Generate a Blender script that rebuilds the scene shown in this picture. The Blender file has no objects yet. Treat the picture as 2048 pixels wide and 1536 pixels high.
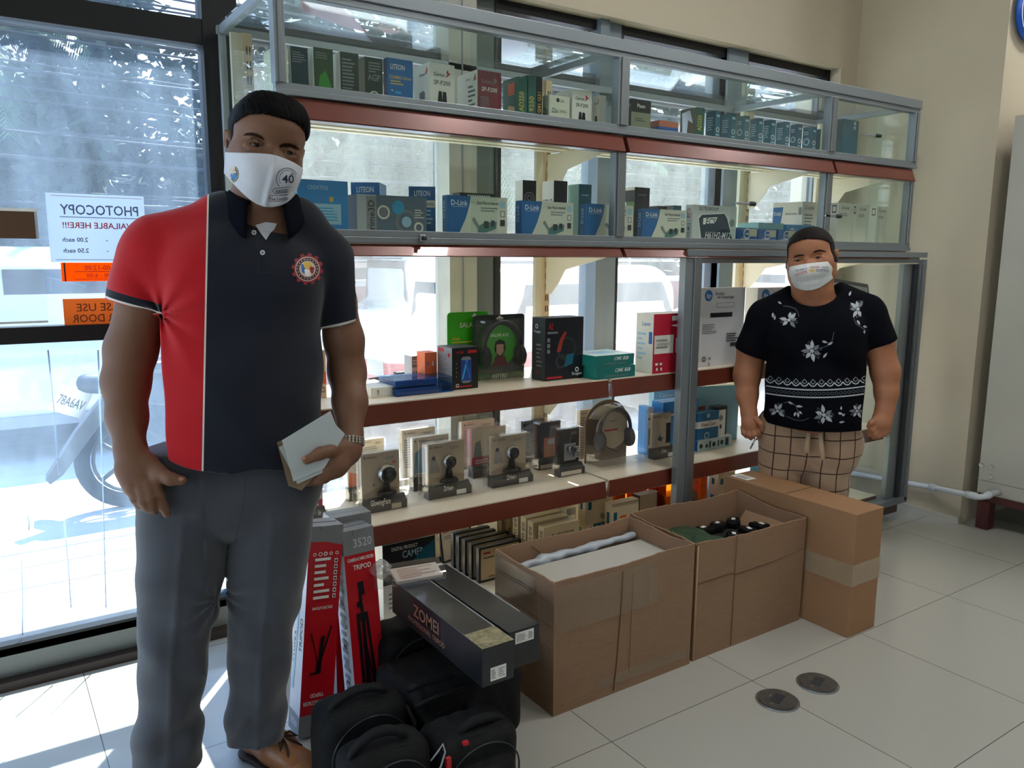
import bpy, bmesh, math, random
import numpy as np
from mathutils import Vector, Matrix, noise
from mathutils.bvhtree import BVHTree
random.seed(7)
S = bpy.context.scene
COL = S.collection
# ---------------------------------------------------------------- camera
W, H = 2048, 1536
FPX = 1597.6445
CAMZ = 1.36
MC = np.array([[0.82972565, -0.08359434, 0.5518762], [-0.55813741, -0.13517305, 0.81866408], [0.0061631, -0.98728934, -0.15881367]])
cam = bpy.data.cameras.new('camera'); cam.sensor_width = 36; cam.lens = 36 * FPX / W; cam.clip_end = 300; cam.clip_start = .05
co = bpy.data.objects.new('camera', cam); COL.objects.link(co)
R3 = Matrix(((MC[0, 0], -MC[0, 1], -MC[0, 2]), (MC[1, 0], -MC[1, 1], -MC[1, 2]), (MC[2, 0], -MC[2, 1], -MC[2, 2])))
co.matrix_world = Matrix.Translation((0, 0, CAMZ)) @ R3.to_4x4()
S.camera = co
# ---------------------------------------------------------------- world, sun, exposure
S.view_settings.view_transform = 'Standard'; S.view_settings.look = 'None'
S.view_settings.gamma = 1; S.view_settings.use_curve_mapping = False
S.view_settings.exposure = 0.86
S.cycles.max_bounces = 9; S.cycles.diffuse_bounces = 4; S.cycles.glossy_bounces = 3
S.cycles.transmission_bounces = 6; S.cycles.transparent_max_bounces = 28
S.cycles.sample_clamp_indirect = 6; S.cycles.caustics_reflective = False; S.cycles.caustics_refractive = False
wd = bpy.data.worlds.new('sky'); S.world = wd; wd.use_nodes = True
nt = wd.node_tree; nt.nodes.clear()
bg = nt.nodes.new('ShaderNodeBackground'); wo = nt.nodes.new('ShaderNodeOutputWorld')
tc = nt.nodes.new('ShaderNodeTexCoord'); sp = nt.nodes.new('ShaderNodeSeparateXYZ'); cr = nt.nodes.new('ShaderNodeValToRGB')
nt.links.new(tc.outputs['Generated'], sp.inputs[0]); nt.links.new(sp.outputs[2], cr.inputs[0])
cr.color_ramp.elements[0].position = 0.0; cr.color_ramp.elements[0].color = (.90, .95, 1, 1)
cr.color_ramp.elements[1].position = .7; cr.color_ramp.elements[1].color = (.32, .55, 1, 1)
nt.links.new(cr.outputs[0], bg.inputs[0]); bg.inputs[1].default_value = 2.5
nt.links.new(bg.outputs[0], wo.inputs[0])
sun = bpy.data.lights.new('sun', 'SUN'); sun.energy = 16.0; sun.angle = math.radians(.55); sun.color = (1, .95, .87)
so = bpy.data.objects.new('sun', sun); COL.objects.link(so)
_el = math.radians(59); _h = Vector((.605, .796, 0)).normalized()
so.rotation_euler = Vector((_h.x * math.cos(_el), _h.y * math.cos(_el), math.sin(_el))).to_track_quat('Z', 'Y').to_euler()
so.location = (4, 8, 9)
# ---------------------------------------------------------------- measuring helpers (photo direction -> place on a real plane)
def ray(px, py): return MC @ np.array([px - 1024, py - 768, FPX])
C0 = np.array([0, 0, CAMZ])
def onz(px, py, z): r = ray(px, py); return r * ((z - CAMZ) / r[2]) + C0
def ony(px, py, y): r = ray(px, py); return r * (y / r[1]) + C0
def onx(px, py, x): r = ray(px, py); return r * (x / r[0]) + C0
def pr(p):
    v = MC.T @ (np.array(p, float) - C0); return 1024 + FPX * v[0] / v[2], 768 + FPX * v[1] / v[2]
# ---------------------------------------------------------------- materials
def lin(c):
    if isinstance(c, str): c = [int(c[i:i + 2], 16) / 255 for i in (0, 2, 4)]
    return tuple(((x + .055) / 1.055) ** 2.4 if x > .04045 else x / 12.92 for x in c) + (1,)
MATS = {}
def mat(name, col, rough=.55, metal=0, spec=.5, bump=0, bscale=200, var=0, vscale=8, emit=0, sheen=0, trans=0, coat=0, stretch=None):
    if name in MATS: return MATS[name]
    m = bpy.data.materials.new(name); m.use_nodes = True; n = m.node_tree; b = n.nodes['Principled BSDF']
    b.inputs['Base Color'].default_value = lin(col); b.inputs['Roughness'].default_value = rough; b.inputs['Metallic'].default_value = metal
    b.inputs['Specular IOR Level'].default_value = spec; b.inputs['Coat Weight'].default_value = coat; b.inputs['Sheen Weight'].default_value = sheen
    if emit: b.inputs['Emission Color'].default_value = lin(col); b.inputs['Emission Strength'].default_value = emit
    if bump or var:
        t = n.nodes.new('ShaderNodeTexCoord'); mp = n.nodes.new('ShaderNodeMapping'); n.links.new(t.outputs['Object'], mp.inputs[0])
        if stretch: mp.inputs['Scale'].default_value = stretch
    if var:
        nz = n.nodes.new('ShaderNodeTexNoise'); nz.inputs['Scale'].default_value = vscale; nz.inputs['Detail'].default_value = 5
        n.links.new(mp.outputs[0], nz.inputs[0]); r = n.nodes.new('ShaderNodeValToRGB'); n.links.new(nz.outputs[0], r.inputs[0])
        c = lin(col); r.color_ramp.elements[0].position = .3; r.color_ramp.elements[1].position = .7
        r.color_ramp.elements[0].color = tuple(x * (1 - var) for x in c[:3]) + (1,); r.color_ramp.elements[1].color = tuple(min(1, x * (1 + var)) for x in c[:3]) + (1,)
        n.links.new(r.outputs[0], b.inputs['Base Color'])
    if bump:
        nz = n.nodes.new('ShaderNodeTexNoise'); nz.inputs['Scale'].default_value = bscale; nz.inputs['Detail'].default_value = 4
        n.links.new(mp.outputs[0], nz.inputs[0]); bp = n.nodes.new('ShaderNodeBump'); bp.inputs['Strength'].default_value = bump; bp.inputs['Distance'].default_value = .01
        n.links.new(nz.outputs[0], bp.inputs['Height']); n.links.new(bp.outputs[0], b.inputs['Normal'])
    MATS[name] = m; return m
def glassmat(name, tint=(.93, .97, .96), refl=.9, haze=0., hazecol=(.8, .85, .9), hscale=3, rough=0., base=.04):
    if name in MATS: return MATS[name]
    m = bpy.data.materials.new(name); m.use_nodes = True; n = m.node_tree; n.nodes.clear()
    o = n.nodes.new('ShaderNodeOutputMaterial'); tr = n.nodes.new('ShaderNodeBsdfTransparent'); tr.inputs[0].default_value = (*tint, 1)
    gl = n.nodes.new('ShaderNodeBsdfGlossy'); gl.inputs['Roughness'].default_value = rough; gl.inputs[0].default_value = (refl, refl, refl, 1)
    fr = n.nodes.new('ShaderNodeLayerWeight'); fr.inputs[0].default_value = .35
    mr = n.nodes.new('ShaderNodeMapRange'); mr.inputs[3].default_value = base; mr.inputs[4].default_value = .75
    pw = n.nodes.new('ShaderNodeMath'); pw.operation = 'POWER'; pw.inputs[1].default_value = 3
    n.links.new(fr.outputs['Facing'], pw.inputs[0]); n.links.new(pw.outputs[0], mr.inputs[0])
    mx = n.nodes.new('ShaderNodeMixShader'); n.links.new(mr.outputs[0], mx.inputs[0]); n.links.new(tr.outputs[0], mx.inputs[1]); n.links.new(gl.outputs[0], mx.inputs[2])
    last = mx
    if haze:
        df = n.nodes.new('ShaderNodeBsdfDiffuse'); df.inputs[0].default_value = (*hazecol, 1); tl = n.nodes.new('ShaderNodeBsdfTranslucent'); tl.inputs[0].default_value = (*hazecol, 1)
        m2 = n.nodes.new('ShaderNodeMixShader'); m2.inputs[0].default_value = .6; n.links.new(df.outputs[0], m2.inputs[1]); n.links.new(tl.outputs[0], m2.inputs[2])
        t = n.nodes.new('ShaderNodeTexCoord'); mp = n.nodes.new('ShaderNodeMapping'); mp.inputs['Scale'].default_value = (1.6, 1, .5); n.links.new(t.outputs['Object'], mp.inputs[0])
        nz = n.nodes.new('ShaderNodeTexNoise'); nz.inputs['Scale'].default_value = hscale; nz.inputs['Detail'].default_value = 8; nz.inputs['Roughness'].default_value = .65; n.links.new(mp.outputs[0], nz.inputs[0])
        r = n.nodes.new('ShaderNodeMapRange'); r.inputs[1].default_value = .35; r.inputs[2].default_value = .7; r.inputs[3].default_value = haze * .6; r.inputs[4].default_value = haze * 1.7; n.links.new(nz.outputs[0], r.inputs[0])
        m3 = n.nodes.new('ShaderNodeMixShader'); n.links.new(r.outputs[0], m3.inputs[0]); n.links.new(mx.outputs[0], m3.inputs[1]); n.links.new(m2.outputs[0], m3.inputs[2]); last = m3
    n.links.new(last.outputs[0], o.inputs[0]); MATS[name] = m; return m
# ---------------------------------------------------------------- mesh builder
TXT = {}
def text2d(s):
    """flat glyph mesh of a string, height of a capital = 1, centred on x"""
    if s in TXT: return TXT[s]
    c = bpy.data.curves.new('t', 'FONT'); c.body = s; c.size = 1.0; c.resolution_u = 2; c.offset = .012
    o = bpy.data.objects.new('t', c); COL.objects.link(o); dg = bpy.context.evaluated_depsgraph_get(); dg.update()
    me = bpy.data.meshes.new_from_object(o.evaluated_get(dg)); vs = [(v.co.x, v.co.y) for v in me.vertices]; fs = [tuple(p.vertices) for p in me.polygons]
    bpy.data.objects.remove(o); bpy.data.curves.remove(c); bpy.data.meshes.remove(me)
    if vs:
        x0 = min(v[0] for v in vs); x1 = max(v[0] for v in vs); vs = [((v[0] - (x0 + x1) / 2) / .73, v[1] / .73) for v in vs]; w = (x1 - x0) / .73
    else: w = 0
    TXT[s] = (vs, fs, w); return TXT[s]
class MB:
    def __init__(s): s.v = []; s.f = []; s.m = []; s.mats = []; s.sm = []
    def mi(s, m):
        if m not in s.mats: s.mats.append(m)
        return s.mats.index(m)
    def add(s, vs, fs, m, T=None, smooth=False):
        b = len(s.v); i = s.mi(m)
        s.v += [tuple(T @ Vector(p)) for p in vs] if T is not None else [tuple(p) for p in vs]
        for f in fs: s.f.append(tuple(b + k for k in f)); s.m.append(i); s.sm.append(smooth)
        return s
    def box(s, a, b, m, T=None, ms=None, bev=0):
        (x0, y0, z0), (x1, y1, z1) = a, b
        if bev:
            bm = bmesh.new(); bmesh.ops.create_cube(bm, size=1)
            for v in bm.verts: v.co = Vector(((x0 + x1) / 2 + v.co.x * (x1 - x0), (y0 + y1) / 2 + v.co.y * (y1 - y0), (z0 + z1) / 2 + v.co.z * (z1 - z0)))
            bmesh.ops.bevel(bm, geom=bm.edges[:], offset=bev, segments=2, profile=.5, affect='EDGES')
            s.add([v.co[:] for v in bm.verts], [[v.index for v in f.verts] for f in bm.faces], m, T); bm.free(); return s
        vs = [(x0, y0, z0), (x1, y0, z0), (x1, y1, z0), (x0, y1, z0), (x0, y0, z1), (x1, y0, z1), (x1, y1, z1), (x0, y1, z1)]
        fs = [(0, 1, 5, 4), (1, 2, 6, 5), (2, 3, 7, 6), (3, 0, 4, 7), (4, 5, 6, 7), (3, 2, 1, 0)]  # front right back left top bottom
        if ms:
            b0 = len(s.v); s.v += [tuple(T @ Vector(p)) for p in vs] if T is not None else vs
            for f, mm in zip(fs, ms): s.f.append(tuple(b0 + k for k in f)); s.m.append(s.mi(mm)); s.sm.append(False)
        else: s.add(vs, fs, m, T)
        return s
    def prism(s, pts, d0, d1, m, T=None, axis='y', smooth=False):
        n = len(pts)
        f = {'y': lambda p, d: (p[0], d, p[1]), 'x': lambda p, d: (d, p[0], p[1]), 'z': lambda p, d: (p[0], p[1], d)}[axis]
        vs = [f(p, d0) for p in pts] + [f(p, d1) for p in pts]
        fs = [tuple(range(n)), tuple(range(2 * n - 1, n - 1, -1))] + [(i, i + n, (i + 1) % n + n, (i + 1) % n) for i in range(n)]
        return s.add(vs, fs, m, T, smooth)
    def tube(s, pts, r, m, n=8, T=None, closed=False, cap=True):
        pts = [Vector(p) for p in pts]; N = len(pts); rs = r if isinstance(r, (list, tuple)) else [r] * N
        vs = []; up = Vector((0, 0, 1)); prev = None
        for i, p in enumerate(pts):
            t = (pts[(i + 1) % N] - pts[i - 1]) if closed else (pts[min(i + 1, N - 1)] - pts[max(i - 1, 0)])
            t = t.normalized() if t.length > 1e-9 else Vector((0, 0, 1))
            u = prev - t * prev.dot(t) if prev else (up if abs(t.z) < .95 else Vector((1, 0, 0))).cross(t)
            if u.length < 1e-6: u = Vector((1, 0, 0)).cross(t)
            u.normalize(); prev = u; w = t.cross(u)
            for k in range(n):
                a = 2 * math.pi * k / n; vs.append(p + (u * math.cos(a) + w * math.sin(a)) * rs[i])
        fs = []
        for i in range(N if closed else N - 1):
            j = (i + 1) % N
            for k in range(n): fs.append((i * n + k, i * n + (k + 1) % n, j * n + (k + 1) % n, j * n + k))
        if cap and not closed: fs += [tuple(range(n - 1, -1, -1)), tuple((N - 1) * n + k for k in range(n))]
        return s.add(vs, fs, m, T, True)
    def lathe(s, prof, m, c=(0, 0, 0), n=24, T=None, axis='z', sc=(1, 1)):
        vs = []; k = len(prof)
        for i in range(n):
            a = 2 * math.pi * i / n
            for r, h in prof:
                q = (r * math.cos(a) * sc[0], r * math.sin(a) * sc[1], h)
                if axis == 'y': q = (q[0], q[2], q[1])
                if axis == 'x': q = (q[2], q[0], q[1])
                vs.append((c[0] + q[0], c[1] + q[1], c[2] + q[2]))
        fs = [(i * k + j, ((i + 1) % n) * k + j, ((i + 1) % n) * k + j + 1, i * k + j + 1) for i in range(n) for j in range(k - 1)]
        return s.add(vs, fs, m, T, True)
    def ball(s, c, r, m, T=None, n=16):
        r = r if isinstance(r, tuple) else (r, r, r); k = n // 2
        vs = []; fs = []
        for i in range(k + 1):
            a = math.pi * i / k
            for j in range(n):
                b = 2 * math.pi * j / n; vs.append((c[0] + r[0] * math.sin(a) * math.cos(b), c[1] + r[1] * math.sin(a) * math.sin(b), c[2] + r[2] * math.cos(a)))
        for i in range(k):
            for j in range(n): fs.append((i * n + j, i * n + (j + 1) % n, (i + 1) * n + (j + 1) % n, (i + 1) * n + j))
        return s.add(vs, fs, m, T, True)
    def text(s, t, size, m, T, mirror=False, fit=None, italic=0):
        vs, fs, w = text2d(t); k = size; kx = size * (-1 if mirror else 1)
        if fit and w * size > fit: kx *= fit / (w * size)
        return s.add([((x + italic * y) * kx, 0, y * k) for x, y in vs], fs, m, T)
    def build(s, name, parent=None, mod=None):
        me = bpy.data.meshes.new(name); me.from_pydata(s.v, [], s.f); me.validate()
        for m in s.mats: me.materials.append(m)
        if len(me.polygons) == len(s.m):
            me.polygons.foreach_set('material_index', s.m); me.polygons.foreach_set('use_smooth', s.sm)
        me.update(); o = bpy.data.objects.new(name, me); COL.objects.link(o)
        if parent: o.parent = parent
        return o
def tag(o, label=None, cat=None, group=None, kind=None):
    if label: o['label'] = label
    if cat: o['category'] = cat
    if group: o['group'] = group
    if kind: o['kind'] = kind
    return o
def empty(name, loc=(0, 0, 0), rz=0, label=None, cat=None, group=None):
    o = bpy.data.objects.new(name, None); o.empty_display_size = .05; COL.objects.link(o); o.location = loc; o.rotation_euler = (0, 0, rz)
    return tag(o, label, cat, group)
TR = lambda x, y, z, rz=0: Matrix.Translation((x, y, z)) @ Matrix.Rotation(rz, 4, 'Z')
# ---------------------------------------------------------------- shared materials
M_ALU = mat('brushed_aluminium', '8b9398', .42, .6, bump=.05, bscale=60, stretch=(1, 1, 20))
M_ALUS = mat('aluminium_dark_side', '8b9093', .4, .8)
M_LIP = mat('red_brown_lip', '6a3023', .3, .15, coat=.25, var=.12, vscale=5)
M_CREAM = mat('cream_enamel', 'e3dcc6', .4)
M_DECK = mat('shelf_deck', 'e6dac4', .28, var=.03)
M_STEEL = mat('dark_window_steel', '17191d', .45, .3)
M_WALL = mat('cream_wall_paint', 'beb49f', .75, bump=.12, bscale=35, var=.05, vscale=1.6)
M_WALLG = mat('grey_wall_paint', 'b9b7ae', .75, var=.04, vscale=2)
M_CEIL = mat('ceiling_white', 'e4e2da', .8)
M_GLASS = glassmat('window_glass', tint=(.86, .93, .97), haze=.085, hazecol=(.5, .68, .92), base=.05)
M_GLASSR = glassmat('window_glass_glare', tint=(.92, .95, .95), haze=.09, hazecol=(.88, .92, .95), base=.04)  # whiter haze on top of the dirt imitates glare from outside
M_CGLASS = glassmat('cabinet_glass', tint=(.95, .985, .97), haze=.005, base=.03)
M_PLAST = glassmat('clear_plastic', tint=(.97, .97, .97), haze=.015, hazecol=(.95, .95, .95), rough=.06, base=.06)
M_BLK = mat('black_plastic', '101114', .35); M_WHT = mat('white_print', 'e6e6e2', .5); M_GRY = mat('grey_print', '7d8084', .5)
M_RED = mat('red_print', 'b3121f', .45); M_BLU = mat('blue_print', '1463a8', .45); M_TEAL = mat('teal_print', '0f7f8a', .45)
M_DGRY = mat('dark_grey_print', '2b2e33', .5); M_CYAN = mat('cyan_print', '2e9fd0', .45); M_GRN = mat('green_print', '2f8a22', .45)
M_BEI = mat('beige_card', 'c9b08a', .55); M_YEL = mat('yellow_print', 'd8b23a', .5); M_ORG = mat('orange_print', 'd9652a', .45)
M_SIL = mat('silver_metal', 'b8bcc0', .25, .9)
# ---------------------------------------------------------------- room shell
def struct(o): o['kind'] = 'structure'; return o
fm = bpy.data.materials.new('floor_tiles'); fm.use_nodes = True; n = fm.node_tree; b = n.nodes['Principled BSDF']
tcn = n.nodes.new('ShaderNodeTexCoord'); mp = n.nodes.new('ShaderNodeMapping'); n.links.new(tcn.outputs['Object'], mp.inputs[0])
mp.inputs['Location'].default_value = (-.2, -.36, 0)
br = n.nodes.new('ShaderNodeTexBrick'); br.offset = 0; br.inputs['Scale'].default_value = 1; br.inputs['Brick Width'].default_value = .6; br.inputs['Row Height'].default_value = .6
br.inputs['Mortar Size'].default_value = .0013; br.inputs['Mortar Smooth'].default_value = .1
br.inputs['Color1'].default_value = lin('b2b0a8'); br.inputs['Color2'].default_value = lin('adaba3'); br.inputs['Mortar'].default_value = lin('4f4d47')
n.links.new(mp.outputs[0], br.inputs[0])
nz = n.nodes.new('ShaderNodeTexNoise'); nz.inputs['Scale'].default_value = 3; nz.inputs['Detail'].default_value = 6
mxx = n.nodes.new('ShaderNodeMixRGB'); mxx.blend_type = 'MULTIPLY'; mxx.inputs[0].default_value = .12; n.links.new(br.outputs[0], mxx.inputs[1]); n.links.new(nz.outputs[0], mxx.inputs[2])
n.links.new(mxx.outputs[0], b.inputs['Base Color']); b.inputs['Roughness'].default_value = .13; b.inputs['Specular IOR Level'].default_value = .55
struct(MB().box((-4, -5, -.1), (6.2, 2.98, 0), fm).build('floor'))
struct(MB().box((-4, -5, 3.3), (6.2, 3.05, 3.45), M_CEIL).build('ceiling'))
struct(MB().box((-4, 2.77, 2.37), (4.15, 3.05, 3.3), M_WALL).box((4.0, 2.77, 0), (4.15, 3.05, 2.37), M_WALL).build('wall_window'))
struct(MB().box((4.15, 2.0, 0), (4.45, 3.05, 3.3), M_WALL).build('wall_right'))
struct(MB().box((4.45, 2.0, 0), (6.2, 2.2, 3.3), M_WALLG).build('wall_recess'))
struct(MB().box((6.0, -5, 0), (6.2, 2.0, 3.3), M_WALLG).build('wall_far'))
struct(MB().box((-4, -5.2, 0), (6.2, -5, 3.3), M_WALL).build('wall_back'))
struct(MB().box((-4.2, -5, 0), (-4, -2.6, 3.3), M_WALL).box((-4.2, -2.6, 2.5), (-4, 3.05, 3.3), M_WALL).box((-4.2, 2.8, 0), (-4, 3.05, 2.5), M_WALL).build('wall_left'))
sw = empty('added_window_7', (-4.1, -2.6, 0)); sw['kind'] = 'structure'; TS_ = Matrix.Translation((4.1, 2.6, 0)); sf_ = MB()  # unseen side window, added to bring daylight in from the left
for yy_ in (-2.6, -1.25, .1, 1.45, 2.75): sf_.box((-4.13, yy_, .0), (-4.07, yy_ + .05, 2.5), M_STEEL, TS_)
sf_.box((-4.13, -2.6, 0), (-4.07, 2.8, .1), M_STEEL, TS_).box((-4.13, -2.6, 2.45), (-4.07, 2.8, 2.5), M_STEEL, TS_).build('window_frame', sw)
for yy_ in (-2.55, -1.2, .15, 1.5): MB().box((-4.103, yy_, .1), (-4.097, yy_ + 1.3, 2.45), M_GLASSR, TS_).build('pane', sw)
struct(MB().box((-16, -8, -.3), (-4.2, 2.98, -.06), mat('side_yard', 'aaa69c', .85, var=.1, vscale=2)).build('side_yard'))
# window wall: frames and panes
WY = 2.87
sill = MB().box((-4, WY - .03, 0), (.69, WY + .06, .125), mat('grey_sill', '6a6f6e', .5, .4)).box((-4, WY - .07, 0), (.69, WY - .03, .03), mat('dark_track', '2b211d', .6))
sill.box((.69, WY - .03, 0), (4.0, WY + .06, .1), M_STEEL); struct(sill.build('trim_1'))
def window(nm, x0, x1, bars, fr=.05, y=WY, z0=.1, z1=2.37, mfr=M_STEEL):
    e = empty(nm, (x0, y, 0)); e['kind'] = 'structure'
    f = MB(); T = Matrix.Translation((-x0, -y, 0))
    f.box((x0, y - .035, z0), (x0 + fr, y + .05, z1), mfr, T).box((x1 - fr, y - .035, z0), (x1, y + .05, z1), mfr, T)
    for (a, c) in bars: f.box((x0 + fr, y - .03, a), (x1 - fr, y + .045, c), mfr, T)
    fo = f.build('window_frame', e)
    zs = [z0] + [v for bb in bars for v in bb] + [z1]
    for i in range(0, len(zs), 2):
        if zs[i + 1] - zs[i] > .08:
            MB().box((x0 + fr, y + .004, zs[i]), (x1 - fr, y + .01, zs[i + 1]), M_GLASS if x0 < .7 else M_GLASSR, T).build('pane', e)
    return e
window('window_1', -1.3, .775, [(.1, .135), (1.085, 1.135), (2.03, 2.11), (2.33, 2.37)], fr=.082)
window('window_2', .775, 1.70, [(.1, .14), (2.07, 2.145), (2.33, 2.37)], fr=.03)
window('window_3', 1.82, 2.40, [(.1, .14), (2.07, 2.145), (2.33, 2.37)], fr=.03)
window('window_4', 2.47, 3.2, [(.1, .14), (2.07, 2.145), (2.33, 2.37)], fr=.03)
window('window_5', 3.3, 4.0, [(.1, .14), (2.07, 2.145), (2.33, 2.37)], fr=.03)
window('window_6', -4, -1.3, [(.1, .135), (1.085, 1.135), (2.03, 2.11), (2.33, 2.37)], fr=.08)
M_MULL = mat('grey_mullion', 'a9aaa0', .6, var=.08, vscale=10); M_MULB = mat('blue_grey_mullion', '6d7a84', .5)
struct(MB().box((1.575, WY - .09, .0), (1.70, WY + .03, 2.37), M_MULL).box((1.632, WY - .093, 0), (1.637, WY - .089, 2.37), M_GRY).box((1.70, WY - .03, 0), (1.82, WY + .1, 2.37), mat('mullion_dark_steel', '5b6361', .5)).build('trim_2'))  # light grey mullion with a dark steel strip on its right
struct(MB().box((2.345, WY - .06, 0), (2.395, WY + .06, 2.37), M_MULB).box((2.395, WY - .04, 0), (2.48, WY + .1, 2.37), M_MULB).build('trim_3'))
struct(MB().box((3.17, WY - .05, 0), (3.31, WY + .1, 2.37), M_MULB).build('trim_4'))
# ceiling lamps (two rows of square fixtures, mirrored in the window glass)
M_LAMP = mat('lamp_diffuser', 'f3f2f0', .5, emit=64.0)
k = 0
for rx in (-1.9, .2, 2.3, 4.6):
    for ry in (-3.6, -1.9, -.2, 1.4):
        if rx < 1 and not (rx > 0 and ry < -3) or rx > 1 and ry < -1: continue
        k += 1
        e = empty('ceiling_lamp', (rx, ry, 3.3), 0, 'square white ceiling lamp in a grid above the shop floor', 'ceiling lamp', 'ceiling lamps')
        MB().box((-.13, -.13, -.03), (.13, .13, 0), M_CEIL).build('housing', e)
        MB().box((-.11, -.11, -.036), (.11, .11, -.031), M_LAMP).build('diffuser', e)
# floor outlets
M_OUT = mat('outlet_steel', '55504b', .5, .45, var=.2, vscale=60)
for i, (px, py) in enumerate([(1555, 1402), (1635, 1368)]):
    p = onz(px, py, 0)
    e = empty('floor_outlet', (p[0], p[1], 0), .3, ['round steel floor outlet cover, the one nearer to the camera', 'round steel floor outlet cover, the one nearer to the tall carton'][i], 'floor outlet', 'floor outlet covers')
    ci = lambda r: [(r * math.cos(t), r * math.sin(t)) for t in np.linspace(0, 2 * math.pi, 49)[:-1]]
    MB().prism(ci(.066), 0, .003, M_SIL, axis='z').prism(ci(.063), .003, .005, M_SIL, axis='z').build('rim', e)
    c = MB().prism(ci(.058), .0052, .0085, M_OUT, axis='z')
    c.box((-.03, -.016, .0086), (.03, .016, .0092), M_DGRY); c.box((-.044, .0, .0086), (-.037, .008, .0095), M_SIL); c.box((.037, -.008, .0086), (.046, 0, .0095), M_SIL); c.box((-.006, .022, .0086), (.008, .026, .0095), M_SIL)
    c.build('lid', e)
# white drain pipe along the wall
M_PVC = mat('white_pvc', 'c9ced4', .35)
pe = empty('drain_pipe', (4.1, 2.6, .14), 0, 'white plastic drain pipe running low along the cream wall', 'pipe')
TP = Matrix.Translation((-4.1, -2.6, -.14))
MB().tube([(4.11, 2.72, .13), (4.11, 2.4, .15), (4.105, 2.13, .17), (4.06, 1.92, .19), (4.05, 1.87, .195), (4.06, 1.85, .2), (4.10, 1.84, .21), (4.16, 1.83, .21)], .015, M_PVC, 12, TP).build('pipe', pe)
for (a, c) in [((4.107, 2.145, .169), (4.104, 2.11, .172)), ((4.065, 1.935, .189), (4.055, 1.885, .194)), ((4.075, 1.847, .203), (4.10, 1.842, .208))]:
    MB().tube([a, c], .019, M_PVC, 12, TP).build('coupling', pe)
# baseboard crust
struct(MB().box((4.135, 2.0, 0), (4.15, 2.77, .035), M_WALLG).build('baseboard_right'))
# grey cooling cabinet on a red frame
M_UNIT = mat('unit_enamel', 'b4b2a8', .3, .1, bump=.04, bscale=4); M_UR = mat('dark_red_frame', '4a1f1c', .5)
u = empty('air_conditioning_cabinet', (4.2, 1.93, 0), 0, 'tall grey metal cabinet on a dark red frame at the right edge', 'cabinet')
TU = Matrix.Translation((-4.2, -1.93, 0))
MB().box((4.17, .8, .18), (4.85, 1.94, 2.03), M_UNIT, TU, bev=.006).build('housing', u)
pn = MB().box((4.165, .8, .255), (4.17, 1.935, 2.02), M_UNIT, TU)
pn.build('side_panel', u)
MB().box((4.165, .8, .19), (4.17, 1.935, .25), M_UNIT, TU).build('lower_panel', u)
for (px, py) in [(1963, 930), (1983, 934), (1982, 953)]:
    p = onx(px, py, 4.163); MB().lathe([(0, -.001), (.011, -.001), (.0125, -.003), (.014, 0)], M_UNIT, (p[0], p[1], p[2]), 20, TU, 'x').build('knockout', u)
fr = MB()
for (x, y) in [(4.18, 1.9), (4.18, .85), (4.8, 1.9), (4.8, .85)]: fr.box((x - .01, y - .03, 0), (x + .05, y + .03, .15), M_UR, TU)
fr.box((4.17, .82, .145), (4.85, 1.93, .18), M_UR, TU).build('base_frame', u)
# round blue sign
p = ony(2062, 25, 1.98)
sg = MB().lathe([(0, 0), (.135, 0), (.14, .01), (.13, .02), (0, .02)], mat('sign_blue', '1356b8', .35), (0, -.02, 0), 48, None, 'y')
sg.lathe([(.118, -.0235), (.112, -.0235)], M_WHT, n=48, axis='y')
o = sg.build('round_sign'); o.location = (p[0], 1.99, p[2]); tag(o, 'round blue wall sign high at the top right corner', 'sign')
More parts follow.
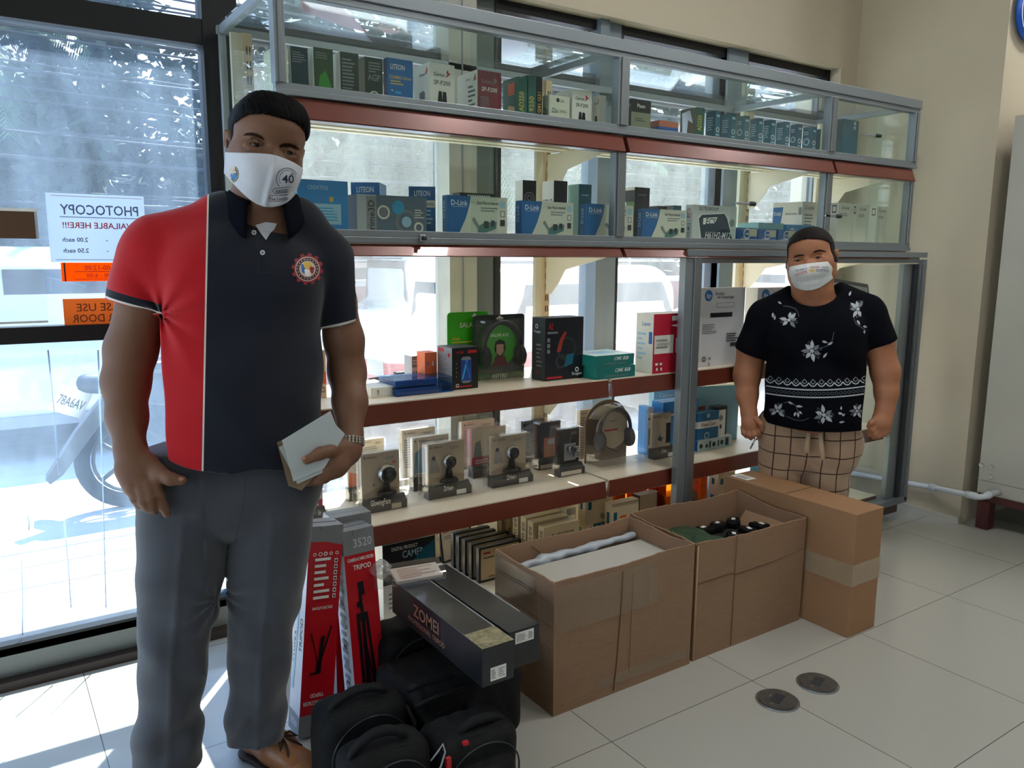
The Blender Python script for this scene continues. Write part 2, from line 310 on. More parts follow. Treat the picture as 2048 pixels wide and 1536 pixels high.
# ---------------------------------------------------------------- shelving
SY, BY = 2.25, 2.70   # shelf front and back
Z1, Z2, Z3, Z4, Z5 = 1.793, 1.405, .90, .505, .135
def shelf_unit(x0, x1, label, ends):
    e = empty('shelving_unit', (x0, SY, 0), 0, label, 'shelving unit', 'gondola shelving bays'); T = Matrix.Translation((-x0, -SY, 0))
    for (z, fr) in ((Z1, SY + .012), (Z2, SY + .012), (Z3, SY + .025), (Z4, SY + .025), (Z5, SY + .03)):
        s = MB().box((x0 + .004, fr, z - .012), (x1 - .004, BY, z), M_DECK, T)
        nr = 5
        for i in range(nr):
            y = fr + .06 + i * (BY - fr - .1) / nr; s.box((x0 + .01, y, z - .03), (x1 - .01, y + .035, z - .012), M_CREAM, T)
        so_ = s.build('shelf', e)
        hh = .055 if z > 1 else .062
        tilt = .022 if z > 1 else .008; pf = .034 if z > 1 else .004
        zz = z - (.004 if z < 1 else .010 if z > 1.6 else .013)
        if 1 < z < 1.6: hh = .034
        MB().prism([(fr, zz), (fr - pf, zz), (fr - pf - tilt, zz - hh), (fr + .004 - pf - tilt, zz - hh - .003), (fr + .014, zz - hh)], x0 + .006, x1 - .006, M_LIP, T, 'x').build('shelf_lip', so_)
    for (x, dz) in ends:
        up = MB().box((x - .045, BY + .002, .0), (x - .012, BY + .02, 2.05), M_CREAM, T).box((x - .012, BY - .01, 0), (x + .018, BY + .022, 2.05), mat('beige_upright', 'cdb794', .5), T)
        for i in range(44): up.box((x - .003, BY - .0108, .05 + i * .045), (x + .002, BY - .0095, .075 + i * .045), M_DGRY, T); up.box((x + .007, BY - .0108, .05 + i * .045), (x + .011, BY - .0095, .075 + i * .045), M_DGRY, T)
        up.build('upright', e)
        for z in (Z1, Z2, Z3, Z4, Z5 + .11):
            if z > .4: MB().prism([(BY - .012, z - .03), (SY + .06, z - .03), (SY + .06, z - .05), (BY - .14, z - .1), (BY - .10, z - .15), (BY - .05, z - .2), (BY - .012, z - .2)], x - .002, x + .002, M_CREAM, T, 'x').build('bracket', e)
    MB().box((x0 + .01, SY + .06, 0), (x1 - .01, SY + .075, Z5 - .06), M_CREAM, T).build('kick_plate', e)
    return e
shelf_unit(.755, 1.975, 'long shelving bay with red-brown lips behind the standing man', [(.79, 0)])
shelf_unit(1.982, 3.2, 'long shelving bay with red-brown lips between the aluminium post and the woman', [(1.98, 0)])
shelf_unit(3.207, 3.84, 'short shelving bay with red-brown lips beside the cream wall', [(3.20, 0), (3.80, 0)])
# ---------------------------------------------------------------- aluminium display case, upper two rows
FY = SY - .012
dc = empty('display_case', (.73, FY, 0), 0, 'aluminium glass display case with two rows of sliding panes high on the shelving', 'display case')
TD = Matrix.Translation((-.73, -FY, 0))
fr = MB()
def bar(m, a, c, mt=M_ALU): m.box(a, c, mt, TD, bev=.0015)
X0, X1 = .725, 3.86
bar(fr, (X0, FY - .02, 2.065), (X1, FY + .03, 2.105)); bar(fr, (X0 + .0, FY - .012, 2.045), (X1, FY + .018, 2.066))
bar(fr, (X0, FY - .02, 1.787), (X1, FY + .012, 1.803)); bar(fr, (X0, FY - .014, 1.803), (X1, FY + .008, 1.820))
bar(fr, (X0, FY - .02, 1.394), (X1, FY + .012, 1.412)); bar(fr, (X0, FY - .014, 1.412), (X1, FY + .008, 1.432))
fr.build('rail', dc)
for (x, w) in ((.74, .03), (1.965, .05), (3.18, .05), (3.835, .035)):
    p_ = MB(); bar(p_, (x - w / 2, FY - .018, 1.818), (x + w / 2, FY + .02, 2.047)); bar(p_, (x - w / 2 + .01, FY - .024, 1.818), (x + w / 2 - .01, FY - .018, 2.047), M_ALUS)
    bar(p_, (x - w / 2, FY - .012, 1.430), (x + w / 2, FY + .02, 1.725)); bar(p_, (x - w / 2 + .008, FY - .02, 1.430), (x + w / 2 - .008, FY - .012, 1.725), M_ALUS)
    p_.build('post', dc)
for (a, c) in ((.755, 1.94), (1.99, 3.155), (3.205, 3.818)):
    mid = (a + c) / 2 + .05
    for (z0, z1) in ((1.819, 2.047), (1.431, 1.725)):
        MB().box((a, FY - .006, z0), (mid + .045, FY - .001, z1), M_CGLASS, TD).build('sliding_pane', dc)
        MB().box((mid - .045, FY + .004, z0), (c, FY + .009, z1), M_CGLASS, TD).build('sliding_pane', dc)
bar_ = MB()
for z in (2.085, 1.6): pass
tp = MB(); tp.box((X0 + .005, FY + .03, 2.085), (X1 - .005, BY + .1, 2.091), M_CGLASS, TD); tp.build('top_pane', dc)
sf = MB()
for x in (.74, 1.965, 3.19, 3.835): bar(sf, (x - .01, FY + .03, 2.06), (x + .012, BY + .1, 2.085))
bar(sf, (X0, BY + .08, 2.06), (X1, BY + .1, 2.085)); bar(sf, (.73, BY + .078, 1.39), (.75, BY + .098, 2.06)); bar(sf, (3.825, BY + .078, 1.39), (3.845, BY + .098, 2.06)); sf.build('back_frame', dc)
MB().box((.735, FY + .03, 1.4), (.741, BY + .078, 2.06), M_CGLASS, TD).build('side_pane', dc)
MB().box((3.84, FY + .03, 1.4), (3.846, BY + .078, 2.06), M_CGLASS, TD).build('side_pane', dc)
# locks
for (px, py) in [(1490, 407), (1745, 270), (1665, 432)]:
    p = ony(px, py, FY - .016); l = MB().box((p[0] - .055, FY - .02, p[2] - .005), (p[0] + .03, FY - .012, p[2] + .004), M_SIL, TD, bev=.001).tube([(p[0] + .03, FY - .018, p[2]), (p[0] + .055, FY - .02, p[2])], .009, M_DGRY, 12, TD)
    l.build('lock', dc)
p = ony(843, 462, FY - .02); MB().box((p[0] - .01, FY - .032, 1.40), (p[0] + .01, FY - .022, 1.422), M_SIL, TD, bev=.003).tube([(p[0], FY - .033, 1.41), (p[0], FY - .045, 1.41)], .006, M_DGRY, 12, TD).build('lock', dc)
# lower aluminium frame
lf = empty('sliding_door_frame', (2.34, FY, 0), 0, 'aluminium door frame around the lower right shelves behind the woman', 'display frame')
TD = Matrix.Translation((-2.34, -FY, 0)); f2 = MB()
bar(f2, (2.30, FY - .022, .10), (2.345, FY + .01, 1.388)); bar(f2, (2.345, FY - .03, .10), (2.385, FY + .0, 1.388), M_ALUS); bar(f2, (2.385, FY - .02, .1), (2.395, FY, 1.388))
f2.build('post', lf)
f3 = MB(); bar(f3, (2.30, FY - .034, 1.362), (3.995, FY - .0, 1.388)); bar(f3, (2.39, FY - .02, 1.335), (3.95, FY + .0, 1.362), M_ALUS); f3.build('rail', lf)
f4 = MB(); bar(f4, (3.975, FY - .034, .1), (3.998, FY - .0, 1.352)); bar(f4, (3.955, FY - .026, .12), (3.975, FY - .004, 1.33), M_ALUS); bar(f4, (3.86, FY + .0, .12), (3.93, FY + .03, 1.33)); bar(f4, (3.93, FY - .015, .12), (3.955, FY + .01, 1.33), M_DGRY); f4.build('post', lf)
f5 = MB(); bar(f5, (2.39, FY - .034, .09), (3.998, FY - .0, .12)); f5.box((2.4, FY, .105), (3.95, FY + .07, .118), M_ALU, TD); f5.build('rail', lf)
f6 = MB(); f6.box((2.40, FY - .03, .05), (3.92, SY + .05, .088), mat('dark_brown_base', '4b3a30', .5), TD); f6.build('base_board', lf)
MB().box((2.40, FY - .008, .12), (3.1, FY - .004, 1.325), M_CGLASS, TD) # open on the left: panes slid to the right
MB().box((3.3, FY + .001, .12), (3.86, FY + .005, 1.325), M_CGLASS, TD).build('sliding_pane', lf)
# ---------------------------------------------------------------- printed boxes
def deco(mb, items, F, w, h):
    e = .0003
    for it in items:
        k = it[0]; e += .00012
        if k == 'r':
            _, a, b_, c, d, m = it; mb.add([(a * w, -e, b_ * h), (c * w, -e, b_ * h), (c * w, -e, d * h), (a * w, -e, d * h)], [(0, 1, 2, 3)], m, F)
        elif k == 'p':
            mb.add([(x * w, -e, y * h) for x, y in it[1]], [tuple(range(len(it[1])))], it[2], F)
        elif k == 'c':
            _, a, b_, r, m = it; mb.add([(a * w + r * w * math.cos(i * math.pi / 12), -e, b_ * h + r * w * math.sin(i * math.pi / 12)) for i in range(24)], [tuple(range(24))], m, F)
        elif k == 'o':
            _, a, b_, r, r2, m = it; vs = []
            for i in range(24):
                for q in (r, r2): vs.append((a * w + q * w * math.cos(i * math.pi / 12), -e, b_ * h + q * w * math.sin(i * math.pi / 12)))
            mb.add(vs, [(2 * i, 2 * ((i + 1) % 24), 2 * ((i + 1) % 24) + 1, 2 * i + 1) for i in range(24)], m, F)
        elif k == 'l':
            _, a, b_, c, d, n_, m = it; rr = random.Random(n_ + int(a * 99))
            for i in range(n_):
                z = d + (b_ - d) * (i + .5) / n_; t = (d - b_) / n_ * .22; x1 = a + (c - a) * rr.uniform(.55, 1)
                mb.add([(a * w, -e, (z - t) * h), (x1 * w, -e, (z - t) * h), (x1 * w, -e, (z + t) * h), (a * w, -e, (z + t) * h)], [(0, 1, 2, 3)], m, F)
        elif k in ('t', 'tv', 'tx'):
            _, s, a, b_, sz, m = it[:6]; fit = it[6] * (w if k != 'tv' else h) if len(it) > 6 else None
            R = F @ Matrix.Translation((a * w, -e, b_ * h))
            if k == 'tv': R = R @ Matrix.Rotation(-math.pi / 2, 4, 'Y'); mb.text(s, sz * w, m, R, fit=fit)
            elif k == 'tx': R = R @ Matrix.Rotation(math.pi, 4, 'Y'); mb.text(s, sz * h, m, R, fit=fit)
            else: mb.text(s, sz * h, m, R, fit=fit, italic=it[7] if len(it) > 7 else 0)
BOXN = []
def mkbox(name, X, Y, Z, w, d, h, cols, front=(), side=(), label='', cat='box', group=None, yaw=0, right=(), topd=(), R=None, bev=0):
    """cardboard box: origin at its front lower left corner"""
    cf, cs, ct = (list(cols) * 3)[:3] if len(cols) < 3 else cols[:3]
    m = MB(); m.box((0, 0, 0), (w, d, h), cf, ms=[cf, cs, cf, cs, ct, ct])
    deco(m, front, Matrix(), w, h)
    deco(m, side, TR(0, d, 0, -math.pi / 2), d, h)
    deco(m, right, TR(w, 0, 0, math.pi / 2), d, h)
    deco(m, topd, Matrix.Translation((0, 0, h)) @ Matrix.Rotation(-math.pi / 2, 4, 'X'), w, d)
    # flap seams
    m.box((.002, d * .5 - .0004, h), (w - .002, d * .5 + .0004, h + .0003), M_DGRY)
    o = m.build(name); o.location = (X, Y, Z)
    o.rotation_euler = (0, 0, yaw)
    if R is not None: o.matrix_world = Matrix.Translation((X, Y, Z)) @ R
    return tag(o, label, cat, group)
def pb(name, L, R, top, bot, shelf, label, cat='box', SL=None, Y=None, depth=.12, maxY=2.69, **k):
    """box standing on a shelf: left/right of the front face, its top, and either its lower edge or its distance"""
    if Y is None: Y = onz(L, bot, shelf)[1]
    zm = shelf + .08
    for _ in range(3):
        a = ony(L, pr((0.3 * L / 200, Y, zm))[1], Y) if _ == 0 else ony(L, pr((a[0], Y, zm))[1], Y)
        zt = ony(L, top, Y)[2]; zm = (shelf + zt) / 2
    X1 = ony(L, pr((a[0], Y, zm))[1], Y)[0]; X2 = ony(R, pr((a[0] + .1, Y, zm))[1], Y)[0]
    h = ony(L, top, Y)[2] - shelf
    if SL is not None:
        r = ray(SL, pr((X1, Y + .1, zm))[1]); depth = max(.02, X1 * r[1] / r[0] - Y)
    depth = min(depth, maxY - Y)
    return mkbox(name, X1, Y, shelf + .0005, X2 - X1, depth, h, label=label, cat=cat, **k)
GEN = [('t', 'Genius', .38, .76, .075, M_DGRY, .45, .15), ('p', [(.62, .74), (.72, .82), (.66, .83), (.72, .9), (.78, .83), (.86, .84), (.74, .78)], M_RED), ('t', 'SP-F200', .5, .6, .085, M_DGRY, .72), ('p', [(.3, .2), (.36, .48), (.48, .48), (.5, .3), (.53, .48), (.66, .47), (.7, .18), (.5, .12)], M_BLK), ('r', .2, .05, .75, .08, M_DGRY)]
GENR = [('t', 'Genius', .38, .76, .075, M_GRY, .45, .15), ('p', [(.62, .74), (.72, .82), (.66, .83), (.72, .9), (.78, .83), (.86, .84), (.74, .78)], M_GRY), ('t', 'SP-F200', .5, .6, .085, M_WHT, .75), ('l', .12, .3, .6, .5, 5, M_GRY), ('p', [(.5, .02), (.56, .1), (.62, .02)], M_WHT)]
GENS = [('t', 'Genius', .55, .78, .06, M_DGRY, .45, .15), ('p', [(.74, .8), (.8, .86), (.86, .94), (.9, .86), (.84, .8)], M_RED), ('p', [(.35, .02), (.4, .48), (.62, .5), (.72, .46), (.72, .02)], M_BLK)]
DKG = mat('dark_green_print', '20372f', .3); DKG2 = mat('green_black_print', '2b4a30', .3); GRNB = mat('teal_green_box', '12594f', .45)
BLUB = mat('blue_box', '1565a3', .4); WHB = mat('white_box', 'dedcd2', .5); MARB = mat('maroon_box', '7c1a2b', .4); LGB = mat('cream_box', 'd6d6c4', .5)
TEB = mat('deep_teal_box', '0d5b70', .4); PALE = mat('pale_blue_box', '9fc7dd', .45); GRYB = mat('grey_box', '8d9094', .45)
y1 = 2.315
pb('drive_box', 557, 576, 88, 0, Z1, 'narrow white box with blue foot, first on the top row behind the man', Y=y1, depth=.13, cols=[LGB, LGB], front=[('t', '1x', .5, .5, .1, M_DGRY, .6), ('r', 0.2, 0, .9, .3, M_CYAN)], cat='box')
pb('graphics_card_box', 582, 617, 92, 0, Z1, 'dark blue-green glossy box between the narrow white box and a green box', Y=y1, depth=.1, SL=578, cols=[mat('blue_green_print', '22414a', .25), WHB], front=[('l', .1, .7, .9, .92, 5, M_GRY), ('l', .1, .05, .8, .3, 4, M_GRY)], group='dark graphics boxes on the top row')
pb('graphics_card_box', 628, 667, 94, 0, Z1, 'dark green glossy box with a white side, third on the top row', Y=y1, SL=617, cols=[DKG2, WHB], front=[('l', .1, .8, .8, .93, 3, M_GRY), ('p', [(.1, .05), (.3, .5), (.6, .6), (.9, .3), (.8, .05)], M_GRN)], group='dark graphics boxes on the top row')
pb('graphics_card_box', 681, 718, 103, 0, Z1, 'dark green box with faint writing lines, fourth on the top row', Y=y1, SL=667, cols=[DKG, WHB], front=[('l', .1, .3, .9, .9, 9, M_GRY)], group='dark graphics boxes on the top row')
pb('graphics_card_box', 730, 766, 113, 0, Z1, 'dark box marked AGP with a pale ring, left of the blue drive box', Y=y1, SL=718, cols=[DKG, mat('grey_beige_side', '8d8672', .5)], front=[('t', 'AGP', .5, .55, .13, M_GRY, .7), ('o', .5, .25, .26, .2, LGB), ('l', .2, .7, .9, .92, 4, M_GRY)], group='dark graphics boxes on the top row')
pb('drive_box', 775, 826, 115, 0, Z1, 'blue drive box with white lettering on the top row', Y=y1, SL=767, cols=[BLUB, mat('navy_side', '0c3a66', .4)], front=[('t', 'LITEON', .4, .8, .1, M_WHT, .55), ('t', 'COMBO Drive', .5, .62, .06, M_YEL, .85), ('l', .12, .5, .7, .6, 2, M_YEL), ('r', .15, .38, .2, .41, M_WHT), ('r', .15, .24, .2, .27, M_WHT), ('r', .15, .1, .2, .13, M_WHT), ('l', .28, .08, .6, .42, 3, M_CYAN)])
pb('speaker_box', 859, 909, 124, 0, Z1, 'white speaker box between the blue drive box and the maroon box', Y=y1, SL=827, cols=[WHB, WHB], front=GEN, side=GENS, group='speaker boxes on the top row')
pb('speaker_box', 955, 1002, 139, 0, Z1, 'maroon speaker box with a white side on the top row', Y=y1, SL=915, cols=[MARB, WHB, MARB], front=GENR, side=[('l', .55, .3, .9, .75, 5, M_DGRY), ('t', 'Genius', .55, .84, .05, M_GRY, .4), ('p', [(.8, .8), (.9, .95), (.95, .82)], M_RED)], group='speaker boxes on the top row')
pb('sound_card_box', 1035, 1054, 153, 0, Z1, 'green box with an orange patch, just right of the maroon box', Y=y1, SL=1006, cols=[GRNB, mat('green_side', '2e5a46', .4)], front=[('tv', 'AD250', .65, .5, .5, M_YEL, .4)], side=[('r', .35, .65, .8, .9, M_ORG), ('p', [(.1, .1), (.4, .45), (.8, .4), (.9, .1)], M_BEI)], group='green upright boxes on the top row')
pb('sound_card_box', 1056, 1072, 150, 0, Z1, 'green box with yellow upright figures, second of the green pair', Y=y1, depth=.13, cols=[GRNB, DKG], front=[('tv', '9250', .7, .45, .55, M_YEL, .4)], group='green upright boxes on the top row')
pb('graphics_card_box', 1073, 1084, 153, 0, Z1, 'slim black box with yellow upright figures beside the cream drive box', Y=y1, depth=.13, cols=[M_BLK, M_DGRY], front=[('tv', 'G41 G31', .75, .5, .6, M_YEL, .6)])
pb('drive_box', 1098, 1139, 189, 0, Z1, 'cream drive box with green 22x lettering on the top row', Y=y1, SL=1085, cols=[LGB, LGB], front=[('c', .42, .87, .08, M_DGRY), ('t', 'LG', .64, .82, .08, M_DGRY), ('t', '22x', .28, .5, .14, GRNB, .3), ('l', .5, .52, .95, .6, 2, M_GRY), ('r', .06, .33, .94, .38, TEB), ('l', .1, .1, .8, .3, 4, M_GRY)], side=[('t', '22x', .5, .45, .2, GRNB, .8)])
pb('speaker_box', 1144, 1183, 177, 0, Z1, 'slender white speaker box right of the cream drive box', Y=y1, depth=.1, cols=[WHB, WHB], front=GEN, group='speaker boxes on the top row')
pb('speaker_box', 1199, 1211, 190, 0, Z1, 'white speaker box showing its side, last before the first aluminium post', Y=y1, SL=1184, cols=[WHB, WHB], side=GENS, group='speaker boxes on the top row')
pb('speaker_box', 1262, 1301, 197, 0, Z1, 'crumpled black box with a grey-green label, first right of the aluminium post', Y=y1, SL=1247, cols=[M_BLK, M_BLK], front=[('r', 0, .0, 1, .68, mat('sage_label', '7b8069', .5)), ('t', 'Pisen', .5, .8, .1, M_WHT, .5), ('o', .88, .12, .28, .2, M_DGRY), ('l', .2, .45, .8, .55, 2, M_DGRY)], side=[('p', [(.1, .7), (.9, .9), (.9, .85), (.1, .6)], M_GRY)])
pb('adapter_box', 1318, 1356, 240, 0, Z1, 'low blue box with a coral stripe on the top row', Y=y1, SL=1296, cols=[mat('mid_blue_box', '1d56a0', .4), mat('mid_blue_box', '1d56a0', .4), mat('mid_blue_box', '1d56a0', .4)], front=[('r', 0, .72, 1, 1, mat('coral_print', 'b0644c', .5)), ('r', .0, 0, .4, .6, mat('deep_blue', '123e80', .4)), ('l', .5, .2, .8, .5, 3, M_CYAN)], side=[('r', 0, .72, 1, 1, mat('coral_print', 'b0644c', .5))])
pb('sound_card_box', 1392, 1408, 214, 0, Z1, 'tall green box with orange upright figures and a picture side', Y=y1, SL=1360, cols=[GRNB, mat('photo_print_brown', '5c5a48', .4)], front=[('tv', 'AD250', .65, .6, .5, M_YEL, .4), ('tv', 'S', .7, .08, .5, M_YEL, .1)], side=[('p', [(.2, .1), (.1, .9), (.6, .95), (.8, .6), (.7, .3)], M_SIL), ('p', [(.4, 0), (.5, .7), (.8, .6), (1, 0)], mat('skin_print', '6b5a45', .5))])
TF = [('r', 0, 0, 1, .3, WHB), ('tv', 'N', .55, .12, .6, M_DGRY, .12), ('o', .5, .5, .32, .22, M_WHT), ('r', .2, .84, .8, .9, PALE), ('l', .15, .32, .85, .4, 1, PALE)]
TS = [('r', 0, 0, 1, .3, WHB), ('l', .15, .48, .8, .85, 6, PALE), ('l', .15, .05, .8, .26, 5, M_GRY)]
TSE = [('r', 0, 0, 1, .3, WHB), ('o', .45, .55, .33, .22, PALE), ('l', .15, .75, .8, .88, 2, PALE)]
fr_ = [(1430, 1440, 221), (1461, 1471, 226), (1488, 1498, 231), (1515, 1525, 236), (1540, 1550, 239), (1569, 1578, 243), (1594, 1603, 248), (1623, 1632, 253)]
nth = ['leftmost', 'second', 'third', 'fourth', 'fifth', 'sixth', 'seventh', 'eighth']
prv = 1409
for i, (a, c, t) in enumerate(fr_):
    pb('network_adapter_box', a, c, t, 0, Z1, nth[i] + ' of the narrow teal and white boxes standing in a row on the top row', Y=y1, SL=prv + 1 if i else 1411, cols=[TEB, TEB], front=TF, side=TSE if i in (2, 6, 7) else TS, group='narrow teal and white boxes on the top row'); prv = c
pb('network_adapter_box', 1636, 1640, 258, 0, Z1, 'last narrow teal box, half hidden behind the second upper aluminium post', Y=y1, depth=.08, cols=[TEB, TEB], front=TF[:1], group='narrow teal and white boxes on the top row')
pb('router_box', 1684, 1715, 237, 0, Z1, 'teal box with a barcode label in the short right bay', Y=y1, SL=1663, cols=[TEB, mat('teal_dark_side', '174b57', .4)], front=[('c', .75, .93, .07, PALE), ('c', .75, .83, .07, PALE), ('r', .15, .03, .7, .17, WHB)] + [('r', .2 + i * .06, .05, .225 + i * .06, .15, M_DGRY) for i in range(8)])
# ---- second row
y2 = 2.31
DL = lambda s=1: [('p', [(0, 0), (.17, 0), (.2, .2), (.3, .5), (.36, .78), (.385, 1), (0, 1)], BLUB), ('t', 'D-Link', .2, .79, .12, M_WHT, .27), ('r', .08, .755, .32, .762, M_WHT), ('t', 'Easy Way to Internet', .67, .83, .075, M_DGRY, .35), ('l', .55, .66, .84, .78, 2, M_GRY), ('r', .875, .77, .965, .92, PALE), ('r', .88, .56, .96, .7, M_GRY), ('r', .895, .58, .945, .68, WHB), ('r', .88, .36, .96, .5, M_DGRY),
      ('p', [(.5, .12), (.51, .34), (.6, .42), (.82, .46), (.81, .3), (.6, .18)], mat('circuit_green', '4d7a78', .5)), ('r', .6, .3, .68, .46, M_DGRY), ('r', .72, .34, .78, .48, M_DGRY), ('p', [(.4, .5), (.44, .54), (.52, .36), (.5, .3)], M_GRY), ('l', .22, .07, .4, .1, 1, M_GRY)]
mkbox('drive_box', ony(597, 450, 2.31)[0], 2.31, Z2 + .0005, .155, .13, ony(600, 358, 2.31)[2] - Z2, [mat('bright_blue_box', '2a86c8', .4)], front=[('t', 'CREATIVE', .4, .84, .07, PALE, .4), ('r', .25, .25, .85, .6, PALE), ('r', .62, .64, .7, .72, M_YEL), ('l', .3, .3, .8, .55, 5, M_CYAN)], label='bright blue box behind the shoulder of the standing man', yaw=0)
LO = [('t', 'LITEON', .5, .83, .1, M_WHT, .6)]
def yawbox(L, R, top, Y, yaw, depth, **k):
    a = ony(L, 430, Y); b_ = ray(R, 430)
    # width so that the right end lands at R
    dx, dy = math.cos(yaw), math.sin(yaw); t = (b_[0] * a[1] - b_[1] * a[0]) / (b_[1] * dx - b_[0] * dy)
    return mkbox(k.pop('name'), a[0], Y, Z2 + .0005, t, depth, ony(L, top, Y)[2] - Z2, yaw=yaw, **k)
yawbox(703, 760, 365, 2.47, -.62, .12, name='drive_box', cols=[WHB, BLUB, BLUB], front=[('r', 0, .76, 1, 1, BLUB)] + LO + [('t', '52x CD-ROM', .5, .64, .075, M_DGRY, .8)], right=[('r', 0, 0, 1, .4, WHB)], label='white and blue drive box behind the wide sound card box')
yawbox(818, 871, 373, 2.47, -.5, .12, name='drive_box', cols=[BLUB, PALE, BLUB], front=LO + [('r', .6, .62, .98, .75, WHB), ('t', 'DVD', .8, .65, .06, M_DGRY, .3), ('l', .6, .3, .9, .6, 4, PALE)], right=[('l', .1, .1, .8, .8, 8, BLUB)], label='blue drive box standing right behind the wide sound card box')
pb('sound_card_box', 714, 853, 388, 0, Z2, 'wide silver-blue sound card box printed 3D on the second row', Y=2.33, depth=.07, cols=[mat('steel_blue_print', '5d7183', .4), GRYB, WHB], front=[('r', 0, 0, .27, 1, mat('pale_grey_print', 'b9bfc2', .4)), ('r', .13, .08, .27, .97, GRYB), ('tv', 'Prime3D', .24, .5, .09, M_DGRY, .8), ('o', .37, .62, .09, .065, WHB), ('c', .37, .62, .055, M_GRY), ('o', .7, .42, .16, .12, M_GRY), ('c', .7, .42, .07, PALE), ('o', .88, .3, .07, .045, WHB), ('c', .58, .74, .09, M_CYAN), ('t', 'TORNADO', .6, .02, .09, WHB, .3), ('l', .82, .5, .97, .72, 4, WHB)])
pb('network_card_box', 894, 1014, 390, 0, Z2, 'white and blue network card box, leftmost of its kind, behind the pane edges', Y=y2, SL=885, cols=[LGB, BLUB, WHB], front=DL(), side=[('tv', 'D-Link', .6, .7, .5, PALE, .4)], group='white and blue network card boxes')
mkbox('flat_adapter_box', ony(920, 440, 2.44)[0], 2.44, Z2 + .0005, .155, .05, ony(925, 385, 2.44)[2] - Z2, [M_BLK, M_BLK, M_BLK], front=[('r', .2 + i * .06, .93, .24 + i * .06, .96, M_WHT) for i in range(10)], label='slim black box peeping out behind the leftmost network card box')
pb('network_card_box', 1043, 1146, 401, 0, Z2, 'white and blue network card box in front of the two black speaker boxes', Y=y2, SL=1031, cols=[LGB, BLUB, WHB], front=DL(), side=[('tv', 'D-Link', .6, .7, .5, PALE, .4)], group='white and blue network card boxes')
pb('speaker_box', 1045, 1072, 360, 0, Z2, 'tall black box with a lens picture behind the network card box', Y=2.43, SL=1030, cols=[M_BLK, WHB], front=[('o', .5, .72, .36, .3, M_GRY), ('o', .5, .72, .18, .12, M_GRY), ('t', 'K2-2', .5, .48, .07, M_WHT, .6)])
pb('speaker_box', 1107, 1134, 361, 0, Z2, 'tall black box with a white side, right of the lens picture box', Y=2.43, SL=1084, cols=[mat('black_violet_box', '1b1a24', .4), WHB], side=[('t', 'SOLO', .5, .6, .12, M_DGRY, .8)])
pb('software_box', 1157, 1182, 368, 0, Z2, 'slim tall teal box left of the first aluminium post', Y=2.42, SL=1135, cols=[TEB, mat('pale_teal_side', '9fc9c4', .4)], front=[('c', .5, .2, .3, M_CYAN), ('l', .2, .8, .8, .84, 1, PALE)])
pb('network_card_box', 1171, 1266, 407, 0, Z2, 'white and blue network card box crossed by the first aluminium post', Y=y2, SL=1160, cols=[LGB, BLUB, WHB], front=DL(), side=[('tv', 'D-Link', .6, .7, .5, PALE, .4)], group='white and blue network card boxes')
pb('software_box', 1268, 1298, 374, 0, Z2, 'tall dark violet box with a white and green side right of the first post', Y=2.43, SL=1245, cols=[mat('dark_violet_box', '2e2c3a', .4), WHB], front=[('l', .2, .85, .8, .89, 1, M_GRY)], side=[('r', .3, .0, 1, .75, mat('leaf_green_side', '4d7a3c', .5)), ('r', 0, .75, 1, .95, M_DGRY)])
pb('network_card_box', 1285, 1372, 417, 0, Z2, 'white and blue network card box directly left of the slanted-badge board box', Y=y2, SL=1275, cols=[LGB, BLUB, WHB], front=DL(), side=[('tv', 'D-Link', .6, .7, .5, PALE, .4)], group='white and blue network card boxes')
mkbox('adapter_box', ony(1316, 430, 2.45)[0], 2.45, Z2 + .0005, .05, .06, ony(1320, 412, 2.45)[2] - Z2, [M_BLK, M_BLK, M_BLK], front=[('r', .1, .8, .9, .92, M_GRY)], label='small black box showing above the network card box')
mkbox('adapter_box', ony(1347, 430, 2.47)[0], 2.47, Z2 + .0005, .045, .06, ony(1350, 411, 2.47)[2] - Z2, [TEB, DKG, TEB], label='small teal box edge between the black box and the board box')
pb('motherboard_box', 1384, 1472, 409, 0, Z2, 'white motherboard box with a slanted dark blue badge', Y=y2, SL=1371, cols=[mat('pale_box', 'c9cdcb', .45), mat('pale_box', 'c9cdcb', .45), WHB], front=[('t', 'ELITEGROUP', .36, .87, .09, M_DGRY, .42), ('p', [(.12, .68), (.2, .78), (.72, .84), (.8, .72), (.98, .02), (.28, 0), (.2, .08)], M_WHT), ('p', [(.14, .66), (.21, .76), (.71, .81), (.78, .7), (.96, .03), (.3, .02), (.22, .1)], mat('navy_badge', '1d3346', .35)), ('p', [(.24, .52), (.24, .68), (.56, .72), (.5, .56)], M_WHT), ('t', 'ECS', .4, .53, .16, mat('navy_badge', '1d3346', .35), .26, .2), ('t', 'H61H2-M12', .58, .18, .17, M_WHT, .58, .25), ('c', .9, .58, .06, M_GRY)], side=[('tv', 'H61H2-M12', .7, .3, .45, M_DGRY, .5), ('tv', 'ECS', .65, .8, .5, M_RED, .3)])
IN = [('o', .5, .68, .17, .14, WHB), ('t', 'intel', .5, .62, .13, WHB, .2), ('r', .1, .28, .9, .31, PALE), ('t', 'CORE i3', .4, .38, .12, WHB, .4), ('r', .6, .55, .97, .95, mat('pale_gold', 'a9a98c', .4)), ('p', [(.2, 0), (.3, .18), (.6, .18), (.7, 0)], PALE)]
BI = mat('processor_blue', '14508c', .4)
for i, (a, c, t, lb) in enumerate([(1473, 1514, 455, 'blue processor box, leftmost of the three beside the board box'), (1517, 1552, 458, 'blue processor box in the middle of the three'), (1556, 1589, 459, 'blue processor box nearest to the hair of the woman')]):
    pb('processor_box', a, c, t, 0, Z2, lb, Y=y2, depth=.08, cols=[BI, BI, BI], front=IN, group='small blue processor boxes')
